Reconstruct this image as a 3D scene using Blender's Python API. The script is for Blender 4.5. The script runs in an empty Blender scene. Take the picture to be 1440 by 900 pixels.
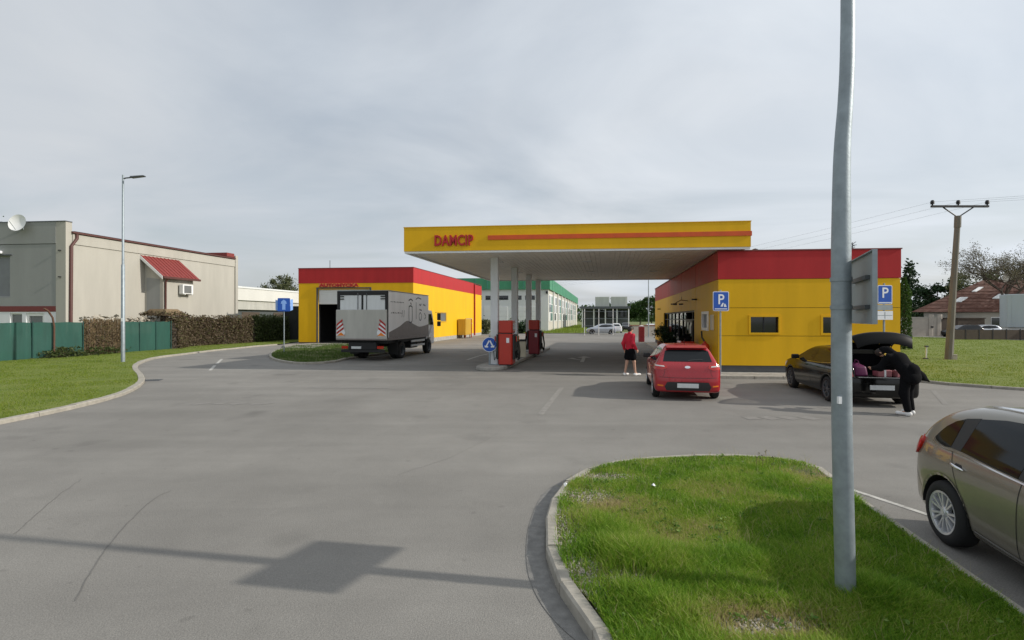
import bpy, bmesh, math, random
import numpy as np
from mathutils import Vector, Matrix
from mathutils.bvhtree import BVHTree

RAD = math.radians
sc = bpy.context.scene
COL = sc.collection
rnd = random.Random(11)
nr = np.random.default_rng(5)

# ------------------------------------------------------------------ camera
CAMH = 2.1
cd = bpy.data.cameras.new('camera'); cam = bpy.data.objects.new('camera', cd); COL.objects.link(cam)
cam.location = (0, 0, CAMH); cam.rotation_euler = (RAD(90), 0, 0)
cd.sensor_width = 36; cd.lens = 18.0; cd.shift_y = -2 / 1440
cd.clip_start = 0.05; cd.clip_end = 3000
sc.camera = cam

# ------------------------------------------------------------------ light
SUN_EL = 29.0
SD = Vector((0.985, -0.17, 0)).normalized()             # ground direction towards the sun
w = bpy.data.worlds.new('World'); sc.world = w; w.use_nodes = True
nt = w.node_tree; nt.nodes.clear()
N = nt.nodes.new; L = nt.links.new
out = N('ShaderNodeOutputWorld'); bg = N('ShaderNodeBackground'); bg.inputs['Strength'].default_value = 0.1
sky = N('ShaderNodeTexSky'); sky.sky_type = 'NISHITA'; sky.sun_disc = False
sky.sun_elevation = RAD(SUN_EL); sky.sun_rotation = math.atan2(SD.x, SD.y)
sky.air_density = 1.2; sky.dust_density = 2.5; sky.ozone_density = 1.2
tc = N('ShaderNodeTexCoord'); sp = N('ShaderNodeSeparateXYZ'); L(tc.outputs['Generated'], sp.inputs[0])
zz = N('ShaderNodeMath'); zz.operation = 'MAXIMUM'; L(sp.outputs['Z'], zz.inputs[0]); zz.inputs[1].default_value = 0.0
za = N('ShaderNodeMath'); za.operation = 'ADD'; L(zz.outputs[0], za.inputs[0]); za.inputs[1].default_value = 0.16
dx = N('ShaderNodeMath'); dx.operation = 'DIVIDE'; L(sp.outputs['X'], dx.inputs[0]); L(za.outputs[0], dx.inputs[1])
dy = N('ShaderNodeMath'); dy.operation = 'DIVIDE'; L(sp.outputs['Y'], dy.inputs[0]); L(za.outputs[0], dy.inputs[1])
cb = N('ShaderNodeCombineXYZ'); L(dx.outputs[0], cb.inputs[0]); L(dy.outputs[0], cb.inputs[1])
mp = N('ShaderNodeMapping'); L(cb.outputs[0], mp.inputs[0]); mp.inputs['Scale'].default_value = (0.5, 0.62, 1); mp.inputs['Rotation'].default_value = (0, 0, 0.35)
nz = N('ShaderNodeTexNoise'); L(mp.outputs[0], nz.inputs['Vector']); nz.inputs['Scale'].default_value = 1.5
nz.inputs['Detail'].default_value = 7; nz.inputs['Roughness'].default_value = 0.52; nz.inputs['Distortion'].default_value = 0.7
cr = N('ShaderNodeMapRange'); L(nz.outputs['Fac'], cr.inputs[0])
cr.inputs[1].default_value = 0.34; cr.inputs[2].default_value = 0.64; cr.inputs[3].default_value = 0.62; cr.inputs[4].default_value = 1.0
# second, broader noise gives the veil thicker and thinner grey
nz2 = N('ShaderNodeTexNoise'); L(mp.outputs[0], nz2.inputs['Vector']); nz2.inputs['Scale'].default_value = 1.1; nz2.inputs['Detail'].default_value = 8; nz2.inputs['Distortion'].default_value = .9
cv = N('ShaderNodeMix'); cv.data_type = 'RGBA'; cq = N('ShaderNodeMapRange'); cq.inputs[1].default_value = .25; cq.inputs[2].default_value = .80; L(nz2.outputs['Fac'], cq.inputs[0]); L(cq.outputs[0], cv.inputs[0])
cv.inputs[6].default_value = (5.95, 6.55, 7.25, 1); cv.inputs[7].default_value = (7.25, 7.5, 7.8, 1)
# thin cloud scatters forward: a little brighter towards the sun
dt = N('ShaderNodeVectorMath'); dt.operation = 'DOT_PRODUCT'; L(tc.outputs['Generated'], dt.inputs[0]); dt.inputs[1].default_value = (SD.x*.875, SD.y*.875, .485)
dm = N('ShaderNodeMapRange'); L(dt.outputs['Value'], dm.inputs[0]); dm.inputs[1].default_value = -.5; dm.inputs[2].default_value = 1.0; dm.inputs[3].default_value = .93; dm.inputs[4].default_value = 1.32
cs = N('ShaderNodeVectorMath'); cs.operation = 'SCALE'; L(cv.outputs[2], cs.inputs[0]); L(dm.outputs[0], cs.inputs['Scale'])
mx = N('ShaderNodeMix'); mx.data_type = 'RGBA'; L(cr.outputs[0], mx.inputs[0]); L(sky.outputs[0], mx.inputs[6]); L(cs.outputs[0], mx.inputs[7])
L(mx.outputs[2], bg.inputs['Color']); L(bg.outputs[0], out.inputs[0])

sl = bpy.data.lights.new('sun', 'SUN'); sl.energy = 3.7; sl.angle = RAD(0.8); sl.color = (1.0, 0.94, 0.85)
so = bpy.data.objects.new('sun', sl); COL.objects.link(so)
sv = Vector((SD.x * math.cos(RAD(SUN_EL)), SD.y * math.cos(RAD(SUN_EL)), math.sin(RAD(SUN_EL))))
so.rotation_euler = (-sv).to_track_quat('-Z', 'Y').to_euler(); so.location = (30, -10, 30)
vs = sc.view_settings; vs.view_transform = 'Standard'; vs.look = 'None'; vs.gamma = 1; vs.exposure = 0.0; vs.use_curve_mapping = False
sc.render.resolution_x = 1024; sc.render.resolution_y = 640

# ------------------------------------------------------------------ helpers
def G(px, py, z=0.0):
    Z = (CAMH - z) * 720 / (py - 448)
    return Vector(((px - 720) / 720 * Z, Z, z))
def HZ(py, Z):                       # height of a pixel row at depth Z
    return CAMH - (py - 448) * Z / 720
def XA(px, Z): return (px - 720) / 720 * Z

class MB:
    def __init__(s, T=None): s.v = []; s.f = []; s.T = T
    def _a(s, vs, fs):
        n = len(s.v)
        if s.T: vs = [s.T(*p) for p in vs]
        s.v += [tuple(p) for p in vs]; s.f += [tuple(i + n for i in f) for f in fs]
        return s
    def box(s, x0, x1, y0, y1, z0, z1):
        return s._a([(x0,y0,z0),(x1,y0,z0),(x1,y1,z0),(x0,y1,z0),(x0,y0,z1),(x1,y0,z1),(x1,y1,z1),(x0,y1,z1)],
                    [(0,3,2,1),(4,5,6,7),(0,1,5,4),(1,2,6,5),(2,3,7,6),(3,0,4,7)])
    def hexa(s, p):                  # eight points: bottom four, top four
        return s._a(p, [(0,3,2,1),(4,5,6,7),(0,1,5,4),(1,2,6,5),(2,3,7,6),(3,0,4,7)])
    def prism(s, poly, z0, z1, ax='z'):
        n = len(poly)
        def P(u, v, t): return (u, v, t) if ax == 'z' else ((u, t, v) if ax == 'y' else (t, u, v))
        vs = [P(u, v, z0) for u, v in poly] + [P(u, v, z1) for u, v in poly]
        fs = [tuple(range(n))[::-1], tuple(range(n, 2*n))] + [(i, (i+1) % n, n + (i+1) % n, n + i) for i in range(n)]
        return s._a(vs, fs)
    def tube(s, pts, rad, n=8, caps=True):
        pts = [Vector(p) for p in pts]
        if not hasattr(rad, '__len__'): rad = [rad] * len(pts)
        vs = []; up = None
        for i, p in enumerate(pts):
            d = (pts[min(i+1, len(pts)-1)] - pts[max(i-1, 0)]).normalized()
            if up is None: up = Vector((0, 0, 1)) if abs(d.z) < .9 else Vector((1, 0, 0))
            a = d.cross(up).normalized(); b = a.cross(d).normalized(); up = b
            for k in range(n):
                t = 2 * math.pi * k / n
                vs.append(p + (a * math.cos(t) + b * math.sin(t)) * rad[i])
        fs = [(i*n+k, i*n+(k+1) % n, (i+1)*n+(k+1) % n, (i+1)*n+k) for i in range(len(pts)-1) for k in range(n)]
        if caps: fs += [tuple(range(n))[::-1], tuple(range((len(pts)-1)*n, len(pts)*n))]
        return s._a(vs, fs)
    def lathe(s, prof, n=24, M=None):   # prof (r, z); M maps local to place
        vs = []
        for r, z in prof:
            for k in range(n):
                t = 2 * math.pi * k / n
                p = Vector((r*math.cos(t), r*math.sin(t), z))
                vs.append(M @ p if M else p)
        fs = [(i*n+k, i*n+(k+1) % n, (i+1)*n+(k+1) % n, (i+1)*n+k) for i in range(len(prof)-1) for k in range(n)]
        if prof[0][0] > 1e-4: fs.append(tuple(range(n))[::-1])
        if prof[-1][0] > 1e-4: fs.append(tuple(range((len(prof)-1)*n, len(prof)*n)))
        return s._a(vs, fs)
    def strip(s, A, B):                 # quads between two polylines
        n = len(A)
        return s._a(list(A) + list(B), [(i, i+1, n+i+1, n+i) for i in range(n-1)])

def _wloc(o):
    v = Vector((0, 0, 0))
    while o is not None: v += o.location; o = o.parent
    return v
def tag(o, label=None, cat=None, group=None, kind=None):
    if label: o['label'] = label
    if cat: o['category'] = cat
    if group: o['group'] = group
    if kind: o['kind'] = kind
    return o
def empty(name, loc=(0, 0, 0), rz=0.0, label=None, cat=None, group=None, kind=None):
    o = bpy.data.objects.new(name, None); COL.objects.link(o); o.location = loc; o.rotation_euler = (0, 0, rz)
    o.empty_display_size = .2
    return tag(o, label, cat, group, kind)
def finish(me, smooth, bevel, segs=1):
    if bevel:
        bm = bmesh.new(); bm.from_mesh(me)
        es = [e for e in bm.edges if len(e.link_faces) == 2 and e.calc_face_angle(0) > 0.5]
        bmesh.ops.bevel(bm, geom=es, offset=bevel, segments=segs, profile=.6, affect='EDGES', clamp_overlap=True)
        bm.to_mesh(me); bm.free()
    if smooth is not None:
        me.polygons.foreach_set('use_smooth', [True] * len(me.polygons))
        if smooth < 170: me.set_sharp_from_angle(angle=RAD(smooth))
    me.update()
def ob(name, mb, mat, parent=None, smooth=None, bevel=0, local=False, segs=1, **kw):
    """link the collected shape as one mesh object; world coordinates unless local"""
    if isinstance(mb, list): return [ob(name, m, mat, parent, smooth, bevel, local, segs, **kw) for m in mb][-1]
    vs = mb.v
    loc = Vector((0, 0, 0))
    if not local:
        if parent is not None: loc = _wloc(parent)
        else:
            a = np.array(vs); loc = Vector(((a[:,0].min()+a[:,0].max())/2, (a[:,1].min()+a[:,1].max())/2, a[:,2].min()))
        vs = [(p[0]-loc.x, p[1]-loc.y, p[2]-loc.z) for p in vs]
    me = bpy.data.meshes.new(name); me.from_pydata(vs, [], mb.f)
    me.materials.append(MT[mat] if isinstance(mat, str) else mat)
    finish(me, smooth, bevel, segs)
    o = bpy.data.objects.new(name, me); COL.objects.link(o)
    if parent is not None: o.parent = parent
    elif not local: o.location = loc
    return tag(o, **kw)
def npob(name, V, F, mat, parent=None, smooth=False, attrs=None, local=True, **kw):
    V = np.asarray(V, np.float64)
    loc = Vector((0, 0, 0))
    if not local:
        if parent is not None: loc = _wloc(parent)
        else: loc = Vector(((V[:,0].min()+V[:,0].max())/2, (V[:,1].min()+V[:,1].max())/2, V[:,2].min()))
        V = V - np.array(loc)
    me = bpy.data.meshes.new(name)
    F = np.asarray(F, np.int32); k = F.shape[1]; m = len(F)
    me.vertices.add(len(V)); me.vertices.foreach_set('co', V.astype(np.float32).ravel())
    me.loops.add(m*k); me.loops.foreach_set('vertex_index', F.ravel())
    me.polygons.add(m); me.polygons.foreach_set('loop_start', np.arange(0, m*k, k, dtype=np.int32))
    me.polygons.foreach_set('loop_total', np.full(m, k, np.int32))
    me.update(calc_edges=True)
    if smooth: me.polygons.foreach_set('use_smooth', np.ones(m, bool))
    for an, av in (attrs or {}).items():
        at = me.attributes.new(an, 'FLOAT', 'POINT'); at.data.foreach_set('value', np.asarray(av, np.float32))
    me.materials.append(MT[mat] if isinstance(mat, str) else mat)
    me.validate(); me.update()
    o = bpy.data.objects.new(name, me); COL.objects.link(o)
    if parent is not None: o.parent = parent
    elif not local: o.location = loc
    return tag(o, **kw)

class Fr:                               # plan frame: a along the front, b into the depth
    def __init__(s, o, tr=6.0, td=10.4):
        s.o = Vector((o[0], o[1], 0)); s.r = Vector((math.cos(RAD(tr)), -math.sin(RAD(tr)), 0)); s.d = Vector((math.sin(RAD(td)), math.cos(RAD(td)), 0))
    def __call__(s, a, b, z):
        p = s.o + s.r * a + s.d * b
        return (p.x, p.y, z)
    def sb(s, px, a=0.0):               # b on the line a=const seen at column px
        q = (px - 720) / 720; p = s.o + s.r * a
        return (p.y * q - p.x) / (s.d.x - s.d.y * q)
    def sa(s, px, b=0.0):
        q = (px - 720) / 720; p = s.o + s.d * b
        return (p.y * q - p.x) / (s.r.x - s.r.y * q)

def panelled(mb, a0, a1, z0, z1, b0, b1, holes=(), ax='a'):
    """wall slab with rectangular openings; ax 'a': runs along a at b0..b1, ax 'b': runs along b at a=b0..b1"""
    xs = sorted({a0, a1, *[min(max(h[0], a0), a1) for h in holes], *[min(max(h[1], a0), a1) for h in holes]})
    zs = sorted({z0, z1, *[min(max(h[2], z0), z1) for h in holes], *[min(max(h[3], z0), z1) for h in holes]})
    for i in range(len(xs)-1):
        for j in range(len(zs)-1):
            cx = (xs[i]+xs[i+1])/2; cz = (zs[j]+zs[j+1])/2
            if xs[i+1]-xs[i] < 1e-6 or zs[j+1]-zs[j] < 1e-6: continue
            if any(h[0] < cx < h[1] and h[2] < cz < h[3] for h in holes): continue
            if ax == 'a': mb.box(xs[i], xs[i+1], b0, b1, zs[j], zs[j+1])
            else: mb.box(b0, b1, xs[i], xs[i+1], zs[j], zs[j+1])
    return mb

def catmull(pts, n=8, closed=True):
    P = [np.array(p, float) for p in pts]; m = len(P); outp = []
    rng_ = range(m if closed else m-1)
    for i in rng_:
        if closed: a, b, c, d = P[(i-1) % m], P[i], P[(i+1) % m], P[(i+2) % m]
        else: a, b, c, d = P[max(i-1, 0)], P[i], P[i+1], P[min(i+2, m-1)]
        for k in range(n):
            t = k / n
            outp.append(.5*((2*b) + (-a+c)*t + (2*a-5*b+4*c-d)*t*t + (-a+3*b-3*c+d)*t**3))
    if not closed: outp.append(P[-1])
    return np.array(outp)

def text_mb(txt, size, depth, T, bold=0.0, sx=1.0, align='LEFT', space=1.0):
    cu = bpy.data.curves.new('lettering', 'FONT'); cu.body = txt; cu.size = size; cu.extrude = depth/2; cu.offset = bold
    cu.align_x = align; cu.resolution_u = 3; cu.space_character = space
    o = bpy.data.objects.new('lettering', cu); COL.objects.link(o)
    dg = bpy.context.evaluated_depsgraph_get(); me = o.evaluated_get(dg).to_mesh()
    mb = MB(); vs = [T(v.co.x*sx, v.co.y, v.co.z) for v in me.vertices]
    mb._a(vs, [tuple(p.vertices) for p in me.polygons])
    o.evaluated_get(dg).to_mesh_clear()
    bpy.data.objects.remove(o); bpy.data.curves.remove(cu)
    return mb

# ------------------------------------------------------------------ materials
MT = {}
def mat(name, col, rough=.6, metal=0.0, var=.10, scale=3.0, bump=0.0, bscale=80.0, coat=0.0, spec=.5, stain=0.0, streak=False):
    m = bpy.data.materials.new(name); m.use_nodes = True; t = m.node_tree; p = t.nodes['Principled BSDF']
    p.inputs['Roughness'].default_value = rough; p.inputs['Metallic'].default_value = metal
    p.inputs['Coat Weight'].default_value = coat; p.inputs['Coat Roughness'].default_value = .04; p.inputs['Specular IOR Level'].default_value = spec
    if var > 0 or stain > 0:
        tc = t.nodes.new('ShaderNodeTexCoord'); n = t.nodes.new('ShaderNodeTexNoise'); n.inputs['Scale'].default_value = scale
        n.inputs['Detail'].default_value = 6; n.inputs['Roughness'].default_value = .6
        if streak:
            mpn = t.nodes.new('ShaderNodeMapping'); mpn.inputs['Scale'].default_value = (1, 1, .18)
            t.links.new(tc.outputs['Object'], mpn.inputs[0]); t.links.new(mpn.outputs[0], n.inputs['Vector'])
        else: t.links.new(tc.outputs['Object'], n.inputs['Vector'])
        mr = t.nodes.new('ShaderNodeMapRange'); mr.inputs[1].default_value = .3; mr.inputs[2].default_value = .7
        t.links.new(n.outputs['Fac'], mr.inputs[0])
        mxn = t.nodes.new('ShaderNodeMix'); mxn.data_type = 'RGBA'; t.links.new(mr.outputs[0], mxn.inputs[0])
        mxn.inputs[6].default_value = (*[c*(1-var-stain) for c in col], 1); mxn.inputs[7].default_value = (*[min(1, c*(1+var)) for c in col], 1)
        t.links.new(mxn.outputs[2], p.inputs['Base Color'])
        rr = t.nodes.new('ShaderNodeMapRange'); rr.inputs[3].default_value = max(.02, rough-.06); rr.inputs[4].default_value = min(1, rough+.06)
        t.links.new(n.outputs['Fac'], rr.inputs[0]); t.links.new(rr.outputs[0], p.inputs['Roughness'])
    else: p.inputs['Base Color'].default_value = (*col, 1)
    if bump > 0:
        tc2 = t.nodes.new('ShaderNodeTexCoord'); n2 = t.nodes.new('ShaderNodeTexNoise'); n2.inputs['Scale'].default_value = bscale; n2.inputs['Detail'].default_value = 4
        t.links.new(tc2.outputs['Object'], n2.inputs['Vector'])
        b = t.nodes.new('ShaderNodeBump'); b.inputs['Strength'].default_value = bump; b.inputs['Distance'].default_value = .01
        t.links.new(n2.outputs['Fac'], b.inputs['Height']); t.links.new(b.outputs[0], p.inputs['Normal'])
    MT[name] = m
    return m

mat('yellow', (.74, .425, .012), .5, var=.07, scale=1.6, streak=True, spec=.18)
mat('red_band', (.42, .028, .030), .5, var=.10, scale=1.8, streak=True, spec=.2)
mat('red_letter', (.42, .010, .012), .4)
mat('orange_stripe', (.62, .085, .008), .45)
mat('plinth', (.075, .078, .08), .8, var=.15, bump=.3)
mat('core_dark', (.03, .03, .03), .9, var=0)
mat('soffit', (.84, .80, .71), .5, var=.08, scale=2)
mat('white_steel', (.70, .72, .73), .45, var=.06, scale=4, streak=True)
mat('white_trim', (.72, .73, .72), .5, var=.06)
mat('concrete', (.36, .345, .31), .9, var=.18, scale=5, bump=.4, bscale=120, stain=.08)
mat('kerbstone', (.35, .325, .275), .9, var=.16, scale=7, bump=.5, bscale=150, stain=.06)
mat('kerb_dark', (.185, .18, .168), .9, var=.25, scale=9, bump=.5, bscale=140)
mat('galv', (.29, .335, .36), .5, metal=.45, var=.16, scale=9, bump=.12, bscale=60)
mat('galv_dark', (.10, .11, .12), .5, metal=.4, var=.15, scale=8)
mat('sign_back', (.30, .335, .345), .5, metal=.3, var=.10, scale=4, streak=True)
mat('sign_blue', (.012, .085, .42), .35, var=.05)
mat('sign_pale', (.22, .40, .80), .4, var=.05)
mat('sign_white', (.78, .80, .82), .4, var=.04)
mat('render_white', (.42, .402, .352), .9, var=.09, scale=1.0, bump=.2, bscale=200, streak=True)
mat('render_grey', (.29, .295, .285), .9, var=.08, scale=1.0, bump=.2, bscale=200, streak=True)
mat('render_pale', (.74, .75, .77), .85, var=.05, scale=1.5)
mat('brown_red', (.17, .030, .026), .55, var=.12, scale=4)
mat('tile_red', (.21, .034, .028), .6, var=.15, scale=6)
mat('gutter_brown', (.095, .034, .028), .5, var=.1)
mat('glass_dark', (.014, .016, .018), .06, var=0, spec=.7)
mat('glass_grey', (.16, .17, .175), .15, var=.1, scale=2, spec=.6)
mat('glass_car', (.012, .014, .016), .05, var=0, spec=.28)
mat('pvc_white', (.78, .78, .77), .35, var=.03)
mat('green_mesh0', (.020, .088, .068), .75, var=.16, scale=3, bump=.3, bscale=300, streak=True)
mat('post_green', (.012, .06, .05), .5)
mat('rust', (.11, .055, .035), .85, var=.25, scale=12, bump=.4)
mat('reed', (.17, .12, .065), .9, var=.25, scale=8)
mat('stone', (.40, .365, .30), .95, var=.25, scale=6, bump=.5)
mat('hall_white', (.66, .67, .66), .6, var=.06, scale=.8, streak=True)
mat('hall_beige', (.50, .47, .41), .8, var=.10, scale=.7, streak=True)
mat('hall_green', (.045, .24, .12), .5, var=.08)
mat('teal', (.05, .22, .18), .4)
mat('pump_red', (.46, .030, .016), .35, var=.06, coat=.2)
mat('pump_maroon', (.22, .02, .03), .4, var=.08)
mat('black_plastic', (.018, .018, .019), .5, var=.1)
mat('rubber', (.014, .014, .014), .85, var=.12, scale=30, bump=.2, bscale=150)
mat('alloy', (.60, .61, .63), .28, metal=.5, var=.06)
mat('chrome', (.75, .75, .76), .12, metal=1.0, var=0)
mat('plate', (.62, .64, .64), .4, var=.1, scale=8)
mat('lamp_red', (.50, .012, .008), .12, var=.1, scale=14, coat=.6)
mat('lamp_clear', (.75, .72, .70), .12, var=.1, coat=.6)
mat('lamp_orange', (.75, .20, .02), .2, var=.05)
mat('paint_taupe', (.27, .245, .20), .32, metal=.5, var=.05, scale=2, coat=.85)
mat('paint_red', (.36, .008, .016), .28, metal=.1, var=.04, scale=2, coat=.6)
mat('paint_black', (.005, .005, .005), .12, var=0, spec=.45)
mat('hatch_black', (.005, .005, .005), .4, var=0, spec=.12)
mat('paint_silver', (.40, .43, .47), .3, metal=.5, var=.04, coat=.8)
mat('paint_white', (.72, .73, .73), .3, var=.04, coat=.6)
mat('truck_grey', (.88, .87, .87), .42, metal=.05, var=.07, scale=2, streak=True)
mat('lift_grey', (.47, .46, .42), .6, metal=.1, var=.10, scale=2.5, streak=True)
mat('truck_wave', (.21, .18, .17), .5, var=.12)
mat('ink', (.035, .037, .05), .5, var=.1)
mat('ink_pale', (.15, .155, .18), .5, var=.1)
mat('chassis', (.016, .016, .017), .7, var=.2, scale=6)
mat('steel_rail', (.45, .46, .47), .4, metal=.7)
mat('red_stripe', (.42, .02, .015), .4); mat('orange_film', (.80, .22, .02), .4)
mat('skin', (.50, .29, .20), .55, var=.06, scale=12)
mat('hair', (.020, .014, .010), .6, var=.2, scale=40)
mat('jacket_red', (.55, .012, .035), .8, var=.12, scale=9)
mat('cloth_black', (.006, .006, .007), .95, var=.2, scale=10, spec=.1)
mat('wash_board', (.62, .24, .06), .6, var=.2, scale=8)
mat('shoe_white', (.72, .71, .69), .6)
mat('patch_yellow', (.62, .40, .05), .7, var=.3, scale=30)
mat('purple', (.12, .010, .07), .55, var=.1); mat('pink', (.30, .10, .11), .6, var=.15, scale=8)
mat('wood_pole', (.165, .152, .132), .9, var=.18, scale=5, streak=True, bump=.4, bscale=60)
mat('black_metal', (.02, .02, .022), .5, metal=.3)
mat('bark', (.085, .065, .05), .95, var=.25, scale=8, bump=.6, bscale=40)
mat('roof_brown', (.115, .047, .032), .8, var=.15, scale=2.5, bump=.4, bscale=30)
mat('wall_beige', (.40, .36, .31), .9, var=.10, scale=1)
mat('wall_brown', (.075, .055, .04), .8, var=.15)
mat('shed_dark', (.075, .085, .088), .7, var=.15, scale=1, streak=True)
mat('shed_pale', (.50, .52, .48), .6, var=.10, scale=1, streak=True)
mat('cream', (.60, .55, .42), .8, var=.08)
mat('stair_terracotta', (.36, .13, .04), .6, var=.3, scale=25)
mat('terracotta', (.30, .12, .07), .8)
mat('trailer_grey', (.42, .47, .50), .5, var=.06, scale=1, streak=True)
mat('yellow_box', (.50, .29, .02), .5, var=.12, scale=4, streak=True)
mat('crack', (.14, .135, .125), .9, var=.2)
mat('litter', (.75, .76, .76), .6)
mat('far_wall', (.62, .61, .57), .8, var=.06, scale=.5, streak=True)
mat('tarp_black', (.018, .019, .018), .8, var=.3, scale=4)

def glass_pane():
    m = bpy.data.materials.new('shop_glass'); m.use_nodes = True; t = m.node_tree; t.nodes.clear()
    o = t.nodes.new('ShaderNodeOutputMaterial'); a = t.nodes.new('ShaderNodeBsdfTransparent'); a.inputs[0].default_value = (.62, .66, .66, 1)
    g = t.nodes.new('ShaderNodeBsdfGlossy'); g.inputs['Roughness'].default_value = .02
    f = t.nodes.new('ShaderNodeFresnel'); f.inputs[0].default_value = 1.9
    x = t.nodes.new('ShaderNodeMixShader'); t.links.new(f.outputs[0], x.inputs[0]); t.links.new(a.outputs[0], x.inputs[1]); t.links.new(g.outputs[0], x.inputs[2]); t.links.new(x.outputs[0], o.inputs[0])
    MT['shop_glass'] = m
glass_pane()
tg = MT['shop_glass'].copy(); tg.name = 'tint_glass'; MT['tint_glass'] = tg
[n for n in tg.node_tree.nodes if n.type == 'BSDF_TRANSPARENT'][0].inputs[0].default_value = (.35, .36, .34, 1)

def net_mat():
    m = MT['green_mesh0'].copy(); m.name = 'green_mesh'; t = m.node_tree; o = [n for n in t.nodes if n.type == 'OUTPUT_MATERIAL'][0]; p = t.nodes['Principled BSDF']
    a = t.nodes.new('ShaderNodeBsdfTransparent'); x = t.nodes.new('ShaderNodeMixShader'); x.inputs[0].default_value = .16
    t.links.new(p.outputs[0], x.inputs[1]); t.links.new(a.outputs[0], x.inputs[2]); t.links.new(x.outputs[0], o.inputs[0]); MT['green_mesh'] = m
net_mat()

def leafmat(name, cols, trans=.35, rough=.6):
    """foliage coloured by a per-leaf random attribute"""
    m = bpy.data.materials.new(name); m.use_nodes = True; t = m.node_tree; t.nodes.clear()
    o = t.nodes.new('ShaderNodeOutputMaterial'); at = t.nodes.new('ShaderNodeAttribute'); at.attribute_name = 'rnd'
    r = t.nodes.new('ShaderNodeValToRGB'); t.links.new(at.outputs['Fac'], r.inputs[0])
    e = r.color_ramp.elements
    while len(e) < len(cols): e.new(.5)
    for i, c in enumerate(cols): e[i].position = i / (len(cols)-1); e[i].color = (*c, 1)
    p = t.nodes.new('ShaderNodeBsdfPrincipled'); p.inputs['Roughness'].default_value = rough; p.inputs['Specular IOR Level'].default_value = .25
    tr = t.nodes.new('ShaderNodeBsdfTranslucent'); mxs = t.nodes.new('ShaderNodeMixShader'); mxs.inputs[0].default_value = trans
    t.links.new(r.outputs[0], p.inputs['Base Color']); t.links.new(r.outputs[0], tr.inputs[0])
    t.links.new(p.outputs[0], mxs.inputs[1]); t.links.new(tr.outputs[0], mxs.inputs[2]); t.links.new(mxs.outputs[0], o.inputs[0])
    MT[name] = m
leafmat('grass_blade', [(.085, .19, .012), (.15, .30, .020), (.245, .38, .035), (.36, .40, .085), (.44, .36, .19)], .4)
leafmat('lawn_blade', [(.115, .175, .016), (.165, .235, .022), (.225, .275, .038), (.30, .29, .085)], .4)
leafmat('weed_leaf', [(.08, .17, .025), (.13, .23, .04), (.19, .28, .06)], .3)
leafmat('dry_blade', [(.30, .27, .12), (.42, .36, .19), (.26, .30, .09)], .4)
leafmat('shaded_grass', [(.04, .085, .010), (.07, .13, .018), (.11, .17, .03), (.16, .18, .06)], .35)  # darker greens put the lorry's shade into the small island grass
leafmat('leaf_green', [(.022, .055, .010), (.04, .085, .016), (.065, .115, .025)], .3)
leafmat('leaf_olive', [(.06, .075, .03), (.10, .115, .05), (.15, .15, .075)], .3)
leafmat('leaf_dark', [(.010, .028, .010), (.018, .045, .015), (.03, .06, .022)], .2)
leafmat('leaf_thuja', [(.03, .075, .012), (.05, .105, .018), (.075, .13, .03)], .2)
leafmat('hedge_leaf', [(.075, .050, .032), (.13, .095, .060), (.17, .13, .085), (.10, .11, .035)], .3)
leafmat('hedge_green', [(.035, .05, .015), (.06, .085, .025), (.10, .12, .04)], .3)
leafmat('bud_leaf', [(.10, .085, .06), (.15, .135, .09), (.17, .17, .10)], .35)

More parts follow.
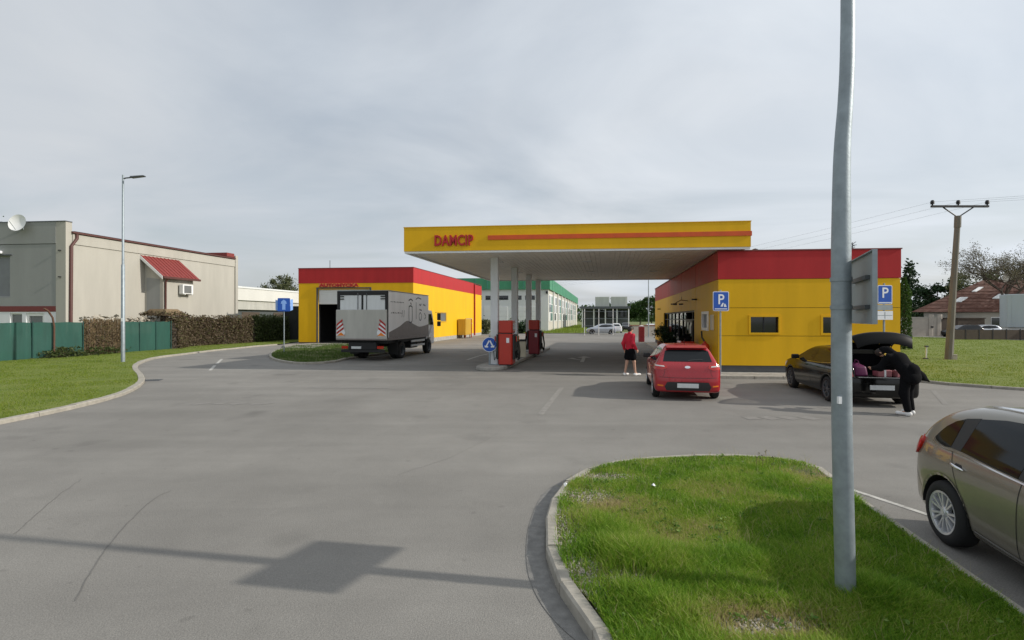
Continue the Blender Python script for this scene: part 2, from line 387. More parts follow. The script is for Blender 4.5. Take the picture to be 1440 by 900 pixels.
def asphalt_mat():
    m = bpy.data.materials.new('asphalt'); m.use_nodes = True; t = m.node_tree; p = t.nodes['Principled BSDF']
    def nn(tp): return t.nodes.new(tp)
    tc = nn('ShaderNodeTexCoord')
    def noise(s, d=5, r=.55, dist=0, vec=None):
        n = nn('ShaderNodeTexNoise'); n.inputs['Scale'].default_value = s; n.inputs['Detail'].default_value = d; n.inputs['Roughness'].default_value = r; n.inputs['Distortion'].default_value = dist
        t.links.new(vec or tc.outputs['Object'], n.inputs['Vector']); return n
    def mr(src, a, b, c, d):
        q = nn('ShaderNodeMapRange'); q.inputs[1].default_value = a; q.inputs[2].default_value = b; q.inputs[3].default_value = c; q.inputs[4].default_value = d
        t.links.new(src, q.inputs[0]); return q
    def mul(a, b):
        q = nn('ShaderNodeMath'); q.operation = 'MULTIPLY'; t.links.new(a, q.inputs[0]); t.links.new(b, q.inputs[1]); return q
    big = mr(noise(.16, 4, .5, .6).outputs['Fac'], .32, .68, .86, 1.12)
    mid = mr(noise(1.1, 6, .65, .3).outputs['Fac'], .3, .7, .93, 1.07)
    fine = mr(noise(85, 4, .8).outputs['Fac'], .28, .72, .70, 1.30)
    vo = nn('ShaderNodeTexVoronoi'); vo.inputs['Scale'].default_value = 95; t.links.new(tc.outputs['Object'], vo.inputs['Vector'])
    agg = mr(vo.outputs['Distance'], 0.0, .6, 1.12, .90)
    mpn = nn('ShaderNodeMapping'); mpn.inputs['Rotation'].default_value = (0, 0, RAD(18)); mpn.inputs['Scale'].default_value = (.05, .55, 1)
    t.links.new(tc.outputs['Object'], mpn.inputs[0])
    drag = mr(noise(1.6, 5, .6, .4, mpn.outputs[0]).outputs['Fac'], .34, .66, .91, 1.06)
    spot0 = mr(noise(.75, 3, .4).outputs['Fac'], .64, .76, 1.0, .78)
    drip = mr(noise(5.5, 2, .4).outputs['Fac'], .70, .77, 1.0, .84)
    pale = mr(noise(2.3, 6, .75, .8).outputs['Fac'], .60, .74, 1.0, 1.13)
    spot = mul(spot0.outputs[0], mul(drip.outputs[0], pale.outputs[0]).outputs[0])
    k = mul(mul(mul(big.outputs[0], mid.outputs[0]).outputs[0], mul(fine.outputs[0], agg.outputs[0]).outputs[0]).outputs[0], mul(drag.outputs[0], spot.outputs[0]).outputs[0])
    vm = nn('ShaderNodeVectorMath'); vm.operation = 'SCALE'; vm.inputs[0].default_value = (.232, .222, .202); t.links.new(k.outputs[0], vm.inputs['Scale'])
    t.links.new(vm.outputs[0], p.inputs['Base Color'])
    p.inputs['Roughness'].default_value = .88; p.inputs['Specular IOR Level'].default_value = .3
    b = nn('ShaderNodeBump'); b.inputs['Strength'].default_value = .35; b.inputs['Distance'].default_value = .006
    t.links.new(vo.outputs['Distance'], b.inputs['Height']); t.links.new(b.outputs[0], p.inputs['Normal'])
    MT['asphalt'] = m
asphalt_mat()

def worn_paint(name, col, lo, hi, scale=9):
    """road paint worn through to the asphalt"""
    m = bpy.data.materials.new(name); m.use_nodes = True; t = m.node_tree; p = t.nodes['Principled BSDF']; p.inputs['Roughness'].default_value = .8
    tc = t.nodes.new('ShaderNodeTexCoord'); n = t.nodes.new('ShaderNodeTexNoise'); n.inputs['Scale'].default_value = scale; n.inputs['Detail'].default_value = 8; n.inputs['Roughness'].default_value = .75
    t.links.new(tc.outputs['Object'], n.inputs['Vector'])
    q = t.nodes.new('ShaderNodeMapRange'); q.inputs[1].default_value = lo; q.inputs[2].default_value = hi; t.links.new(n.outputs['Fac'], q.inputs[0])
    x = t.nodes.new('ShaderNodeMix'); x.data_type = 'RGBA'; t.links.new(q.outputs[0], x.inputs[0]); x.inputs[6].default_value = (.19, .18, .165, 1); x.inputs[7].default_value = (*col, 1)
    t.links.new(x.outputs[2], p.inputs['Base Color']); MT[name] = m
worn_paint('road_paint', (.50, .49, .45), .32, .55)
worn_paint('road_paint_mid', (.30, .288, .258), .40, .66, 8)
worn_paint('road_paint_faded', (.25, .24, .215), .45, .70, 9)

def soil_mat(name, c1, c2, c3, sc1=2.0):
    m = bpy.data.materials.new(name); m.use_nodes = True; t = m.node_tree; p = t.nodes['Principled BSDF']; p.inputs['Roughness'].default_value = .95
    tc = t.nodes.new('ShaderNodeTexCoord'); n = t.nodes.new('ShaderNodeTexNoise'); n.inputs['Scale'].default_value = sc1; n.inputs['Detail'].default_value = 8; n.inputs['Roughness'].default_value = .7
    t.links.new(tc.outputs['Object'], n.inputs['Vector'])
    r = t.nodes.new('ShaderNodeValToRGB'); e = r.color_ramp.elements; e[0].position = .3; e[0].color = (*c1, 1); e[1].position = .7; e[1].color = (*c3, 1); q = e.new(.5); q.color = (*c2, 1)
    t.links.new(n.outputs['Fac'], r.inputs[0]); t.links.new(r.outputs[0], p.inputs['Base Color'])
    n2 = t.nodes.new('ShaderNodeTexNoise'); n2.inputs['Scale'].default_value = 40; n2.inputs['Detail'].default_value = 5; t.links.new(tc.outputs['Object'], n2.inputs['Vector'])
    b = t.nodes.new('ShaderNodeBump'); b.inputs['Strength'].default_value = .8; b.inputs['Distance'].default_value = .03; t.links.new(n2.outputs['Fac'], b.inputs['Height']); t.links.new(b.outputs[0], p.inputs['Normal'])
    MT[name] = m
soil_mat('lawn', (.10, .14, .016), (.14, .18, .022), (.19, .20, .045), 1.2)
soil_mat('island_soil', (.085, .095, .03), (.13, .135, .045), (.21, .18, .115), 3.0)
soil_mat('far_ground', (.10, .13, .035), (.13, .155, .045), (.17, .17, .07), .15)
soil_mat('gravel', (.22, .20, .17), (.30, .275, .235), (.38, .35, .30), 25)
# ------------------------------------------------------------------ implicit surfaces (car bodies, people)
def snets(F, o, h):
    S = F < 0
    nx, ny, nz = F.shape
    cnt = np.zeros((nx-1, ny-1, nz-1), np.int8)
    for i in (0, 1):
        for j in (0, 1):
            for k in (0, 1): cnt += S[i:nx-1+i, j:ny-1+j, k:nz-1+k]
    act = (cnt > 0) & (cnt < 8)
    I, J, K = np.nonzero(act)
    acc = np.zeros((len(I), 3)); num = np.zeros(len(I))
    cr_ = [(i, j, k) for i in (0, 1) for j in (0, 1) for k in (0, 1)]
    for a in cr_:
        for ax in range(3):
            if a[ax]: continue
            b = list(a); b[ax] = 1
            fa = F[I+a[0], J+a[1], K+a[2]]; fb = F[I+b[0], J+b[1], K+b[2]]
            m = (fa < 0) != (fb < 0)
            t = np.where(m, fa / np.where(m, fa-fb, 1), 0)
            p = np.tile(np.array(a, float), (len(I), 1)); p[:, ax] += t
            acc[m] += p[m]; num[m] += 1
    V = (np.stack([I, J, K], 1) + acc / num[:, None]) * h + np.array(o)
    idx = np.full(act.shape, -1, np.int64); idx[I, J, K] = np.arange(len(I))
    Fs = []
    for ax in range(3):
        s0 = [slice(1, -1)]*3; s1 = [slice(1, -1)]*3
        s0[ax] = slice(0, -1); s1[ax] = slice(1, None)
        A = S[tuple(s0)]; B = S[tuple(s1)]
        e = np.argwhere(A != B)
        if not len(e): continue
        flip = A[e[:, 0], e[:, 1], e[:, 2]]
        g = e + 1; g[:, ax] -= 1
        u, v = (ax+1) % 3, (ax+2) % 3
        def c(du, dv):
            q = g.copy(); q[:, u] += du; q[:, v] += dv
            return idx[q[:, 0], q[:, 1], q[:, 2]]
        q = np.stack([c(-1, -1), c(0, -1), c(0, 0), c(-1, 0)], 1)
        q[~flip] = q[~flip][:, ::-1]
        Fs.append(q)
    return V, np.concatenate(Fs)

def sd_poly(P, X, Y):
    """signed distance of grid points to a closed polygon"""
    x = X.ravel(); y = Y.ravel(); d = np.full(len(x), 1e9); s = np.ones(len(x), bool)
    n = len(P)
    for i in range(n):
        ax, ay = P[i]; bx, by = P[(i+1) % n]
        ex, ey = bx-ax, by-ay; wx, wy = x-ax, y-ay
        t = np.clip((wx*ex+wy*ey)/max(ex*ex+ey*ey, 1e-12), 0, 1)
        d = np.minimum(d, (wx-ex*t)**2+(wy-ey*t)**2)
        cnd = (ay > y) != (by > y)
        with np.errstate(divide='ignore', invalid='ignore'):
            xi = ex*(y-ay)/(ey if ey else 1e-12)+ax
        s ^= cnd & (x < xi)
    return (np.sqrt(d)*np.where(s, 1, -1)).reshape(X.shape)
def smax(a, b, k):
    h = np.clip(.5-.5*(b-a)/k, 0, 1)
    return b*(1-h)+a*h+k*h*(1-h)
def smin(a, b, k): return -smax(-a, -b, k)

def car_body(sp, h):
    """body = side outline x plan outline x cross-section, rounded where they meet"""
    Lx, W, H = sp['L'], sp['W']/2, sp['H']
    xs = np.arange(-.08, Lx+.08+h, h); ys = np.arange(-W-.06, W+.06+h, h); zs = np.arange(.06, H+.08+h, h)
    A = sd_poly(catmull(sp['side'], 5), *np.meshgrid(xs, zs, indexing='ij'))
    pl = sp['plan']; pf = [(x, y) for x, y in pl] + [(x, -y) for x, y in pl[::-1]]
    B = sd_poly(catmull(pf, 5), *np.meshgrid(xs, ys, indexing='ij'))
    se = sp['sect']; sf = [(y, z) for y, z in se] + [(-y, z) for y, z in se[::-1]]
    C = sd_poly(catmull(sf, 4), *np.meshgrid(ys, zs, indexing='ij'))
    F = smax(A[:, None, :], B[:, :, None], sp.get('k1', .10))
    F = smax(F, C[None, :, :], sp.get('k2', .09))
    Rw = sp['R']+.045
    for xc in sp['axles']:
        cyl = np.sqrt((xs[:, None]-xc)**2+(zs[None, :]-sp['R'])**2)-Rw
        yw = (W-.30)-np.abs(ys)
        F = smax(F, -np.maximum(cyl[:, None, :], yw[None, :, None]), .015)
    if 'cut' in sp:
        x0, x1, y1, z0 = sp['cut']
        bx = np.maximum(x0-xs, xs-x1)[:, None, None]; by = (np.abs(ys)-y1)[None, :, None]; bz = (z0-zs)[None, None, :]
        F = smax(F, -np.maximum(np.maximum(bx, by), bz), .02)
    return snets(F, (xs[0], ys[0], zs[0]), h)

AXES = {'R': lambda u, v: (Vector((u, -4, v)), Vector((0, 1, 0))), 'L': lambda u, v: (Vector((u, 4, v)), Vector((0, -1, 0))),
        'B': lambda u, v: (Vector((-4, u, v)), Vector((1, 0, 0))), 'F': lambda u, v: (Vector((9, u, v)), Vector((-1, 0, 0))),
        'T': lambda u, v: (Vector((u, v, 6)), Vector((0, 0, -1)))}
def shoot(bvh, ax, u, v, off):
    o, d = AXES[ax](u, v)
    p, n, i, dist = bvh.ray_cast(o, d)
    if p is None:
        p, n, i, dist = bvh.find_nearest(o + d*(4 if ax in 'RLB' else 5))
    if n.dot(d) > 0: n = -n
    return p + n*off, n
def patch(bvh, ax, poly, off=.004, step=.05, skirt=.012):
    bm = bmesh.new(); vs = [bm.verts.new((u, v, 0)) for u, v in poly]; bm.faces.new(vs)
    us = [p[0] for p in poly]; ws = [p[1] for p in poly]
    for k, (lo, hi) in enumerate(((min(us), max(us)), (min(ws), max(ws)))):
        t = lo + step
        while t < hi:
            co = (t, 0, 0) if k == 0 else (0, t, 0); no = (1, 0, 0) if k == 0 else (0, 1, 0)
            bmesh.ops.bisect_plane(bm, geom=bm.verts[:]+bm.edges[:]+bm.faces[:], plane_co=co, plane_no=no); t += step
    bmesh.ops.triangulate(bm, faces=bm.faces[:])
    ns = {}
    bm.verts.ensure_lookup_table()
    for v in bm.verts:
        p, n = shoot(bvh, ax, v.co.x, v.co.y, off); v.co = p; ns[v] = n
    if skirt:
        be = [e for e in bm.edges if len(e.link_faces) == 1]
        new = {}
        for e in be:
            for v in e.verts:
                if v not in new: new[v] = bm.verts.new(v.co - ns[v]*skirt)
        for e in be:
            a, b = e.verts
            bm.faces.new((a, b, new[b], new[a]))
    bm.verts.index_update()
    mb = MB(); mb._a([tuple(v.co) for v in bm.verts], [tuple(v.index for v in f.verts) for f in bm.faces]); bm.free()
    return mb
def ribbon(bvh, ax, line, wd, off=.002, n=6, mb=None, smooth=True):
    P = catmull(line, n, False) if smooth else np.array(line, float)
    if isinstance(mb, list): mb.append(MB()); mb = mb[-1]
    mb = mb or MB(); A = []; B = []
    for i, p in enumerate(P):
        d = P[min(i+1, len(P)-1)]-P[max(i-1, 0)]; d = d/(np.linalg.norm(d)+1e-9); nn_ = np.array((-d[1], d[0]))*wd/2
        A.append(tuple(shoot(bvh, ax, *(p+nn_), off)[0])); B.append(tuple(shoot(bvh, ax, *(p-nn_), off)[0]))
    return mb.strip(A, B)

# ------------------------------------------------------------------ foliage
def leaf_quads(C, size, flat=0.0):
    n = len(C); s = size*nr.uniform(.55, 1.3, n)[:, None]
    a = nr.normal(size=(n, 3)); a[:, 2] *= (1-flat); a /= np.linalg.norm(a, axis=1)[:, None]
    b = nr.normal(size=(n, 3)); b -= (b*a).sum(1)[:, None]*a; b /= np.linalg.norm(b, axis=1)[:, None]
    V = np.stack([C-a*s, C+b*s*.55, C+a*s, C-b*s*.55], 1).reshape(-1, 3)
    F = np.arange(4*n).reshape(n, 4)
    return V, F, np.repeat(nr.random(n), 4)
def clumps(n, centre, rad, k, spread):
    """n leaf positions in k clumps spread through an ellipsoid"""
    u = nr.normal(size=(k, 3)); u /= np.linalg.norm(u, axis=1)[:, None]
    u *= nr.uniform(.25, 1.0, k)[:, None]**.5
    cc = u*np.array(rad)+np.array(centre)
    w_ = nr.uniform(.5, 1.4, k)
    i = nr.choice(k, n, p=w_/w_.sum())
    return cc[i]+nr.normal(size=(n, 3))*spread*w_[i][:, None]*np.array((1, 1, .8)), cc
def tree(name, label, loc, h, rad, n, leaf, lm, k=26, cz=.62, spread=.45, group=None, tr=.16, trunk_mat='bark'):
    t = empty(name, loc, 0, label, 'tree', group)
    P, cc = clumps(n, (0, 0, h*cz), rad, k, spread)
    P = P[P[:, 2] > .25*h*cz*.5]
    mb = MB(); mb.tube([(0, 0, -.1), (.05, .03, h*.25), (-.04, .05, h*.5), (0, 0, h*.8)], [tr, tr*.8, tr*.55, tr*.15], 8)
    for q in cc[:14]:
        z0 = max(h*.2, min(q[2]-.5, h*.55)); m_ = Vector((q[0]*.45, q[1]*.45, (z0+q[2])/2+.1))
        mb.tube([(0, 0, z0), m_, q], [tr*.4, tr*.25, tr*.06], 5)
    ob('trunk', mb, trunk_mat, t, smooth=60, local=True)
    V, F, r = leaf_quads(P, leaf)
    npob('crown', V, F, lm, t, attrs={'rnd': r})
    return t
def conifer(name, label, loc, h, r, n, lm, group=None, droop=.25):
    t = empty(name, loc, 0, label, 'tree', group)
    mb = MB(); mb.tube([(0, 0, -.1), (0, 0, h*.98)], [.02*h, .005], 7)
    pts = []; nb = int(h*9)
    for i in range(nb):
        z = h*(.06+.92*i/nb); rr = r*(1-z/h)**.8*rnd.uniform(.65, 1.1)+.05; a = rnd.uniform(0, 6.28)
        e = Vector((math.cos(a)*rr, math.sin(a)*rr, z-droop*rr)); mb.tube([(0, 0, z), e], [.012, .004], 4)
        m = max(4, int(n/nb*(rr/r)*1.6))
        for _ in range(m):
            u = rnd.random()**.7
            pts.append((e.x*u+rnd.gauss(0, .06*r), e.y*u+rnd.gauss(0, .06*r), z-droop*rr*u+rnd.gauss(0, .06*r)))
    ob('trunk', mb, 'bark', t, local=True)
    V, F, q = leaf_quads(np.array(pts), .05*r+.05)
    npob('crown', V, F, lm, t, attrs={'rnd': q})
    return t
def inpoly(P, x, y):
    s = np.zeros(len(x), bool); n = len(P)
    for i in range(n):
        ax, ay = P[i][0], P[i][1]; bx, by = P[(i+1) % n][0], P[(i+1) % n][1]
        c = (ay > y) != (by > y)
        s ^= c & (x < (bx-ax)*(y-ay)/((by-ay) or 1e-12)+ax)
    return s
def blades(X, Y, Zb, H, W, lean, rn, seg=2):
    n = len(X); th = nr.uniform(0, 6.283, n); ph = nr.uniform(0, 6.283, n)
    ax = np.stack([np.cos(th), np.sin(th), np.zeros(n)], 1)*(W/2)[:, None]
    ld = np.stack([np.cos(ph), np.sin(ph), np.zeros(n)], 1)*(H*lean)[:, None]
    B = np.stack([X, Y, Zb], 1); up = np.zeros((n, 3)); up[:, 2] = H
    if seg == 1:
        V = np.stack([B-ax, B+ax, B+up*.92+ld], 1).reshape(-1, 3); F = np.arange(3*n).reshape(n, 3); return V, F, np.repeat(rn, 3)
    M_ = B+up*.58+ld*.32
    V = np.stack([B-ax, B+ax, M_+ax*.75, M_-ax*.75, B+up*.92+ld], 1).reshape(-1, 3)
    b = np.arange(n)*5
    F = np.concatenate([np.stack([b, b+1, b+2], 1), np.stack([b, b+2, b+3], 1), np.stack([b+3, b+2, b+4], 1)])
    return V, F, np.repeat(rn, 5)

# ------------------------------------------------------------------ ground
g = MB(); g.box(-900, 900, -300, 1500, -.6, -.03)
ob('ground', g, 'far_ground', local=True, label='open grassy land stretching to the horizon', cat='ground', kind='structure')
ASPH = MB(); ASPH._a([(-45, -14, 0), (75, -14, 0), (75, 78, 0), (-45, 78, 0)], [(0, 1, 2, 3)])
asphalt = ob('asphalt', ASPH, 'asphalt', local=True, label='grey worn asphalt forecourt and driveway', cat='asphalt', kind='structure')

def resample(P, step):
    P = [Vector((p[0], p[1], 0)) for p in P]; Q = [P[0]]; acc = 0
    out_ = [P[0]]; d = 0.0; nxt = step
    for a, b in zip(P, P[1:]):
        l = (b-a).length
        while d+l >= nxt:
            out_.append(a+(b-a)*((nxt-d)/l)); nxt += step
        d += l
    return out_
def kerb(label, line, wd, ht, step, side=1, matn='kerbstone', tilt=0.0):
    """row of kerb stones; side = +1 puts the stones on the left of the line"""
    C_ = catmull([(p[0], p[1]) for p in line], 8, False); Q = resample(C_, step)
    c = Q[len(Q)//2]
    root = empty('kerb', (c.x, c.y, 0), 0, label, 'kerb', None, 'structure')
    nrm = []
    for i in range(len(Q)):
        d = (Q[min(i+1, len(Q)-1)]-Q[max(i-1, 0)]).normalized(); nrm.append(Vector((-d.y, d.x, 0))*side)
    for i in range(len(Q)-1):
        a, b = Q[i], Q[i+1]; d = (b-a).normalized()*.006
        a2, b2 = a+d, b-d; hz = ht+rnd.uniform(-.006, .006); ch = .018; sh = nrm[i]*rnd.uniform(-.006, .006)
        na, nb = nrm[i]*wd, nrm[i+1]*wd
        mb = MB(); z = Vector((0, 0, 1))
        ring = []
        for p, n in ((a2+sh, na), (b2+sh, nb)):
            u = n.normalized()
            ring += [p-z*.02, p+z*(hz-ch), p+u*ch+z*hz, p+n-u*.008+z*hz, p+n+z*(hz-.008), p+n-z*.02]
        mb._a(ring, [(k, (k+1) % 6, 6+(k+1) % 6, 6+k) for k in range(6)]+[(5, 4, 3, 2, 1, 0), (6, 7, 8, 9, 10, 11)])
        ob('kerb_stone', mb, matn, root)
    return C_

def sheet(name, poly, z, matn, label, cat, kind='structure'):
    mb = MB(); mb._a([(p[0], p[1], z) for p in poly], [tuple(range(len(poly)))])
    bm = bmesh.new(); vs = [bm.verts.new(v) for v in mb.v]; bm.faces.new(vs); bmesh.ops.recalc_face_normals(bm, faces=bm.faces[:]); bmesh.ops.triangulate(bm, faces=bm.faces[:])
    if sum(f.normal.z for f in bm.faces) < 0: bmesh.ops.reverse_faces(bm, faces=bm.faces[:])
    m2 = MB(); bm.verts.index_update(); m2._a([tuple(v.co) for v in bm.verts], [tuple(v.index for v in f.verts) for f in bm.faces]); bm.free()
    return ob(name, m2, matn, local=True, label=label, cat=cat, kind=kind)

# near island with grass and the lamp pole
isl_px = [(812, 868), (785, 835), (770, 800), (766, 760), (770, 730), (782, 700), (805, 680), (840, 664), (890, 654.5), (950, 650), (1010, 648), (1070, 650), (1120, 656), (1152, 665), (1177, 682), (1203, 706), (1262, 748), (1330, 797), (1420, 862), (1500, 919)]
ISL = [G(*p) for p in isl_px]
ISL = [Vector((.62, 2.05, 0)), Vector((.55, 2.75, 0)), Vector((.52, 3.25, 0))] + ISL
line = kerb('light grey kerb stones curving round the near grass island', ISL, .105, .11, .62, side=-1)
isl_poly = [tuple(p) for p in line] + [(3.6, 1.6), (1.2, 1.3)]
cen = np.mean(np.array(isl_poly), axis=0)
# shrink the soil to lie inside the kerb
def inset(P, d):
    P = np.array(P); n = len(P); area = .5*sum(P[i][0]*P[(i+1) % n][1]-P[(i+1) % n][0]*P[i][1] for i in range(n)); sg = 1 if area > 0 else -1
    o = []
    for i in range(n):
        t = P[(i+1) % n]-P[i-1]; t = t/(np.linalg.norm(t)+1e-9); o.append(P[i]+sg*d*np.array((-t[1], t[0])))
    return np.array(o)
isl_in = inset(isl_poly, .10)
sheet('grass_island', isl_in, .095, 'island_soil', 'near traffic island of soil under green grass', 'island')
# concrete gutter strip on the island's left curve, kerb shadow in its dark colour
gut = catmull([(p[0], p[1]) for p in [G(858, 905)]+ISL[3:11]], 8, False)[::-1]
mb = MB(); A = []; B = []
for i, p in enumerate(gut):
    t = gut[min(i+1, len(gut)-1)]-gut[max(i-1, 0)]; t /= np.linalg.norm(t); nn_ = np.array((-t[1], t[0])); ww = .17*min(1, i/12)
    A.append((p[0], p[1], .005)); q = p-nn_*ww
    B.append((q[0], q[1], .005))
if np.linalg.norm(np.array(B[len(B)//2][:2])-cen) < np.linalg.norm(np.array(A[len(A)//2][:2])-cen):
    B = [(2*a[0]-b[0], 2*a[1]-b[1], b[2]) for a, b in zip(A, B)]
mb.strip(A, B); ob('gutter_shadow_strip', mb, 'kerb_dark', asphalt)

# left verge
lk = [(0, 597), (90, 578.5), (160, 561), (190, 549), (203, 538.5), (201, 529), (193, 518.5), (200, 511), (220, 504.5), (240, 501.6), (300, 494), (340, 490), (366, 487.3), (400, 484.6)]
LV = [Vector((-9.2, -8, 0)), Vector((-9.7, -2, 0)), Vector((-10.0, 4, 0)), Vector((-10.1, 7.5, 0))] + [G(*p) for p in lk]
line = kerb('pale weathered kerb stones edging the left lawn along the driveway', LV, .18, .09, 1.0, side=1)
lv_poly = [tuple(p) for p in line] + [(-22, 70), (-44, 70), (-44, -8)]
lv_in = inset(lv_poly, .17)
sheet('lawn', lv_in, .075, 'lawn', 'mown lawn between the driveway and the green fence', 'lawn')

# small island by the lorry
sk = [(500, 504), (470, 510), (440, 512.5), (408, 511.5), (385, 507), (378.5, 501.5), (384, 496), (396, 491.5), (420, 487.5), (455, 485.5)]
SI = [G(*p) for p in sk]
SI = [Vector((-6.9, 31.5, 0))] + SI + [Vector((-13.5, 41.6, 0))]
line = kerb('grey kerb stones round the small grass island behind the lorry', SI, .12, .10, .8, side=-1)
si_poly = [tuple(p) for p in line]+[(-9, 41.5), (-8, 38)]
si_in = inset(si_poly, .11)
sheet('small_island', si_in, .085, 'island_soil', 'small grass island beside the lorry with blue sign', 'island')
sheet('gravel_patch', [tuple(G(398, 490, .09))[:2], tuple(G(440, 490, .09))[:2], tuple(G(455, 486, .09))[:2], (-10.5, 41.4), (-16.5, 41.8), (-17.6, 39.5)], .1, 'gravel', 'pale gravel strip before the car wash bay', 'gravel')

# right verge
RV = [Vector((13.6, 18.0, 0)), Vector((13.4, 17.2, 0)), Vector((13.6, 16.3, 0)), Vector((14.9, 14.9, 0)), Vector((17.2, 13.2, 0)), Vector((21, 11.2, 0)), Vector((30, 8, 0))]
line = kerb('low kerb stones edging the lawn with the utility pole', RV, .12, .08, 1.0, side=1)
rv_poly = [tuple(p) for p in line]+[(60, 10), (75, 40), (48, 46), (46.5, 55), (44, 58.5), (20, 58), (18.3, 44), (14.1, 18.6)]
rv_in = inset(rv_poly, .11)
sheet('side_lawn', rv_in, .065, 'lawn', 'lawn with a leaning utility pole beside the yellow shop', 'lawn')
# hall lawn beyond the forecourt
sheet('hall_lawn', [(-2, 72), (11.5, 72), (22, 160), (10, 160)], .06, 'lawn', 'narrow grass strip along the green roofed hall', 'lawn')

# grass
def grass_obj(name, poly, n, label, near, hgt, wdt, matn, zb, lean=.45, seg=1, ycut=None, dens=None, parent=None):
    P = np.array(poly); lo = P.min(0); hi = P.max(0)
    if ycut: lo = np.maximum(lo, np.array(ycut[0])); hi = np.minimum(hi, np.array(ycut[1]))
    X = []; Y = []; tot = 0
    while tot < n:
        m = n*4
        x = nr.uniform(lo[0], hi[0], m); y = nr.uniform(lo[1], hi[1], m)
        k = inpoly(P, x, y) & (nr.random(m) < np.minimum(1, (near/np.maximum(y, .5))**1.6)) & (np.abs(x) < y*1.08+1.5)
        if dens is not None: k &= nr.random(m) < dens(x, y)
        X.append(x[k]); Y.append(y[k]); tot += k.sum()
    X = np.concatenate(X)[:n]; Y = np.concatenate(Y)[:n]
    # patchy height and colour
    def fld(sx, ph): return .5+.25*np.sin(X*sx+ph+1.7*np.sin(Y*sx*.7+ph))+.25*np.sin(Y*sx*1.3-ph+1.3*np.sin(X*sx*.9))
    f1 = fld(1.9, .4); f2 = fld(4.3, 2.1)
    far = np.sqrt(np.maximum(1, Y/near))
    H = hgt*(.40+.85*f1*nr.uniform(.5, 1.4, len(X))*(.6+.8*fld(7.3, .9))); Wd = wdt*nr.uniform(.7, 1.3, len(X))*far
    c = np.clip(.10+.30*f2+.22*fld(9.1, 1.2)+nr.normal(0, .20, len(X)), 0, .92)
    return X, Y, H, Wd, c
def brown(x, y): return np.minimum(1, np.exp(-(((x-1.72)/.50)**2+((y-3.36)/.22)**2))+.75*np.exp(-(((x-1.0)/.45)**2+((y-5.5)/.4)**2))+.55*np.exp(-(((x-1.5)/.6)**2+((y-4.75)/.3)**2))+.5*np.exp(-(((x-2.3)/.5)**2+((y-5.8)/.35)**2))+.8*np.exp(-(((x-3.75)/.4)**2+((y-6.55)/.35)**2)))
def bare(x, y):
    d = np.zeros_like(x)
    for cx, cy, rx, ry in ((.80, 5.75, .48, .30), (.44, 4.85, .32, .85), (.85, 3.92, .45, .20), (3.9, 6.7, .4, .4), (.58, 4.0, .28, .5), (1.62, 3.32, .46, .15), (1.1, 6.5, .55, .22)):
        d = np.maximum(d, np.exp(-(((x-cx)/rx)**2+((y-cy)/ry)**2)**1.5))
    return d
X, Y, H, Wd, c = grass_obj('', isl_in, 200000, '', 4.2, .075, .0058, '', .095, ycut=((-1, 2.6), (9, 9)), dens=lambda x, y: 1-.93*bare(x, y))
b_ = brown(X, Y); c = np.clip(c+.75*b_, 0, 1); H *= 1-.5*b_
tall = np.exp(-(((X-.95)/.45)**2+((Y-4.2)/.8)**2)) + .9*np.exp(-(((X-1.9)/.9)**2+((Y-4.3)/.35)**2)) + 1.0*np.exp(-(((X-2.6)/.35)**2+((Y-3.6)/.3)**2))
H *= 1+1.25*tall
V, F, q = blades(X, Y, np.full(len(X), .09), H, Wd, nr.uniform(.2, .9, len(X)), c, 2)
npob('grass', V, F, 'grass_blade', label='long green grass growing on the near island', cat='grass', kind='stuff', attrs={'rnd': q})
X, Y, H, Wd, c = grass_obj('', lv_in, 110000, '', 11, .055, .010, '', .075, ycut=((-34, 8), (-8, 52)))
V, F, q = blades(X, Y, np.full(len(X), .07), H, Wd, nr.uniform(.2, .7, len(X)), c, 1)
npob('grass', V, F, 'lawn_blade', label='short mown grass on the lawn by the green fence', cat='grass', kind='stuff', attrs={'rnd': q})
X, Y, H, Wd, c = grass_obj('', rv_in, 80000, '', 17, .065, .014, '', .065, ycut=((13, 9), (60, 60)))
V, F, q = blades(X, Y, np.full(len(X), .06), H, Wd, nr.uniform(.2, .7, len(X)), c, 1)
npob('grass', V, F, 'lawn_blade', label='short grass on the lawn under the utility pole', cat='grass', kind='stuff', attrs={'rnd': q})
X, Y, H, Wd, c = grass_obj('', si_in, 22000, '', 26, .13, .016, '', .085)
V, F, q = blades(X, Y, np.full(len(X), .08), H, Wd, nr.uniform(.2, .7, len(X)), np.clip(c*.8, 0, 1), 1)
npob('grass', V, F, 'shaded_grass', label='small island grass by the lorry, coloured darker for shade', cat='grass', kind='stuff', attrs={'rnd': q})
X, Y, H, Wd, c = grass_obj('', [(-2, 72), (11.5, 72), (22, 160), (10, 160)], 8000, '', 80, .35, .06, '', .06)
V, F, q = blades(X, Y, np.full(len(X), .06), H, Wd, nr.uniform(.2, .7, len(X)), c, 1)
npob('grass', V, F, 'lawn_blade', label='rough grass in front of the green roofed hall', cat='grass', kind='stuff', attrs={'rnd': q})
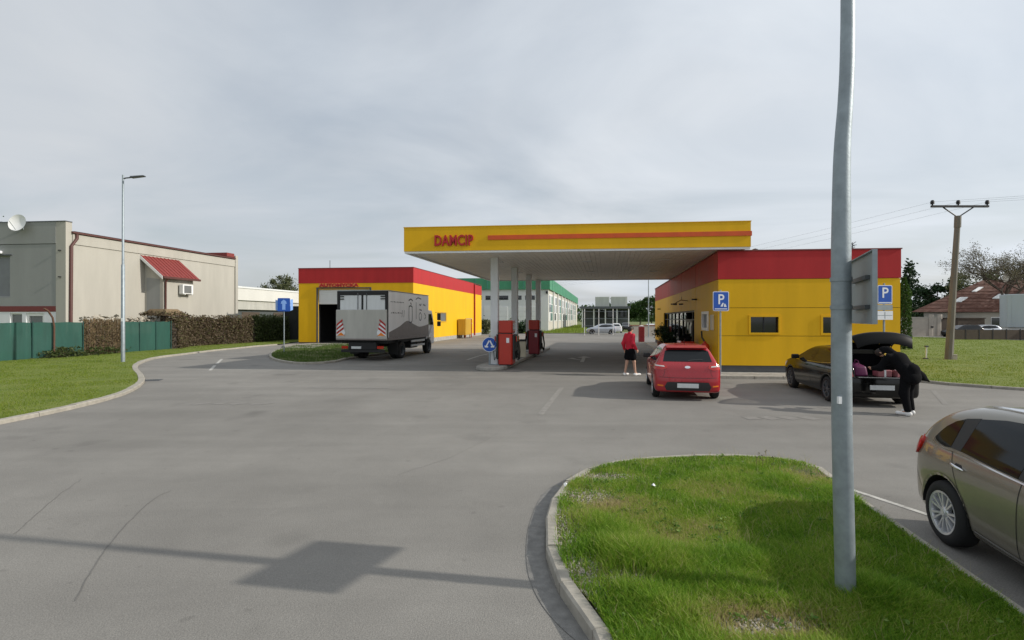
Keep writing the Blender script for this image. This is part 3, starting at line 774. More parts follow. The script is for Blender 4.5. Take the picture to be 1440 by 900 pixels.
# broad-leaved weeds and dry stalks among the grass
C_ = []; n = 0
while n < 240:
    x, y = nr.uniform(0, 4.6), nr.uniform(2.9, 7.4)
    if inpoly(isl_in, np.array([x]), np.array([y]))[0]: C_.append((x, y)); n += 1
C_ = np.array(C_); P = np.repeat(C_, 14, 0); P = np.concatenate([P+nr.normal(0, .022, P.shape), nr.uniform(.105, .155, (len(P), 1))], 1)
V, F, q = leaf_quads(P, .016, .2); npob('clover', V, F, 'weed_leaf', label='scattered broad-leaved clover weeds in the near island grass', cat='weeds', kind='stuff', attrs={'rnd': q})
X = nr.uniform(0, 4.8, 2600); Y = nr.uniform(2.8, 7.5, 2600); k = inpoly(inset(isl_poly, .06), X, Y); X, Y = X[k], Y[k]
V, F, q = blades(X, Y, np.full(len(X), .09), nr.uniform(.08, .2, len(X)), np.full(len(X), .0035), nr.uniform(.2, 1.1, len(X)), nr.uniform(.0, 1, len(X)), 2); npob('dry_stalks', V, F, 'dry_blade', label='pale dry stalks mixed into the near island grass', cat='grass', kind='stuff', attrs={'rnd': q})
# small gravel stones along the kerb in the bare patches
sv_ = []; sf_ = []
for i in range(3200):
    while True:
        x = rnd.uniform(.15, 2.0); y = rnd.uniform(3.1, 6.6)
        if rnd.random() < float(bare(np.array([x]), np.array([y]))[0]) and inpoly(isl_in, np.array([x]), np.array([y]))[0]: break
    s = rnd.uniform(.004, .014); k = len(sv_)
    for a in range(4): sv_.append((x+s*math.cos(a*1.57+i), y+s*math.sin(a*1.57+i), .098))
    sv_.append((x, y, .098+s*.9)); sf_ += [(k+a, k+(a+1) % 4, k+4) for a in range(4)]
m_ = MB(); m_.v = sv_; m_.f = sf_
ob('pebbles', m_, 'stone', local=True, label='loose pale grit in bare soil along the island kerb', cat='gravel', kind='stuff')

# road markings, cracks
def marking(pts, wd, matn='road_paint', name='road_marking', z=.004):
    P = [G(*p) for p in pts]; mb = MB(); A = []; B = []
    for i, p in enumerate(P):
        d = (P[min(i+1, len(P)-1)]-P[max(i-1, 0)]).normalized(); n = Vector((-d.y, d.x, 0))*wd/2
        A.append((p.x+n.x, p.y+n.y, z)); B.append((p.x-n.x, p.y-n.y, z))
    mb.strip(A, B); return ob(name, mb, matn, asphalt)
marking([(657, 506), (672, 501), (686.5, 497.5)], .12)
marking([(760, 583), (790, 545)], .14, 'road_paint_mid')
marking([(295.6, 521), (302, 514)], .12); marking([(305, 511.5), (312, 505)], .12)
marking([(1198, 689), (1300, 722.5), (1345, 738)], .07, 'road_paint')
marking([(1066, 547), (1076, 542), (1092, 541.5)], .09, 'road_paint_faded')
marking([(1150, 573), (1210, 579), (1276, 587)], .10, 'road_paint_faded')
marking([(1312, 549), (1330, 569)], .12, 'road_paint_faded')
marking([(430, 545), (550, 545.5)], .25, 'road_paint_faded')
for x0, x1 in ((270, 296), (304, 314), (324, 346), (352, 384)): marking([(x0, 569), (x1, 566.5)], .26, 'road_paint_faded')
for x0, x1 in ((1052, 1062), (1072, 1092), (1098, 1120), (1126, 1150)): marking([(x0, 586), (x1, 590)], .3, 'road_paint_faded')
# two-way arrow under the canopy
ar = MB(); c0 = G(820, 505.5)
def AT(u, v, z): p = c0+Vector((math.cos(RAD(10)), -math.sin(RAD(10)), 0))*u+Vector((math.sin(RAD(10)), math.cos(RAD(10)), 0))*v; return (p.x, p.y, .004)
ar.T = AT
ar._a([(-.09, -1.6, 0), (.09, -1.6, 0), (.09, 1.2, 0), (-.09, 1.2, 0)], [(0, 1, 2, 3)])
ar._a([(-.38, 1.205, 0), (.38, 1.205, 0), (0, 2.3, 0)], [(0, 1, 2)])
ar._a([(-.095, -.55, 0), (-.095, -.3, 0), (-.5, .35, 0), (-.68, .35, 0)], [(0, 1, 2, 3)])
ar._a([(-.85, .355, 0), (-.35, .355, 0), (-.60, 1.0, 0)], [(0, 1, 2)])
ob('arrow_marking', ar, 'road_paint', asphalt)
def crack(pts, wd):
    P = catmull(pts, 6, False); P = P+nr.normal(0, .6, P.shape)
    marking([tuple(p) for p in P], wd, 'crack', 'crack', .003)
gp = G(212, 535); gr = empty('drain_grate', (gp.x, gp.y, .003), RAD(20), 'dark iron drain grate beside the curved lawn kerb', 'drain')
ob('frame', panelled(MB(), -.30, .30, 0, .012, -.22, .22, []) if False else MB().box(-.30, .30, -.22, -.18, 0, .012).box(-.30, .30, .18, .22, 0, .012).box(-.30, -.26, -.179, .179, 0, .012).box(.26, .30, -.179, .179, 0, .012), 'galv_dark', gr, local=True)
for k in range(7): ob('bar', MB().box(-.24+k*.075, -.205+k*.075, -.178, .178, 0, .009), 'galv_dark', gr, local=True)
ob('sump', MB().box(-.258, .258, -.178, .178, -.002, .0015), 'core_dark', gr, local=True)
crack([(106, 845), (125, 808), (150, 772), (180, 735), (212, 705), (240, 690)], .010)
crack([(20, 752), (50, 725), (85, 695), (115, 675)], .007)
crack([(700, 610), (640, 640), (560, 668)], .006)
# ------------------------------------------------------------------ shop
SH = Fr((7.7, 19.1))
shop = empty('shop_building', SH(3, 5, 0), 0, 'yellow filling station shop with red roof band and grey plinth', 'building')
SW, SDp, SHt, RB = SH.sa(1266), 25.0, 4.60, 3.57
wins = [(SH.sa(1055.5), SH.sa(1094.5), 1.58, 2.16), (SH.sa(1157), SH.sa(1197), 1.57, 2.15), (SH.sa(1236), SH.sa(1255), 1.57, 2.15)]
wins = wins[:2]
st = (5.3, 18.4, .12, 2.5)          # shopfront opening in b, z
wn = (1.8, 3.2, 1.6, 2.4)
core = MB(SH)
panelled(core, .05, SW-.05, 0, SHt-.06, .06, .30, [(w0-.0, w1+.0, z0, z1) for w0, w1, z0, z1 in wins])
panelled(core, .31, SDp, 0, SHt-.06, .06, .28, [st, wn], 'b')
core.box(SW-.28, SW-.06, .31, SDp, 0, SHt-.06); core.box(.29, SW-.29, SDp-.25, SDp-.02, 0, SHt-.06)
ob('wall', core, 'core_dark', shop)
ob('floor_slab', MB(SH).box(.3, SW-.3, .32, SDp-.3, .0, .11), 'concrete', shop)
ob('ceiling', MB(SH).box(.3, SW-.3, .32, SDp-.3, 2.9, 2.95), 'soffit', shop)
rows = [(.36, 1.450), (1.466, 2.492), (2.508, 3.558)]
for z0, z1 in rows:
    ob('wall_panel', panelled(MB(SH), 0.0, SW, z0, z1, 0, .058, [(w0, w1, a, b) for w0, w1, a, b in wins]), 'yellow', shop)
    ob('wall_panel', MB(SH).box(SW-.058, SW, .062, SDp, z0, z1), 'yellow', shop)
bs = [.062, 5.03, 9.55, 15.4, 20.2, SDp]
for i in range(5):
    b0, b1 = bs[i]+.02, bs[i+1]-.02
    ob('wall_panel', panelled(MB(SH), b0, b1, .36, RB-.01, 0, .057, [st, wn], 'b'), 'yellow', shop)
    ob('red_panel', MB(SH).box(0, .057, b0, b1, RB, SHt), 'red_band', shop)
ob('red_panel', MB(SH).box(-.02, SW+.02, -.02, .055, RB, SHt), 'red_band', shop)
ob('red_panel', MB(SH).box(SW-.05, SW+.02, .058, SDp, RB, SHt), 'red_band', shop)
pl_ = MB(SH).box(.015, SW-.015, .016, .059, 0, .35); panelled(pl_, .062, SDp, 0, .35, .015, .058, [(st[0], st[1], .1, .4)], 'b')
ob('plinth', pl_, 'plinth', shop)
rf = ob('roof', MB(SH).box(.06, SW-.03, .07, SDp-.05, SHt-.059, SHt-.03), 'galv_dark', shop)
ob('roof_flashing', MB(SH).box(-.05, SW+.05, -.05, .07, SHt+.002, SHt+.045).box(SW-.06, SW+.05, .072, SDp, SHt+.002, SHt+.045).box(-.05, .07, .072, SDp, SHt+.002, SHt+.045), 'brown_red', rf)
for w0, w1, z0, z1 in wins:
    f = MB(SH); t = .07; panelled(f, w0-t, w1+t, z0-t, z1+t, -.03, .10, [(w0, w1, z0, z1)])
    fo = ob('window', f, 'yellow', shop)
    ob('pane', MB(SH).box(w0-.01, w1+.01, .105, .125, z0-.01, z1+.01), 'glass_dark', fo)
    ob('mullion', MB(SH).box((w0+w1)/2-.02, (w0+w1)/2+.02, .085, .104, z0, z1), 'black_metal', fo)
# shopfront on the left wall
fr = MB(SH)
muls = [5.3, 6.4, 8.5, 9.8, 11.4, 13.1, 14.8, 16.6, 18.4]
for m in muls: fr.box(.10, .20, m-.05, m+.05, .12, 2.5)
fr.box(.101, .199, 5.36, 18.34, 2.42, 2.5); fr.box(.101, .199, 5.36, 18.34, .12, .22); fr.box(.102, .198, 5.36, 18.34, 2.02, 2.07)
sf = ob('shopfront', fr, 'black_metal', shop)
for i in range(len(muls)-1):
    if i == 1: continue
    ob('pane', MB(SH).box(.145, .155, muls[i]+.05, muls[i+1]-.05, .22, 2.42), 'shop_glass', sf)
dr = MB(SH); panelled(dr, 6.48, 7.43, .13, 2.01, .08, .13, [(6.6, 7.31, .3, 1.9)], 'b'); panelled(dr, 7.46, 8.42, .13, 2.01, .08, .13, [(7.58, 8.3, .3, 1.9)], 'b')
do = ob('door', dr, 'black_plastic', shop)
ob('pane', MB(SH).box(.10, .11, 6.6, 7.31, .3, 1.9).box(.10, .11, 7.58, 8.3, .3, 1.9), 'glass_dark', do)
ob('handle', MB(SH).tube([(.04, 7.36, .9), (.04, 7.36, 1.3)], .015, 6), 'chrome', do)
ob('notice', MB(SH).box(.068, .076, 6.75, 7.15, 1.35, 1.75), 'sign_white', do)
for b in (9.3, 11.8, 14.2): ob('blind', MB(SH).box(.25, .27, b, b+1.0, .4, 2.4), 'sign_white', shop)
f = MB(SH); panelled(f, 1.8, 3.2, 1.6, 2.4, -.05, .12, [(1.92, 3.08, 1.72, 2.28)], 'b'); fo = ob('window', f, 'pvc_white', shop)
ob('pane', MB(SH).box(.05, .06, 1.92, 3.08, 1.72, 2.28), 'glass_grey', fo)
ob('meter_box', MB(SH).box(-.09, -.001, .75, 1.15, 1.65, 2.25), 'cream', shop, bevel=.01)
for b, z in ((4.6, 2.95), (8.9, 2.85), (12.4, 2.95), (20.6, 2.8)): ob('overflow_spout', MB(SH).box(-.22, -.001, b, b+.10, z, z+.07), 'black_metal', shop)
lb = MB(SH); lb.tube([(-.001, 7.2, 3.0), (-.35, 7.2, 3.05), (-.62, 7.2, 2.9)], .02, 6); lb.tube([(-.32, 7.2, 3.06), (-.32, 7.2, 3.22)], .012, 6); lb.box(-.75, -.55, 7.1, 7.3, 2.80, 2.88)
ob('wall_lamp', lb, 'black_metal', shop)
# inside: shelves stand behind the glass
for i, b in enumerate((10.5, 13.6)):
    s = MB(SH)
    for z in (.12, .55, .98, 1.4): s.box(1.6, 2.1, b, b+2.0, z, z+.04)
    s.box(1.6, 2.1, b-.04, b-.001, .12, 1.8).box(1.6, 2.1, b+2.001, b+2.04, .12, 1.8)
    ob('shelf_unit', s, 'white_trim', None, label=('white goods shelf inside the shop near the door', 'white goods shelf inside the shop, deeper along the window')[i], cat='shelf')
# rooftop bits
an = empty('roof_antenna', SH(SH.sa(1199, 3), 3, SHt-.03), 0, 'small branching antenna on the yellow shop roof', 'antenna')
a0 = Vector(SH(SH.sa(1199, 3), 3, 0)); mb = MB(); mb.tube([a0+Vector((0, 0, SHt-.03)), a0+Vector((0, 0, SHt+.62))], .018, 6); ob('mast', mb, 'galv_dark', an)
mb = MB()
for k in range(16):
    t = rnd.uniform(0, 6.28); z = SHt+.42+rnd.random()*.28; l = rnd.uniform(.07, .17); c_ = a0+Vector((0, 0, z))
    mb.tube([c_, c_+Vector((math.cos(t)*l, math.sin(t)*l, rnd.uniform(-.05, .09)))], .012, 5)
ob('elements', mb, 'galv_dark', an)
for i, (px, b) in enumerate(((1062, 1.5), (1113, 2.5), (1160, 2.0), (1235, 2.0))):
    a = SH.sa(px, b); mb = MB(SH); T0 = SH; c_ = Vector(SH(a, b, SHt-.03))
    m2 = MB(); m2.lathe([(.07, 0), (.07, .22), (.11, .24), (.11, .29), (.0, .33)], 10, Matrix.Translation(c_))
    ob('roof_vent', m2, 'galv_dark', None, smooth=40, label='small metal vent cap on the yellow shop roof', cat='vent', group='vents on the shop roof')
# pavement in front
pv = MB(SH); pv.box(-.9, SW-.2, -1.15, -.004, .0, .11).box(-.9, -.004, .0, SDp, .0, .11)
ob('pavement', pv, 'concrete', local=True, label='concrete pavement along the yellow shop walls', cat='pavement', kind='structure')
kerb('concrete kerb stones before the shop pavement', [SH(a, -1.27, 0)[:2] for a in (-.95, 0, 2, 4, SW-.2)], .115, .115, .95, side=1)

# ------------------------------------------------------------------ canopy
CB, CT = 4.66, 5.64
cb0 = -.35
CL, CR, CD = SH.sa(568, cb0), SH.sa(1056, cb0), 14.6
can = empty('fuel_canopy', SH((CL+CR)/2, 6, 0), 0, 'wide yellow fuel canopy with orange stripe over the pumps', 'canopy')
CR2 = .85                           # behind the front the canopy stops at the shop wall
fa = MB(SH); fa.box(CL, CR, cb0, cb0+.12, CB+.06, CT).box(CL, CL+.12, cb0+.121, CD, CB+.06, CT).box(CR-.12, CR, cb0+.121, 3.2, CB+.06, CT).box(CL+.121, CR2, CD-.12, CD-.001, CB+.06, CT)
ob('fascia', fa, 'yellow', can)
ob('fascia_trim', MB(SH).box(CL+.02, CR-.02, cb0+.02, cb0+.14, CB-.02, CB+.058).box(CL+.02, CL+.14, cb0+.141, CD, CB-.02, CB+.058).box(CL+.141, CR2, CD-.14, CD-.002, CB-.02, CB+.058), 'white_trim', can)
ob('roof_deck', MB(SH).box(CL+.13, CR2, cb0+.13, CD-.13, CT-.35, CT-.30).box(CR2+.001, CR-.13, cb0+.13, 3.1, CT-.35, CT-.30), 'galv_dark', can)
sof = MB(SH); a = CL+.15
while a < CR2-.2:
    sof.box(a, a+.19, cb0+.145, CD-.145, CB+.03, CB+.055); a += .20
ob('soffit', sof, 'soffit', can, kind='stuff')
ob('soffit_backing', MB(SH).box(CL+.14, CR2, cb0+.14, CD-.14, CB+.07, CB+.09).box(CR2+.001, CR-.13, cb0+.14, 3.0, CB+.07, CB+.09), 'soffit', can)
ob('gap_filler', MB(SH).box(.0, .05, .07, CD-.16, SHt+.0465, CB+.0295), 'soffit', can)
sa0, sa1 = SH.sa(686, cb0-.03), SH.sa(1056, cb0-.03)
ob('stripe', MB(SH).box(sa0, CR+.03, cb0-.03, cb0-.002, CB+.46, CB+.63).box(CR+.002, CR+.03, cb0-.001, 3.2, CB+.46, CB+.63), 'orange_stripe', can)
tl = SH.sa(611, cb0)
ob('lettering', text_mb('DAMCIP', .56, .06, lambda x, y, z: SH(tl+x, cb0-.035+z*-1, CB+.27+y), bold=.014, sx=.72, space=1.05), 'red_letter', can)
ob('cap_flashing', MB(SH).box(CL-.015, CR+.015, cb0-.015, cb0+.13, CT+.001, CT+.03).box(CL-.015, CL+.13, cb0+.131, CD, CT+.001, CT+.03), 'yellow', can)
for i, b in enumerate((3.2, 8.6)):
    for j, a in enumerate((-9.2, -5.2, -1.8)):
        ob('soffit_lamp', MB(SH).box(a, a+.42, b, b+.42, CB+.005, CB+.029), 'white_trim', can)
# columns of the pump row
p0 = G(696, 517)
cols = [p0]+[Vector((XA(px, 21.9+s), 21.9+s, 0)) for px, s in ((724, 4.4), (743.5, 8.7), (757, 12.2))]
for p in cols:
    mb = MB(); x, y = p.x, p.y; rr = .155
    q = [(x+rr*(u*SH.r.x+v*SH.d.x), y+rr*(u*SH.r.y+v*SH.d.y)) for u, v in ((-1, -1), (1, -1), (1, 1), (-1, 1))]
    mb.prism(q, .0, CB+.03); co = ob('column', mb, 'white_steel', can, bevel=.012)
    mb = MB(); q2 = [(x+(a-x)*1.35, y+(b-y)*1.35) for a, b in q]; mb.prism(q2, .14, .17); ob('base_plate', mb, 'galv', co)
# pump island
PI_ = Fr((p0.x, p0.y), 6.0, 11.6)
isl = []
for k in range(9):
    t = math.pi+math.pi*k/8; isl.append((.62*math.cos(t), -.55+.95*math.sin(t)))
isl += [(.62, 13.6), (-.62, 13.6)]
m = MB(PI_); m.prism(isl, .0, .14); ob('pump_island', m, 'concrete', None, bevel=.02, label='raised concrete pump island under the canopy columns', cat='island', kind='structure')
# blue keep-either-side sign
def round_sign():
    t = empty('round_sign', (p0.x-.22, p0.y-.24, .14), 0, 'round blue sign with two white arrows before the canopy column', 'sign')
    mb = MB(); mb.tube([(0, 0, 0), (0, 0, 1.25)], .035, 8); ob('post', mb, 'galv', t, smooth=60, local=True)
    R0 = .315; zc = HZ(484.5, p0.y-.3)-.14
    Mx = Matrix.Translation((0, -.05, zc)) @ Matrix.Rotation(RAD(90), 4, 'X')
    mb = MB(); mb.lathe([(0, -.012), (R0, -.012), (R0, .0), (0, .0)], 36, Mx); d = ob('disc', mb, 'sign_white', t, local=True)
    mb = MB(); mb.lathe([(0, .001), (R0-.022, .001), (R0-.022, .005), (0, .005)], 36, Mx); ob('blue_face', mb, 'sign_blue', d, local=True)
    mb = MB()
    for s in (-1, 1):
        a_ = Vector((s*.012, .17)); b_ = Vector((s*.13, -.06)); n = Vector((b_.y-a_.y, -(b_.x-a_.x))).normalized()*.03
        pts = [(a_+n), (b_+n), (b_-n), (a_-n)]
        mb.prism([(p.x, zc+p.y) for p in pts], -.064, -.0572, 'y')
        mb.prism([(s*.05, zc-.075), (s*.215, zc-.035), (s*.195, zc-.125), (s*.06, zc-.125)], -.0642, -.0573, 'y')
    ob('arrows', mb, 'sign_white', d, local=True)
round_sign()
# fuel pumps
def pump(px, py, b_mat, label, s=1.0, face=1):
    p = G(px, py, .14); t = empty('fuel_pump', (p.x, p.y, .14), RAD(-8), label, 'fuel pump', 'fuel pumps on the island')
    W2, D2 = .30*s, .52*s
    body = [(-W2, -D2+.08), (-W2+.06, -D2), (W2-.06, -D2), (W2, -D2+.08), (W2, D2-.08), (W2-.06, D2), (-W2+.06, D2), (-W2, D2-.08)]
    ob('cabinet', MB().prism(body, .04, 1.32), b_mat, t, bevel=.015, local=True)
    ob('plinth', MB().prism([(x*.93, y*.95) for x, y in body], 0, .045), 'black_plastic', t, local=True)
    ob('display_head', MB().prism([(x*1.0, y*.96) for x, y in body], 1.36, 1.88), 'pump_red', t, bevel=.02, local=True)
    ob('neck', MB().prism([(x*.9, y*.9) for x, y in body], 1.315, 1.365), 'black_plastic', t, local=True)
    for sd in (-1, 1):
        pn = ob('nozzle_bay', MB().box(min(sd*W2, sd*(W2+.09)), max(sd*W2, sd*(W2+.09)), -D2+.06, D2-.06, .25, 1.30), 'black_plastic', t, bevel=.02, local=True)
        ob('screen', MB().box(min(sd*W2, sd*(W2+.01)), max(sd*W2, sd*(W2+.01)), -.3, .3, 1.45, 1.78), 'glass_grey', t, local=True)
        for k in range(4):
            y = -.33+.22*k; hb = MB(); x = sd*(W2+.13)
            hb.tube([(x, y, 1.15), (x+sd*.04, y, 1.0), (x+sd*.10, y+.03, .55), (x+sd*.07, y+.05, .2), (x-sd*.01, y+.03, .35), (x-sd*.03, y, .6)], .014, 6)
            ob('hose', hb, 'rubber', pn, smooth=60, local=True)
            ob('nozzle', MB().box(min(x, x+sd*.05), max(x, x+sd*.05), y-.03, y+.03, 1.0, 1.22), ('pump_red', 'hall_green', 'black_plastic', 'lamp_orange')[k], pn, bevel=.01, local=True)
    ob('price_card', MB().box(.05, .17, -D2-.012, -D2+.01, .95, 1.15), 'sign_white', t, local=True)
    return t
pump(713, 512.5, 'pump_red', 'red fuel pump right behind the blue round sign')
pump(752, 497.5, 'pump_maroon', 'dark maroon fuel pump farther along the island')
# bin between the pumps
p = G(734, 502, .14); t = empty('litter_bin', (p.x, p.y, .14), 0, 'pale litter bin standing between the two fuel pumps', 'bin')
ob('body', MB().box(-.2, .2, -.2, .2, 0, .8), 'cream', t, bevel=.02, local=True); ob('lid', MB().box(-.22, .22, -.22, .22, .81, .9), 'black_plastic', t, bevel=.02, local=True)

# ------------------------------------------------------------------ car wash
WA = Fr((-8.1, 42.0))
wash = empty('car_wash', WA(-5, 8, 0), 0, 'tall yellow and red car wash hall with open bay', 'building')
WL = WA.sa(420); WD = 23.4; WH = 6.3; WB = 5.05
d0, d1 = WA.sa(447.5), WA.sa(520)
bay = (d0, d1, 0, 4.53)
c = MB(WA); panelled(c, WL+.05, -.05, 0, WH-.06, .06, .3, [bay]); c.box(-.28, -.06, .31, WD, 0, WH-.06).box(WL+.06, WL+.28, .31, WD, 0, WH-.06).box(WL+.29, -.29, WD-.25, WD-.05, 0, WH-.06)
ob('wall', c, 'core_dark', wash)
ob('front_panel', panelled(MB(WA), WL, 0, .12, WB-.005, 0, .058, [bay]), 'yellow', wash)
ob('front_plinth', panelled(MB(WA), WL+.02, -.02, 0, .115, .018, .058, [bay]), 'plinth', wash)
bw0, bw1 = WA.sb(619), WA.sb(627.5)
for b0, b1 in ((.06, 7.5), (7.51, 15.0), (15.01, WA.sb(666)), (WA.sb(666)+.15, WD)):
    ob('wall_panel', panelled(MB(WA), b0, b1, .35, WB-.005, -.058, 0, [(bw0, bw1, 1.75, 2.75)], 'b'), 'yellow', wash)
    ob('red_panel', MB(WA).box(-.055, .015, b0, b1, WB, WH-(.0 if b0 < 18 else .12)), 'red_band', wash)
ob('side_plinth', MB(WA).box(-.056, -.012, .061, WD, 0, .345), 'concrete', wash)
ob('red_panel', MB(WA).box(WL-.015, .015, -.015, .057, WB, WH), 'red_band', wash)
rf = ob('roof', MB(WA).box(WL+.07, -.065, .07, WD-.1, WH-.058, WH-.03), 'galv_dark', wash)
ob('roof_flashing', MB(WA).box(WL-.04, .04, -.04, .07, WH+.002, WH+.04).box(-.07, .04, .072, WD, WH+.002, WH+.04), 'brown_red', rf)
fo = ob('window', panelled(MB(WA), bw0, bw1, 1.75, 2.75, -.05, .03, [(bw0+.12, bw1-.12, 1.87, 2.63)], 'b'), 'yellow_box', wash)
ob('pane', MB(WA).box(-.03, -.02, bw0+.12, bw1-.12, 1.87, 2.63), 'glass_grey', fo)
ob('downpipe', MB(WA).tube([(.08, WA.sb(666.5)+.07, .1), (.08, WA.sb(666.5)+.07, WH-.1)], .085, 8), 'red_letter', wash, smooth=60)
sh = ob('roller_door', MB(WA).box(d0, d1, .12, .18, 3.30, 4.53), 'hall_white', wash)
for k in range(6): ob('slat', MB(WA).box(d0+.01, d1-.01, .10, .119, 3.32+k*.2, 3.50+k*.2), 'hall_white', sh)
ob('door_frame', MB(WA).box(d0-.14, d0-.002, -.05, .2, 0, 4.6).box(d1+.002, d1+.14, -.05, .2, 0, 4.6).box(d0-.14, d1+.14, -.05, .2, 4.601, 4.70), 'plinth', wash)
ob('bay_back', MB(WA).box(d0-2, d1+2, 9, 9.2, 0, 5.5), 'core_dark', wash)
bs0, bs1 = WA.sa(449), WA.sa(501)
bn = ob('name_board', MB(WA).box(bs0, bs1, -.09, -.03, 4.72, 5.04), 'wash_board', wash)
ob('lettering', text_mb('AUTOMYCKA', .36, .03, lambda x, y, z: WA(bs0+.08+x, -.105-z, 4.755+y), bold=.018, sx=1.5), 'red_letter', bn)
for i, (px, b) in enumerate(((464, 1.0), (556, 2.0), (597, .6))):
    pass
mb = MB(); c_ = Vector(WA(WA.sa(464, .5), .5, WH-.03)); mb.tube([c_, c_+Vector((0, 0, .75))], .025, 6); ob('roof_rod', mb, 'galv_dark', None, label='thin lightning rod on the car wash roof', cat='rod')
# yellow cabinet and red rack by its side wall
b0 = WA.sb(650, .5); t = empty('yellow_cabinet', WA(.6, b0, 0), 0, 'yellow metal cabinet on a trestle against the car wash wall', 'cabinet')
ob('body', MB(WA).box(.12, .95, b0-.3, b0+1.9, .35, 2.05), 'yellow_box', t, bevel=.02)
ob('door', MB(WA).box(.951, .975, b0-.2, b0+1.8, .45, 1.95), 'yellow_box', t)
for u in (.2, .85):
    for v in (-.2, 1.8): ob('leg', MB(WA).box(u-.04, u+.04, b0+v-.04, b0+v+.04, 0, .349), 'rust', t)
b1_ = b0+2.6; t = empty('hose_rack', WA(.5, b1_, 0), 0, 'red and white hose rack beside the yellow cabinet', 'rack')
for u in (.15, .8): ob('post', MB(WA).box(u-.04, u+.04, b1_, b1_+.08, 0, 2.1), 'red_letter', t)
for z in (.3, .9, 1.5, 2.0): ob('shelf', MB(WA).box(.195, .755, b1_, b1_+.5, z, z+.12), 'sign_white' if z != .9 else 'red_letter', t)
# ------------------------------------------------------------------ left house
LB_ = Fr((-27.0, 31.0))
house = empty('commercial_house', LB_(-4, 6, 0), 0, 'pale rendered two-storey house with grey front and red porch', 'building')
EV = 7.28; PAR = 7.98; LLen = LB_.sb(329.5); LWid = 13.0
rec = (-LWid, LB_.sa(14, 0), 3.4, 5.95)
fwin = [(LB_.sa(14), LB_.sa(31), 1.0, 2.42), (LB_.sa(36.5), LB_.sa(62), .9, 2.42)]
pil = LB_.sa(79)
ob('side_wall', MB(LB_).box(-.3, 0, .352, LLen, 0, EV), 'render_white', house)
ob('side_cornice', MB(LB_).box(.002, .06, .352, LLen, EV-.62, EV-.01), 'render_white', house)
ob('front_wall', panelled(MB(LB_), -LWid, pil, 2.86, 6.63, 0, .35, [rec]), 'render_grey', house)
ob('parapet', MB(LB_).box(-LWid, pil, -.03, .35, 6.66, PAR), 'render_grey', house)
ob('parapet_cap', MB(LB_).box(-LWid, .03, -.06, .36, PAR+.001, PAR+.05), 'galv_dark', house)
ob('corner_pilaster', MB(LB_).box(pil+.001, 0, -.02, .351, 0, PAR), 'render_white', house)
ob('red_band', MB(LB_).box(-LWid, pil-.002, -.02, .35, 2.86-.34, 2.858), 'brown_red', house)
ob('lower_wall', panelled(MB(LB_), -LWid, pil, 0, 2.515, 0, .35, fwin), 'render_pale', house)
for i, (w0, w1, z0, z1) in enumerate(fwin):
    t = .16 if i else .06
    f = ob('window', panelled(MB(LB_), w0, w1, z0, z1, .05, .18, [(w0+t, w1-t, z0+t, z1-t)]), 'pvc_white', house)
    ob('pane', MB(LB_).box(w0+t, w1-t, .12, .13, z0+t, z1-t), 'glass_grey', f)
f = ob('window', panelled(MB(LB_), rec[0], rec[1], rec[2], rec[3], .12, .22, [(rec[0], rec[1]-.12, rec[2]+.1, rec[3]-.1)]), 'render_grey', house)
ob('pane', MB(LB_).box(rec[0], rec[1]-.12, .17, .18, rec[2]+.1, rec[3]-.1), 'glass_grey', f)
ob('window_lintel', MB(LB_).box(rec[0], rec[1]+.15, -.05, -.001, rec[3]+.02, rec[3]+.09), 'galv_dark', house)
for z in (6.2, 4.6): ob('wall_hook', MB(LB_).box(-.42, -.30, -.12, -.021, z, z+.06), 'black_metal', house)
ob('gutter', MB(LB_).box(.0, .16, .30, LLen, EV+.04, EV+.15), 'gutter_brown', house)
ob('roof_slope', MB(LB_)._a([(-.0, .36, EV+.17), (.16, .36, EV+.17), (.16, LLen, EV+.17), (-.0, LLen, EV+.17), (-LWid, .36, EV+.2), (-LWid, LLen, EV+.2), (-5, .36, EV+.45), (-5, LLen, EV+.45)], [(0, 1, 2, 3), (0, 3, 7, 6), (6, 7, 5, 4)]), 'gutter_brown', house)
ob('rear_parapet', MB(LB_).box(-4.2, .12, LLen+.001, LLen+.3, 0, EV+.35), 'render_white', house)
ob('parapet_tile', MB(LB_).box(-4.2, .0, LLen-.9, LLen-.001, EV+.2, EV+.52), 'tile_red', house)
dp = MB(LB_); dp.tube([(.12, .55, EV+.0), (.12, .55, EV-.25), (.08, .25, EV-.75), (.08, .2, .1)], .085, 8)
ob('downpipe', dp, 'gutter_brown', house, smooth=60)
ob('outdoor_lamp', MB(LB_).box(LB_.sa(-12), LB_.sa(4), -.35, -.001, 6.08, 6.25), 'sign_white', house, bevel=.03)
# porch on the side wall
q0, q1, pr = LB_.sb(203.5), LB_.sb(203.5)+2.65, 1.42
pz0, pz1 = 5.2, 6.52
ob('porch_wall', MB(LB_).hexa([(.002, q0, 0), (pr, q0, 0), (pr, q1, 0), (.002, q1, 0), (.002, q0, pz1-.15), (pr, q0, pz0-.08), (pr, q1, pz0-.08), (.002, q1, pz1-.15)]), 'render_white', house)
pf = MB(LB_); 
pf._a([(.15, q0-.01, .2), (pr-.25, q0-.01, .2), (pr-.25, q0-.01, 4.9), (.15, q0-.01, 5.0)], [(0, 1, 2, 3)])
ob('porch_front_shade', pf, 'render_grey', house)  # flat grey sheet: shade of the porch front put into the colour
rf = ob('porch_roof', MB(LB_).hexa([(.0, q0-.35, pz1-.06), (pr+.28, q0-.35, pz0-.2), (pr+.28, q1+.3, pz0-.2), (.0, q1+.3, pz1-.06), (.0, q0-.35, pz1+.03), (pr+.28, q0-.35, pz0-.11), (pr+.28, q1+.3, pz0-.11), (.0, q1+.3, pz1+.03)]), 'tile_red', house)
nt_ = 10
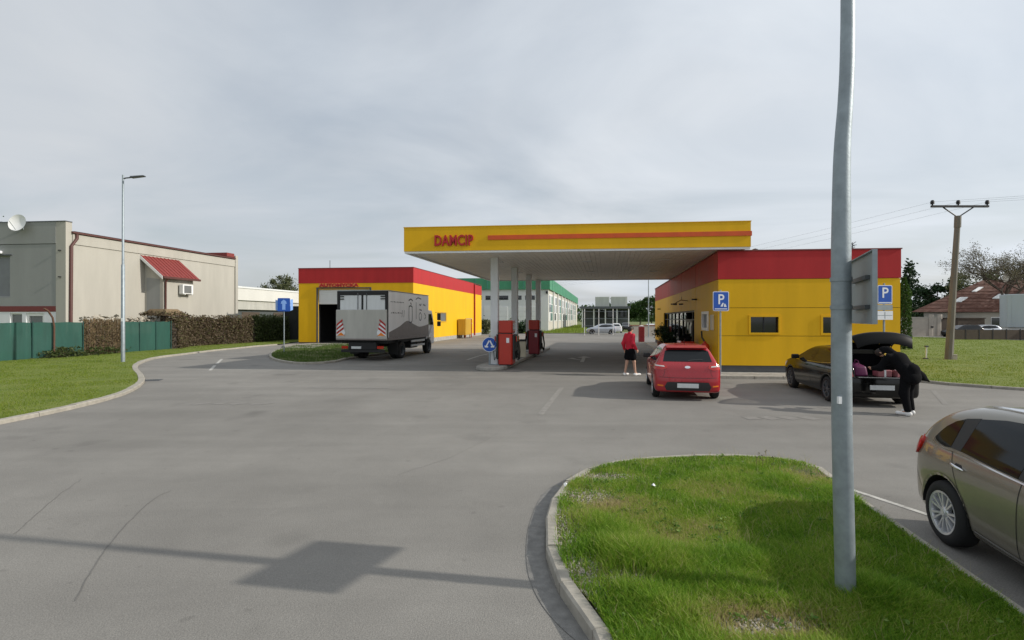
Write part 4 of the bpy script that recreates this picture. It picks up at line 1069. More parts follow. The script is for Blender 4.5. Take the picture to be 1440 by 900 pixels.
for k in range(nt_):
    u = q0-.35+(q1-q0+.65)*k/nt_
    ob('tile_rib', MB(LB_).hexa([(.0, u, pz1+.032), (pr+.28, u, pz0-.108), (pr+.28, u+.05, pz0-.108), (.0, u+.05, pz1+.032), (.0, u, pz1+.07), (pr+.28, u, pz0-.07), (pr+.28, u+.05, pz0-.07), (.0, u+.05, pz1+.07)]), 'tile_red', rf)
ob('verge_board', MB(LB_).hexa([(.0, q0-.39, pz1-.2), (pr+.28, q0-.39, pz0-.34), (pr+.28, q0-.355, pz0-.34), (.0, q0-.355, pz1-.2), (.0, q0-.39, pz1+.02), (pr+.28, q0-.39, pz0-.12), (pr+.28, q0-.355, pz0-.12), (.0, q0-.355, pz1+.02)]), 'white_trim', rf)
ob('porch_gutter', MB(LB_).box(pr+.281, pr+.40, q0-.35, q1+.3, pz0-.28, pz0-.13), 'gutter_brown', rf)
ob('downpipe', MB(LB_).tube([(pr+.3, q0+.1, pz0-.25), (pr+.1, q0+.1, pz0-.5), (pr+.08, q0+.1, .1)], .06, 8), 'gutter_brown', house, smooth=60)
# air conditioner
ac0 = LB_.sb(250, pr); t = empty('air_conditioner', LB_(pr+.2, ac0+.4, 3.85), 0, 'white air conditioning unit on the porch side wall', 'air conditioner')
ob('casing', MB(LB_).box(pr+.10, pr+.42, ac0, ac0+.95, 3.9, 4.6), 'pvc_white', t, bevel=.02)
ob('fan_grille', MB(LB_).box(pr+.421, pr+.44, ac0+.1, ac0+.75, 3.98, 4.52), 'glass_grey', t)
for u in (.15, .78): ob('bracket', MB(LB_).box(pr+.002, pr+.45, ac0+u, ac0+u+.05, 3.84, 3.895), 'white_trim', t)
# satellite dish
dz = Vector(LB_(LB_.sa(24, -.45), -.45, 0)); zc = HZ(313, dz.y)
t = empty('satellite_dish', (dz.x, dz.y, EV+.2), RAD(2), 'white satellite dish on the parapet of the rendered house', 'satellite dish')
Mx = Matrix.Translation((0, 0, zc-EV-.2)) @ Matrix.Rotation(RAD(78), 4, 'X')
mb = MB(); mb.lathe([(0, -.12), (.2, -.105), (.36, -.06), (.50, .0), (.52, .01), (.36, -.08), (.2, -.125), (0, -.14)], 28, Mx); ob('reflector', mb, 'pvc_white', t, smooth=60, local=True)
mb = MB(); mb.tube([(0, .14, zc-EV-.2), (0, .32, zc-EV-.25), (0, .42, zc-EV-.55)], .03, 6); ob('mast', mb, 'galv', t, local=True)
mb = MB(); mb.tube([Mx @ Vector((0, -.45, 0)), Mx @ Vector((0, -.1, .5))], .015, 6); ob('feed_arm', mb, 'galv', t, local=True)

# white low building behind
FB = Fr((-32.5, 60))
t = empty('white_warehouse', FB(-3, 10, 0), 0, 'long white warehouse with grey eaves behind the hedge', 'building')
ob('wall', MB(FB).box(-8, -.6, 0, 30, 0, 4.1), 'shed_dark', t)
ob('roof_band', MB(FB).box(-8, 0, -.1, 30.1, 4.3, 5.75), 'far_wall', t)
ob('roof_cap', MB(FB).box(-8, .08, -.15, 30.2, 5.751, 5.95), 'white_trim', t)
ob('eaves_band', MB(FB).box(-8, -.2, -.05, 30, 3.2, 4.299), 'lift_grey', t)
for b in (2, 8, 14, 20, 26): ob('door', MB(FB).box(-.599, -.55, b, b+3.2, 0, 2.9), 'wall_brown', t)

# ------------------------------------------------------------------ fence, hedge
fd = Vector((math.sin(RAD(9.5)), math.cos(RAD(9.5)), 0)); fo_ = G(0, 510)-fd*6
def FP(s, z=0, o=0): p = fo_+fd*s+Vector((fd.y, -fd.x, 0))*o; return (p.x, p.y, z)
def fs(px):
    q = (px-720)/720; return (fo_.y*q-fo_.x)/(fd.x-fd.y*q)
s_reed0, s_reed1, s_end = fs(116), fs(171), fs(240)
def mesh_fence(s0, s1, label, n):
    t = empty('mesh_fence', FP((s0+s1)/2), 0, label, 'fence')
    st_ = (s1-s0)/n
    for k in range(n):
        a, b = s0+k*st_+.03, s0+(k+1)*st_-.03
        mb = MB(); m_ = 6; a -= .034; b += .034
        A = [FP(a+(b-a)*i/m_, .06, .03*math.sin(i*1.3+k)) for i in range(m_+1)]; B = [FP(a+(b-a)*i/m_, 1.9+.015*math.sin(i*2+k), .03*math.sin(i*1.1+k*2)) for i in range(m_+1)]
        A2 = [(p[0]-.012, p[1], p[2]) for p in A]; B2 = [(p[0]-.012, p[1], p[2]) for p in B]
        mb.strip(A, B); mb.strip(B2, A2); mb.strip(B, B2); ob('mesh_panel', mb, 'green_mesh', t, smooth=60)
    for k in range(n+1):
        s = s0+k*st_
        mb = MB(); mb.tube([FP(s, 0, .05), FP(s, 1.96, .05)], .028, 7); ob('post', mb, 'post_green', t, smooth=60)
    return t
mesh_fence(-8, s_reed0, 'green mesh privacy fence beside the white house front', 7)
mesh_fence(s_reed1, s_end, 'shorter green mesh fence run behind the tall lamp', 3)
# leaning rusty post in the fence
sp_ = fs(73); mb = MB(); mb.tube([FP(sp_, 0, .14), FP(sp_, 1.7, .14), FP(sp_-.08, 2.15, .14), FP(sp_-.3, 2.5, .14), FP(sp_-.5, 2.62, .14)], .045, 7)
ob('rusty_post', mb, 'rust', None, smooth=60, label='rusty post with bent top against the green fence', cat='post')
# reed screen with dry climber
t = empty('reed_fence', FP((s_reed0+s_reed1)/2), 0, 'brown dry reed screen between the two green fence runs', 'fence')
mb = MB(); 
for k in range(150):
    s = s_reed0+.05+(s_reed1-s_reed0-.1)*k/149; o_ = rnd.uniform(-.05, .05); h_ = rnd.uniform(1.8, 2.15)
    mb.tube([FP(s, 0, o_), FP(s+rnd.uniform(-.05, .05), h_, o_+rnd.uniform(-.05, .05))], rnd.uniform(.012, .026), 4)
ob('reed_panel', mb, 'reed', t, kind='stuff')
n = 5000; P = np.stack([nr.uniform(s_reed0, s_reed1, n), nr.uniform(-.10, .16, n), nr.beta(1.2, 1.3, n)*2.05], 1)
P = np.array([FP(a, z, o_) for a, o_, z in P]); V, F, q = leaf_quads(P, .045); npob('climber', V, F, 'hedge_leaf', t, attrs={'rnd': q}, local=False)
# weeds at the fence foot
for i, (px, n_, h_) in enumerate(((66, 260, .45), (84, 420, .6), (100, 200, .4), (128, 200, .5), (150, 200, .45))):
    s = fs(px); c_ = np.array(FP(s, 0, .32)); P = c_+nr.normal(size=(n_, 3))*np.array((.3, .3, 0))+np.stack([np.zeros(n_), np.zeros(n_), nr.uniform(.06, h_, n_)], 1)
    wt = empty('weed', tuple(c_), 0, ('low weed at the foot of the rusty post', 'biggest leafy weed beside the rusty post', 'low weed under the green fence near the reed screen', 'weed under the reed screen edge', 'weed at the reed screen foot by the lamp')[i], 'weed')
    V, F, q = leaf_quads(P, .07); npob('foliage', V, F, 'hedge_green', wt, attrs={'rnd': q}, local=False)
    mb = MB(); [mb.tube([tuple(c_), tuple(P[k])], [.012, .004], 4) for k in range(0, n_, 12)]; ob('stems', mb, 'hedge_green' if False else 'bark', wt)

def hedge(label, line, ht, wd, n, lm, lean=0, tips=True):
    C_ = catmull([(p[0], p[1]) for p in line], 10, False); Q = resample(C_, .12)
    c = Q[len(Q)//2]; t = empty('hedge', (c.x, c.y, 0), 0, label, 'hedge')
    Qa = np.array([[p.x, p.y] for p in Q]); i = nr.integers(0, len(Qa)-1, n); d = Qa[i+1]-Qa[i]; d /= np.linalg.norm(d, axis=1)[:, None]
    nn_ = np.stack([-d[:, 1], d[:, 0]], 1); u = nr.beta(.6, .6, n)-.5
    z = nr.beta(1.15, 1.0, n)*ht*(1+.05*np.sin(i*.35)+.04*np.sin(i*.91))
    P = np.concatenate([Qa[i]+nn_*(u*wd*(1.05-.2*z/ht))[:, None]+nr.normal(0, .05, (n, 2)), z[:, None]], 1)
    k = n//40; P[:k, 2] = ht*nr.uniform(.95, 1.12, k)
    V, F, q = leaf_quads(P, .075); npob('foliage', V, F, lm, t, attrs={'rnd': q}, local=False)
    mb = MB()
    for j in range(0, len(Q)-1, 2):
        for _ in range(2):
            p = Q[j]; a = rnd.uniform(-.25, .25)*wd; b = rnd.uniform(-.4, .4)*wd
            mb.tube([(p.x+a, p.y+a*.3, 0), (p.x+b, p.y+rnd.uniform(-.3, .3), ht*rnd.uniform(.75, 1.08))], [.022, .006], 4)
    ob('stems', mb, 'bark', t)
    cx = MB(); A = [(p.x, p.y) for p in Q[::4]]
    for a, b in zip(A, A[1:]):
        dv = Vector((b[0]-a[0], b[1]-a[1], 0)).normalized(); nv = Vector((-dv.y, dv.x, 0))*wd*.22
        cx.hexa([(a[0]-nv.x, a[1]-nv.y, 0), (b[0]-nv.x, b[1]-nv.y, 0), (b[0]+nv.x, b[1]+nv.y, 0), (a[0]+nv.x, a[1]+nv.y, 0), (a[0]-nv.x, a[1]-nv.y, ht*.84), (b[0]-nv.x, b[1]-nv.y, ht*.84), (b[0]+nv.x, b[1]+nv.y, ht*.84), (a[0]+nv.x, a[1]+nv.y, ht*.84)])
    ob('core', cx, 'bark', t)
    return t
e0 = Vector(FP(s_end)); 
hp = [(e0.x, e0.y+.2), (XA(270, 37.6)-.3, 37.6), (XA(325, 41.5), 41.5), (XA(352, 43.5), 43.5)]
hedge('brown half-bare hedge continuing the green fence', hp, 2.12, .9, 26000, 'hedge_leaf')
hedge('dark green hedge end beside the car wash', [(XA(354, 43.8), 43.8), (XA(376, 46), 46.0), (XA(402, 49), 49)], 2.2, 1.0, 14000, 'hedge_green')
t = ob('dark_gate', MB(Fr((XA(398, 49.5), 49.5))).box(0, 2.2, 0, .12, 0, 3.3).box(.15, .25, -.1, -.001, 0, 3.3).box(1.9, 2.0, -.1, -.001, 0, 3.3), 'tarp_black', None, label='tall black sheet gate between hedge and car wash', cat='gate')
# rubble heap and thatched shelter behind the fence
mb = MB()
for k in range(260):
    px = rnd.uniform(95, 212); s = fs(px)+2.4+rnd.uniform(-.4, .4); hmax = 2.28-.12*abs(math.sin(px*.13)); z = rnd.uniform(1.4, hmax); p = Vector(FP(s, z, -1.7+rnd.uniform(-.3, .3))); r_ = rnd.uniform(.09, .2)
    vs_ = [p+Vector((rnd.gauss(0, 1), rnd.gauss(0, 1), rnd.gauss(0, .7))).normalized()*r_ for _ in range(6)]
    mb._a(vs_, [(0, 1, 2), (0, 2, 3), (0, 3, 4), (0, 4, 1), (5, 2, 1), (5, 3, 2), (5, 4, 3), (5, 1, 4)])
mb.box(0, 0, 0, 0, 0, 0) if False else None
hp0, hp1 = Vector(FP(fs(95)+2.4, 0, -1.7)), Vector(FP(fs(212)+2.4, 0, -1.7))
dv = (hp1-hp0).normalized(); nv = Vector((-dv.y, dv.x, 0))*.45
mb.hexa([hp0-nv, hp1-nv, hp1+nv, hp0+nv]+[p+Vector((0, 0, 1.75)) for p in (hp0-nv*.5, hp1-nv*.5, hp1+nv*.5, hp0+nv*.5)])
ob('rubble_heap', mb, 'stone', None, label='pale rubble heap showing above the reed screen', cat='rubble')
c_ = Vector(LB_(pr+.9, q0-.9, 0)); t = empty('garden_shelter', c_, RAD(-10), 'small thatched shelter before the red-roofed porch', 'shelter')
for x in (-.8, .8):
    for y in (-.6, .6): ob('post', MB().box(x-.05, x+.05, y-.05, y+.05, 0, 2.3), 'bark', t, local=True)
mb = MB(); mb.hexa([(-1.05, -.9, 2.3), (1.05, -.9, 2.3), (1.05, .9, 2.3), (-1.05, .9, 2.3), (-.6, -.5, 2.75), (.6, -.5, 2.75), (.6, .5, 2.75), (-.6, .5, 2.75)]); r_ = ob('roof', mb, 'reed', t, local=True)
P = np.stack([nr.uniform(-1.1, 1.1, 1500), nr.uniform(-.95, .95, 1500), nr.uniform(2.25, 2.45, 1500)], 1); P[:, 2] += .4*np.clip(1.1-np.maximum(np.abs(P[:, 0]), np.abs(P[:, 1])), 0, .5); V, F, q = leaf_quads(P, .08); npob('thatch', V, F, 'hedge_leaf', r_, attrs={'rnd': q})

# ------------------------------------------------------------------ lamps, poles, signs
def lamp_head(t, z, reach):
    mb = MB(); mb.tube([(0, 0, z-.12), (0, 0, z-.02), (.12, 0, z+.02), (reach*.5, 0, z+.06)], .032, 8); ob('arm', mb, 'galv_dark', t, smooth=60, local=True)
    h = MB(); h.hexa([(reach*.38, -.12, z+.02), (reach, -.13, z+.10), (reach, .13, z+.10), (reach*.38, .12, z+.02), (reach*.38, -.09, z+.10), (reach, -.08, z+.145), (reach, .08, z+.145), (reach*.38, .09, z+.10)])
    hd = ob('lamp_head', h, 'galv_dark', t, bevel=.01, local=True)
    ob('lens', MB().hexa([(reach*.5, -.08, z+.022), (reach*.95, -.09, z+.083), (reach*.95, .09, z+.083), (reach*.5, .08, z+.022), (reach*.5, -.08, z+.034), (reach*.95, -.09, z+.094), (reach*.95, .09, z+.094), (reach*.5, .08, z+.034)]), 'glass_grey', hd, local=True)
b = G(173, 509, .07); t = empty('street_lamp', b, 0, 'tall slim street lamp on the lawn by the green fence', 'street lamp')
mb = MB(); mb.tube([(0, 0, 0), (0, 0, 4.55), (0, 0, 4.57), (0, 0, 8.75)], [.085, .075, .055, .04], 12); ob('pole', mb, 'galv', t, smooth=60, local=True)
ob('service_door', MB().box(-.03, .03, -.088, -.075, 1.9, 2.05), 'sign_white', t, local=True)
lamp_head(t, HZ(251, b.y)-.07, 1.0)
# near galvanised pole with sign seen from behind
PZ = 3.66; pb = Vector((XA(1189.5, PZ), PZ, .09))
t = empty('sign_pole', pb, 0, 'thick galvanised pole on the near grass island carrying a road sign', 'pole')
pts = []; rads = []
for py, px, wpx in ((850, 1189.8, 25.5), (760, 1187.5, 25.5), (600, 1184, 25.5), (460, 1183, 25), (350, 1182.8, 24.5), (250, 1183.5, 22), (200, 1185, 20.5), (150, 1188.5, 19), (100, 1191, 18.5), (50, 1192, 18), (0, 1192.2, 17.5)):
    pts.append((XA(px, PZ)-pb.x, 0, HZ(py, PZ)-.09)); rads.append(wpx/2*PZ/720)
pts[0] = (pts[0][0], 0, -.1)
pts += [(pts[-1][0], 0, 5.5), (pts[-1][0], 0, 7.4)]; rads += [.042, .036]
pp = catmull(pts, 4, False); rr = np.interp(np.arange(len(pp)), np.arange(len(pts))*4, rads)
mb = MB(); mb.tube([tuple(p) for p in pp], list(rr), 24); ob('pole', mb, 'galv', t, smooth=60, local=True)
sd = Vector((.414, .91, 0)).normalized(); nvv = Vector((sd.y, -sd.x, 0))
sc_ = Vector((2.508, 3.665, 0))-Vector((pb.x, pb.y, 0)); sz0, sz1 = 2.065-.09, 2.545-.09
def SP(u, w_, z): p = sc_+sd*u+nvv*w_; return (p.x, p.y, z)
ob('sign_plate', MB(SP).box(-.43, .43, 0, .004, sz0, sz1), 'sign_back', t, local=True)
pl2 = [o for o in t.children if o.name.startswith('sign_plate')][0]
ob('rim', MB(SP).box(-.432, -.426, -.022, .006, sz0, sz1).box(.426, .432, -.022, .006, sz0, sz1).box(-.425, .425, -.022, -.001, sz1-.006, sz1+.001).box(-.425, .425, -.022, -.001, sz0-.001, sz0+.006), 'galv', pl2, local=True)
ob('face_film', MB(SP).box(-.42, .42, .0065, .008, sz0+.01, sz1-.01), 'sign_blue', pl2, local=True)
for z in (sz0+.10, sz0+.30):
    rl = ob('rail', MB(SP).box(-.25, .25, -.030, -.001, z, z+.028), 'galv_dark', pl2, local=True)
    pcx = float(np.interp(z, pp[:, 2], pp[:, 0]))
    cl = MB(); cl.lathe([(.060, z-.0), (.069, z), (.069, z+.03), (.060, z+.03)], 20, Matrix.Translation((pcx, 0, 0))); ob('clamp', cl, 'galv', t, smooth=50, local=True)
ob('sticker', MB(SP).box(-.40, -.37, -.0015, -.0005, sz0+.06, sz0+.11), 'sign_white', pl2, local=True)
ob('sticker', MB().box(pts[2][0]-.062, pts[2][0]-.040, -.062, -.040, 1.50-.09+.0, 1.55-.09), 'sign_white', t, local=True)

def panel_sign(name, label, base, rz, zc, wd, ht, post_h, draw, back='sign_white', off=-.05):
    t = empty(name, base, rz, label, 'sign')
    mb = MB(); mb.tube([(0, 0, 0), (0, 0, post_h)], .032, 8); ob('post', mb, 'galv', t, smooth=60, local=True)
    def rr_(w2, h2, r_):
        o = []
        for cx, cy, a0 in ((w2-r_, h2-r_, 0), (-w2+r_, h2-r_, 90), (-w2+r_, -h2+r_, 180), (w2-r_, -h2+r_, 270)):
            for k in range(5): o.append((cx+r_*math.cos(RAD(a0+k*22.5)), zc+cy+r_*math.sin(RAD(a0+k*22.5))))
        return o
    pl = ob('panel', MB().prism(rr_(wd/2, ht/2, .05), off, off+.012, 'y'), back, t, local=True)
    ob('blue_face', MB().prism(rr_(wd/2-.022, ht/2-.022, .035), off-.004, off-.001, 'y'), 'sign_blue', pl, local=True)
    draw(t, pl, zc, off)
    return t
def draw_P(fig):
    def d(t, pl, zc, off):
        mb = text_mb('P', .50, .003, lambda x, y, z: (x, off-.0065-z, zc-.10+y), bold=.006, sx=.92, align='CENTER')
        mb.box(-.22, .22, off-.008, off-.005, zc-.285, zc-.255); ob('letter', mb, 'sign_white', pl, local=True)
        if fig:
            m = MB(); m.prism([(-.02, zc-.19), (.06, zc-.19), (.10, zc-.06), (.05, zc-.06)], off-.0085, off-.005, 'y'); m.prism([(.10, zc-.20), (.20, zc-.20), (.16, zc-.10), (.12, zc-.08)], off-.0085, off-.005, 'y'); ob('pictogram', m, 'sign_white', pl, local=True)
    return d
b = Vector((XA(1013, 18.1), 18.1, .11)); panel_sign('parking_sign', 'blue parking sign with small pictogram at the shop corner', b, 0, HZ(423.7, 18.1)-.11, .565, .69, 3.0, draw_P(True))
b = Vector((XA(1243, 17.6), 17.6, .11)); t = panel_sign('parking_sign', 'blue parking sign with white plates below, behind the open boot', b, 0, HZ(414.5, 17.6)-.11, .50, .65, 3.2, draw_P(False))
zq = HZ(432.5, 17.6)-.11; ob('blank_plate', MB().box(-.26, .26, -.052, -.04, zq-.09, zq+.09), 'sign_back', t, local=True)
zq = HZ(443.5, 17.6)-.11; pq = ob('sub_plate', MB().box(-.27, .27, -.052, -.04, zq-.15, zq+.15), 'sign_white', t, local=True)
ob('plate_lines', MB().box(-.25, .25, -.055, -.0525, zq-.008, zq+.008).box(-.01, .01, -.055, -.0525, zq-.12, zq-.009).box(-.01, .01, -.055, -.0525, zq+.009, zq+.12), 'sign_back', pq, local=True)
def draw_arrow(t, pl, zc, off):
    m = MB(); m.prism([(-.09, zc-.30), (.09, zc-.30), (.09, zc+.05), (.17, zc+.05), (.13, zc+.2), (0, zc+.30), (-.13, zc+.2), (-.17, zc+.05), (-.09, zc+.05)], off-.009, off-.005, 'y'); ob('arrow', m, 'sign_pale', pl, local=True)
b = G(399.5, 496, .085); t = panel_sign('direction_sign', 'dark blue road sign with pale arrow on the small island', b, RAD(8), HZ(428.5, b.y)-.085, .70, .78, 3.2, draw_arrow, 'sign_blue')
zq = HZ(428.5, b.y)-.085
ob('side_panel', MB().hexa([(-.36, -.03, zq-.36), (-.52, .12, zq-.30), (-.52, .135, zq-.30), (-.36, -.015, zq-.36), (-.36, -.03, zq+.25), (-.52, .12, zq+.30), (-.52, .135, zq+.30), (-.36, -.015, zq+.25)]), 'sign_pale', t, local=True)
ob('side_panel', MB().hexa([(.36, -.03, zq-.36), (.46, .12, zq-.30), (.46, .135, zq-.30), (.36, -.015, zq-.36), (.36, -.03, zq+.30), (.46, .12, zq+.34), (.46, .135, zq+.34), (.36, -.015, zq+.30)]), 'sign_pale', t, local=True)

# utility pole
b = G(1334, 505.5, .06); zt = HZ(306, b.y); lean = XA(1347, b.y)-b.x
t = empty('utility_pole', b, 0, 'leaning concrete utility pole with three-insulator crossarm on the lawn', 'utility pole')
mb = MB(); mb.tube([(0, 0, -.1), (lean*.5, 0, zt*.5), (lean, 0, zt-.06)], [.175, .14, .115], 8); ob('pole', mb, 'wood_pole', t, smooth=35, local=True)
mb = MB(); mb.tube([(lean-.02, 0, zt-.55), (lean, 0, zt+.02)], [.145, .14], 8); ob('pole_cap', mb, 'wood_pole', t, local=True)
ca = zt+.50; x0, x1 = XA(1309.5, b.y)-b.x, XA(1390, b.y)-b.x; xm = XA(1347.5, b.y)-b.x
ob('crossarm', MB().box(x0, x1, -.05, .05, ca-.05, ca+.05), 'black_metal', t, local=True)
mb = MB(); mb.tube([(lean, 0, zt-.05), (xm-.75, 0, ca-.05)], .03, 6); mb.tube([(lean, 0, zt-.05), (xm+.75, 0, ca-.05)], .03, 6); ob('brace', mb, 'black_metal', t, local=True)
ins = []
for x in (x0+.06, xm, x1-.06):
    mb = MB(); mb.lathe([(.03, ca+.05), (.035, ca+.1), (.10, ca+.12), (.075, ca+.18), (.10, ca+.2), (.06, ca+.30), (0, ca+.32)], 10, Matrix.Translation((x, 0, 0))); ob('insulator', mb, 'black_metal', t, smooth=50, local=True); ins.append(b+Vector((x, 0, ca+.22)))
ob('footing', MB().prism([(.22+.2*math.cos(k), .2*math.sin(k)) for k in range(6)], 0, .25), 'stone', t, local=True)
for i, p in enumerate(ins):
    mb = MB(); far = Vector((-18+i*1.5, 95, 9.0)); near_ = Vector((56+i*1.5, -12, 9))
    for q, sag in ((far, 2.6), (near_, 1.4)):
        pts_ = [p.lerp(q, k/14)-Vector((0, 0, sag*4*(k/14)*(1-k/14))) for k in range(15)]
        mb.tube(pts_, .0035, 4, False)
    ob('overhead_wire', mb, 'galv_dark', None, label=('overhead wire from the left insulator', 'overhead wire from the middle insulator', 'overhead wire from the right insulator')[i], cat='wire')
b = G(1302.5, 505, .06); t = empty('marker_post', b, 0, 'short white marker post standing in the lawn', 'post')
mb = MB(); mb.tube([(0, 0, 0), (.01, 0, .6)], .035, 8); ob('stake', mb, 'sign_white', t, smooth=60, local=True); ob('cap', MB().box(-.06, .08, -.05, .05, .6, .68), 'galv_dark', t, local=True); ob('foot', MB().box(-.14, .06, -.06, .06, 0, .06), 'plinth', t, local=True)

# ------------------------------------------------------------------ green roofed hall
HA = Fr((XA(771, 84), 84.0))
hall = empty('industrial_hall', HA(-8, 30, 0), 0, 'long white industrial hall with green metal eaves', 'building')
HH = 9.6; HE = 6.9; HL = 85; HW = 34
HZ0 = 8.0
ob('side_wall', MB(HA).box(-.3, 0, .302, HL, 0, HE), 'hall_beige', hall)
ob('front_wall', MB(HA).box(-HW, 0, 0, .30, 0, HE), 'hall_white', hall)
ob('eaves', MB(HA).box(-HW, .3, -.35, HL, HE+.001, HE+1.9), 'hall_green', hall)
for k in range(1, 17): ob('eaves_seam', MB(HA).box(-k*2-.04, -k*2+.04, -.40, -.351, HE+.05, HE+1.85), 'teal', hall)
for k in range(1, 22): ob('eaves_seam', MB(HA).box(.301, .34, k*4-.05, k*4+.05, HE+.05, HE+1.85), 'teal', hall)
for k in range(14):
    a = -2.2-k*2.2; f = ob('window', MB(HA).box(a-1.6, a, -.03, -.001, 5.2, 5.9), 'shed_dark', hall); ob('pane', MB(HA).box(a-1.5, a-.85, -.05, -.031, 5.28, 5.82).box(a-.75, a-.1, -.05, -.031, 5.28, 5.82), 'glass_dark', f)
for k in range(6):
    a = -1.5-k*5.2; f = ob('sectional_door', MB(HA).box(a-4, a, -.04, -.001, .05, 4.1), 'hall_white', hall)
    for j in range(5): ob('door_panel', MB(HA).box(a-3.95, a-.05, -.07, -.041, .08+j*.81, .08+j*.81+.74), 'hall_white', f)
for k in range(9):
    b0 = .8+k*8.5; w_ = 5.5
    f = ob('window_bank', MB(HA).box(.001, .06, b0, b0+w_, 1.6, 6.2), 'pvc_white', hall)
    for j in range(3):
        for i_ in range(3):
            ob('pane', MB(HA).box(.061, .075, b0+.2+j*1.75, b0+1.75+j*1.75, 1.75+i_*1.45, 3.05+i_*1.45), 'teal' if (j == 2 and k % 2 == 0) else ('glass_grey' if (i_+j+k) % 3 else 'pvc_white'), f)
    ob('pilaster', MB(HA).box(.001, .25, b0+w_+.8, b0+w_+1.4, 0, HE), 'hall_white', hall)
ob('corner_lamp', MB(HA).box(-.35, -.05, -.3, -.001, 6.2, 6.6), 'black_metal', hall)
# bushes at the hall foot
for i, (px, Z, r_, n_, lab) in enumerate(((684, 70, 1.2, 900, 'leafy bush between the car wash and the hall'), (735, 72, 1.3, 1300, 'dark bush seen behind the fuel pumps'), (722, 78, 1.1, 800, 'low bush before the hall doors'))):
    c_ = (XA(px, Z), Z, 0); t = empty('bush', c_, 0, lab, 'bush')
    P, cc = clumps(n_, (0, 0, r_*.8), (r_*.8, r_*.8, r_*.8), 9, .3); P[:, 2] = np.abs(P[:, 2]); V, F, q = leaf_quads(P, .16); npob('foliage', V, F, 'leaf_dark' if i == 1 else 'leaf_olive', t, attrs={'rnd': q})
    mb = MB(); [mb.tube([(0, 0, 0), q_], [.04, .01], 4) for q_ in cc]; ob('stems', mb, 'bark', t, local=True)

# ------------------------------------------------------------------ far end of the yard
FS = Fr((XA(819, 112), 112.0))
t = empty('storage_shed', FS(8, 6, 0), 0, 'flat grey open storage shed at the far end', 'building')
w_ = FS.sa(884)
ob('back_wall', MB(FS).box(0, w_, 8, 8.3, 0, 4.2), 'shed_dark', t); ob('wall_panel', MB(FS).box(0, w_*.3, 3, 3.2, 0, 4.2), 'shed_dark', t); ob('wall_panel', MB(FS).box(w_*.3+.05, w_, 4.5, 4.7, 0, 2.3), 'shed_dark', t)
ob('roof', MB(FS).box(-.5, w_+.4, -.6, 9, 4.25, 4.75), 'galv_dark', t)
for k in range(5): ob('post', MB(FS).box(w_*k/4-.12, w_*k/4+.12, -.2, .05, 0, 4.249), 'hall_white', t)
for a0, a1 in ((.55, .66), (.70, .80), (.84, .97)): ob('window', MB(FS).box(w_*a0, w_*a1, 4.4, 4.499, 2.5, 3.9), 'glass_dark', t)
for i, (p0_, p1_, lab) in enumerate(((837, 857, 'pale green container box on the far shed roof'), (859, 882, 'grey ribbed container box on the far shed roof'))):
    mb = MB(FS); a0, a1 = FS.sa(p0_, 1), FS.sa(p1_, 1); mb.box(a0, a1, 1, 4, 4.752, 6.9)
    c_ = ob('storage_container', mb, 'shed_pale', None, label=lab, cat='container')
    for k in range(7): ob('rib', MB(FS).box(a0+(a1-a0)*k/7+.05, a0+(a1-a0)*k/7+.2, .93, .999, 4.8, 6.85), 'shed_pale', c_)
mb = MB(FS); a0 = FS.sa(834, 1); mb.tube([FS(a0, 2, 4.75), FS(a0, 2, 6.6)], .28, 8); ob('flue', mb, 'galv_dark', None, label='dark flue pipe beside the pale container', cat='flue')
for i, (px, Z, h_, r_) in enumerate(((868, 135, 6.5, 3.2), (884, 128, 6.2, 3.0), (900, 125, 6.8, 3.3), (916, 122, 7.6, 3.6), (934, 126, 8.0, 3.8))):
    tree('broadleaf_tree', 'green broadleaf tree behind the far parking row', (XA(px, Z), Z, -.03), h_, (r_, r_, h_*.33), 2600, .24, 'leaf_green', 18, .62, .5, 'trees behind the far yard')
# low wall, gate posts and fence
mb = MB(); w0 = Vector((XA(886, 62), 62, 0)); 
wl = empty('low_wall', (w0.x+2, 62, 0), 0, 'low beige wall closing the far yard', 'wall')
mb = MB(); mb.box(w0.x, w0.x+5.5, 62, 62.3, 0, 1.25); ob('wall', mb, 'wall_beige', wl); mb = MB(); mb.box(w0.x-.05, w0.x+5.55, 61.95, 62.35, 1.251, 1.33); ob('coping', mb, 'terracotta', wl)
t = empty('yard_fence', (XA(850, 64), 64, 0), 0, 'thin wire yard fence with pale posts at the far end', 'fence')
for px in (822, 842, 862, 884): mb = MB(); mb.tube([(XA(px, 64), 64, 0), (XA(px, 64), 64, 3.3)], .045, 6); ob('post', mb, 'hall_white', t)
for z in (.3, 1.2, 2.1, 3.0): mb = MB(); mb.tube([(XA(818, 64), 63.95, z), (XA(884, 64), 63.95, z)], .012, 4); ob('wire', mb, 'galv', t)
x_ = XA(912, 58); t = empty('yard_lamp', (x_, 58, 0), 0, 'thin far lamp pole rising behind the shop corner', 'street lamp'); mb = MB(); mb.tube([(0, 0, 0), (0, 0, 6.8)], [.07, .045], 8); ob('pole', mb, 'galv', t, local=True, smooth=60); lamp_head(t, 6.9, .8)
b = G(902, 481.5); t = empty('red_dispenser', b, 0, 'red upright air and water dispenser post in the yard', 'dispenser')
ob('body', MB().box(-.24, .24, -.16, .16, .05, 1.38), 'pump_maroon', t, bevel=.03, local=True); ob('foot', MB().box(-.28, .28, -.2, .2, 0, .05), 'concrete', t, local=True); ob('dome', MB().box(-.17, .17, -.12, .12, 1.381, 1.5), 'sign_white', t, bevel=.05, local=True)

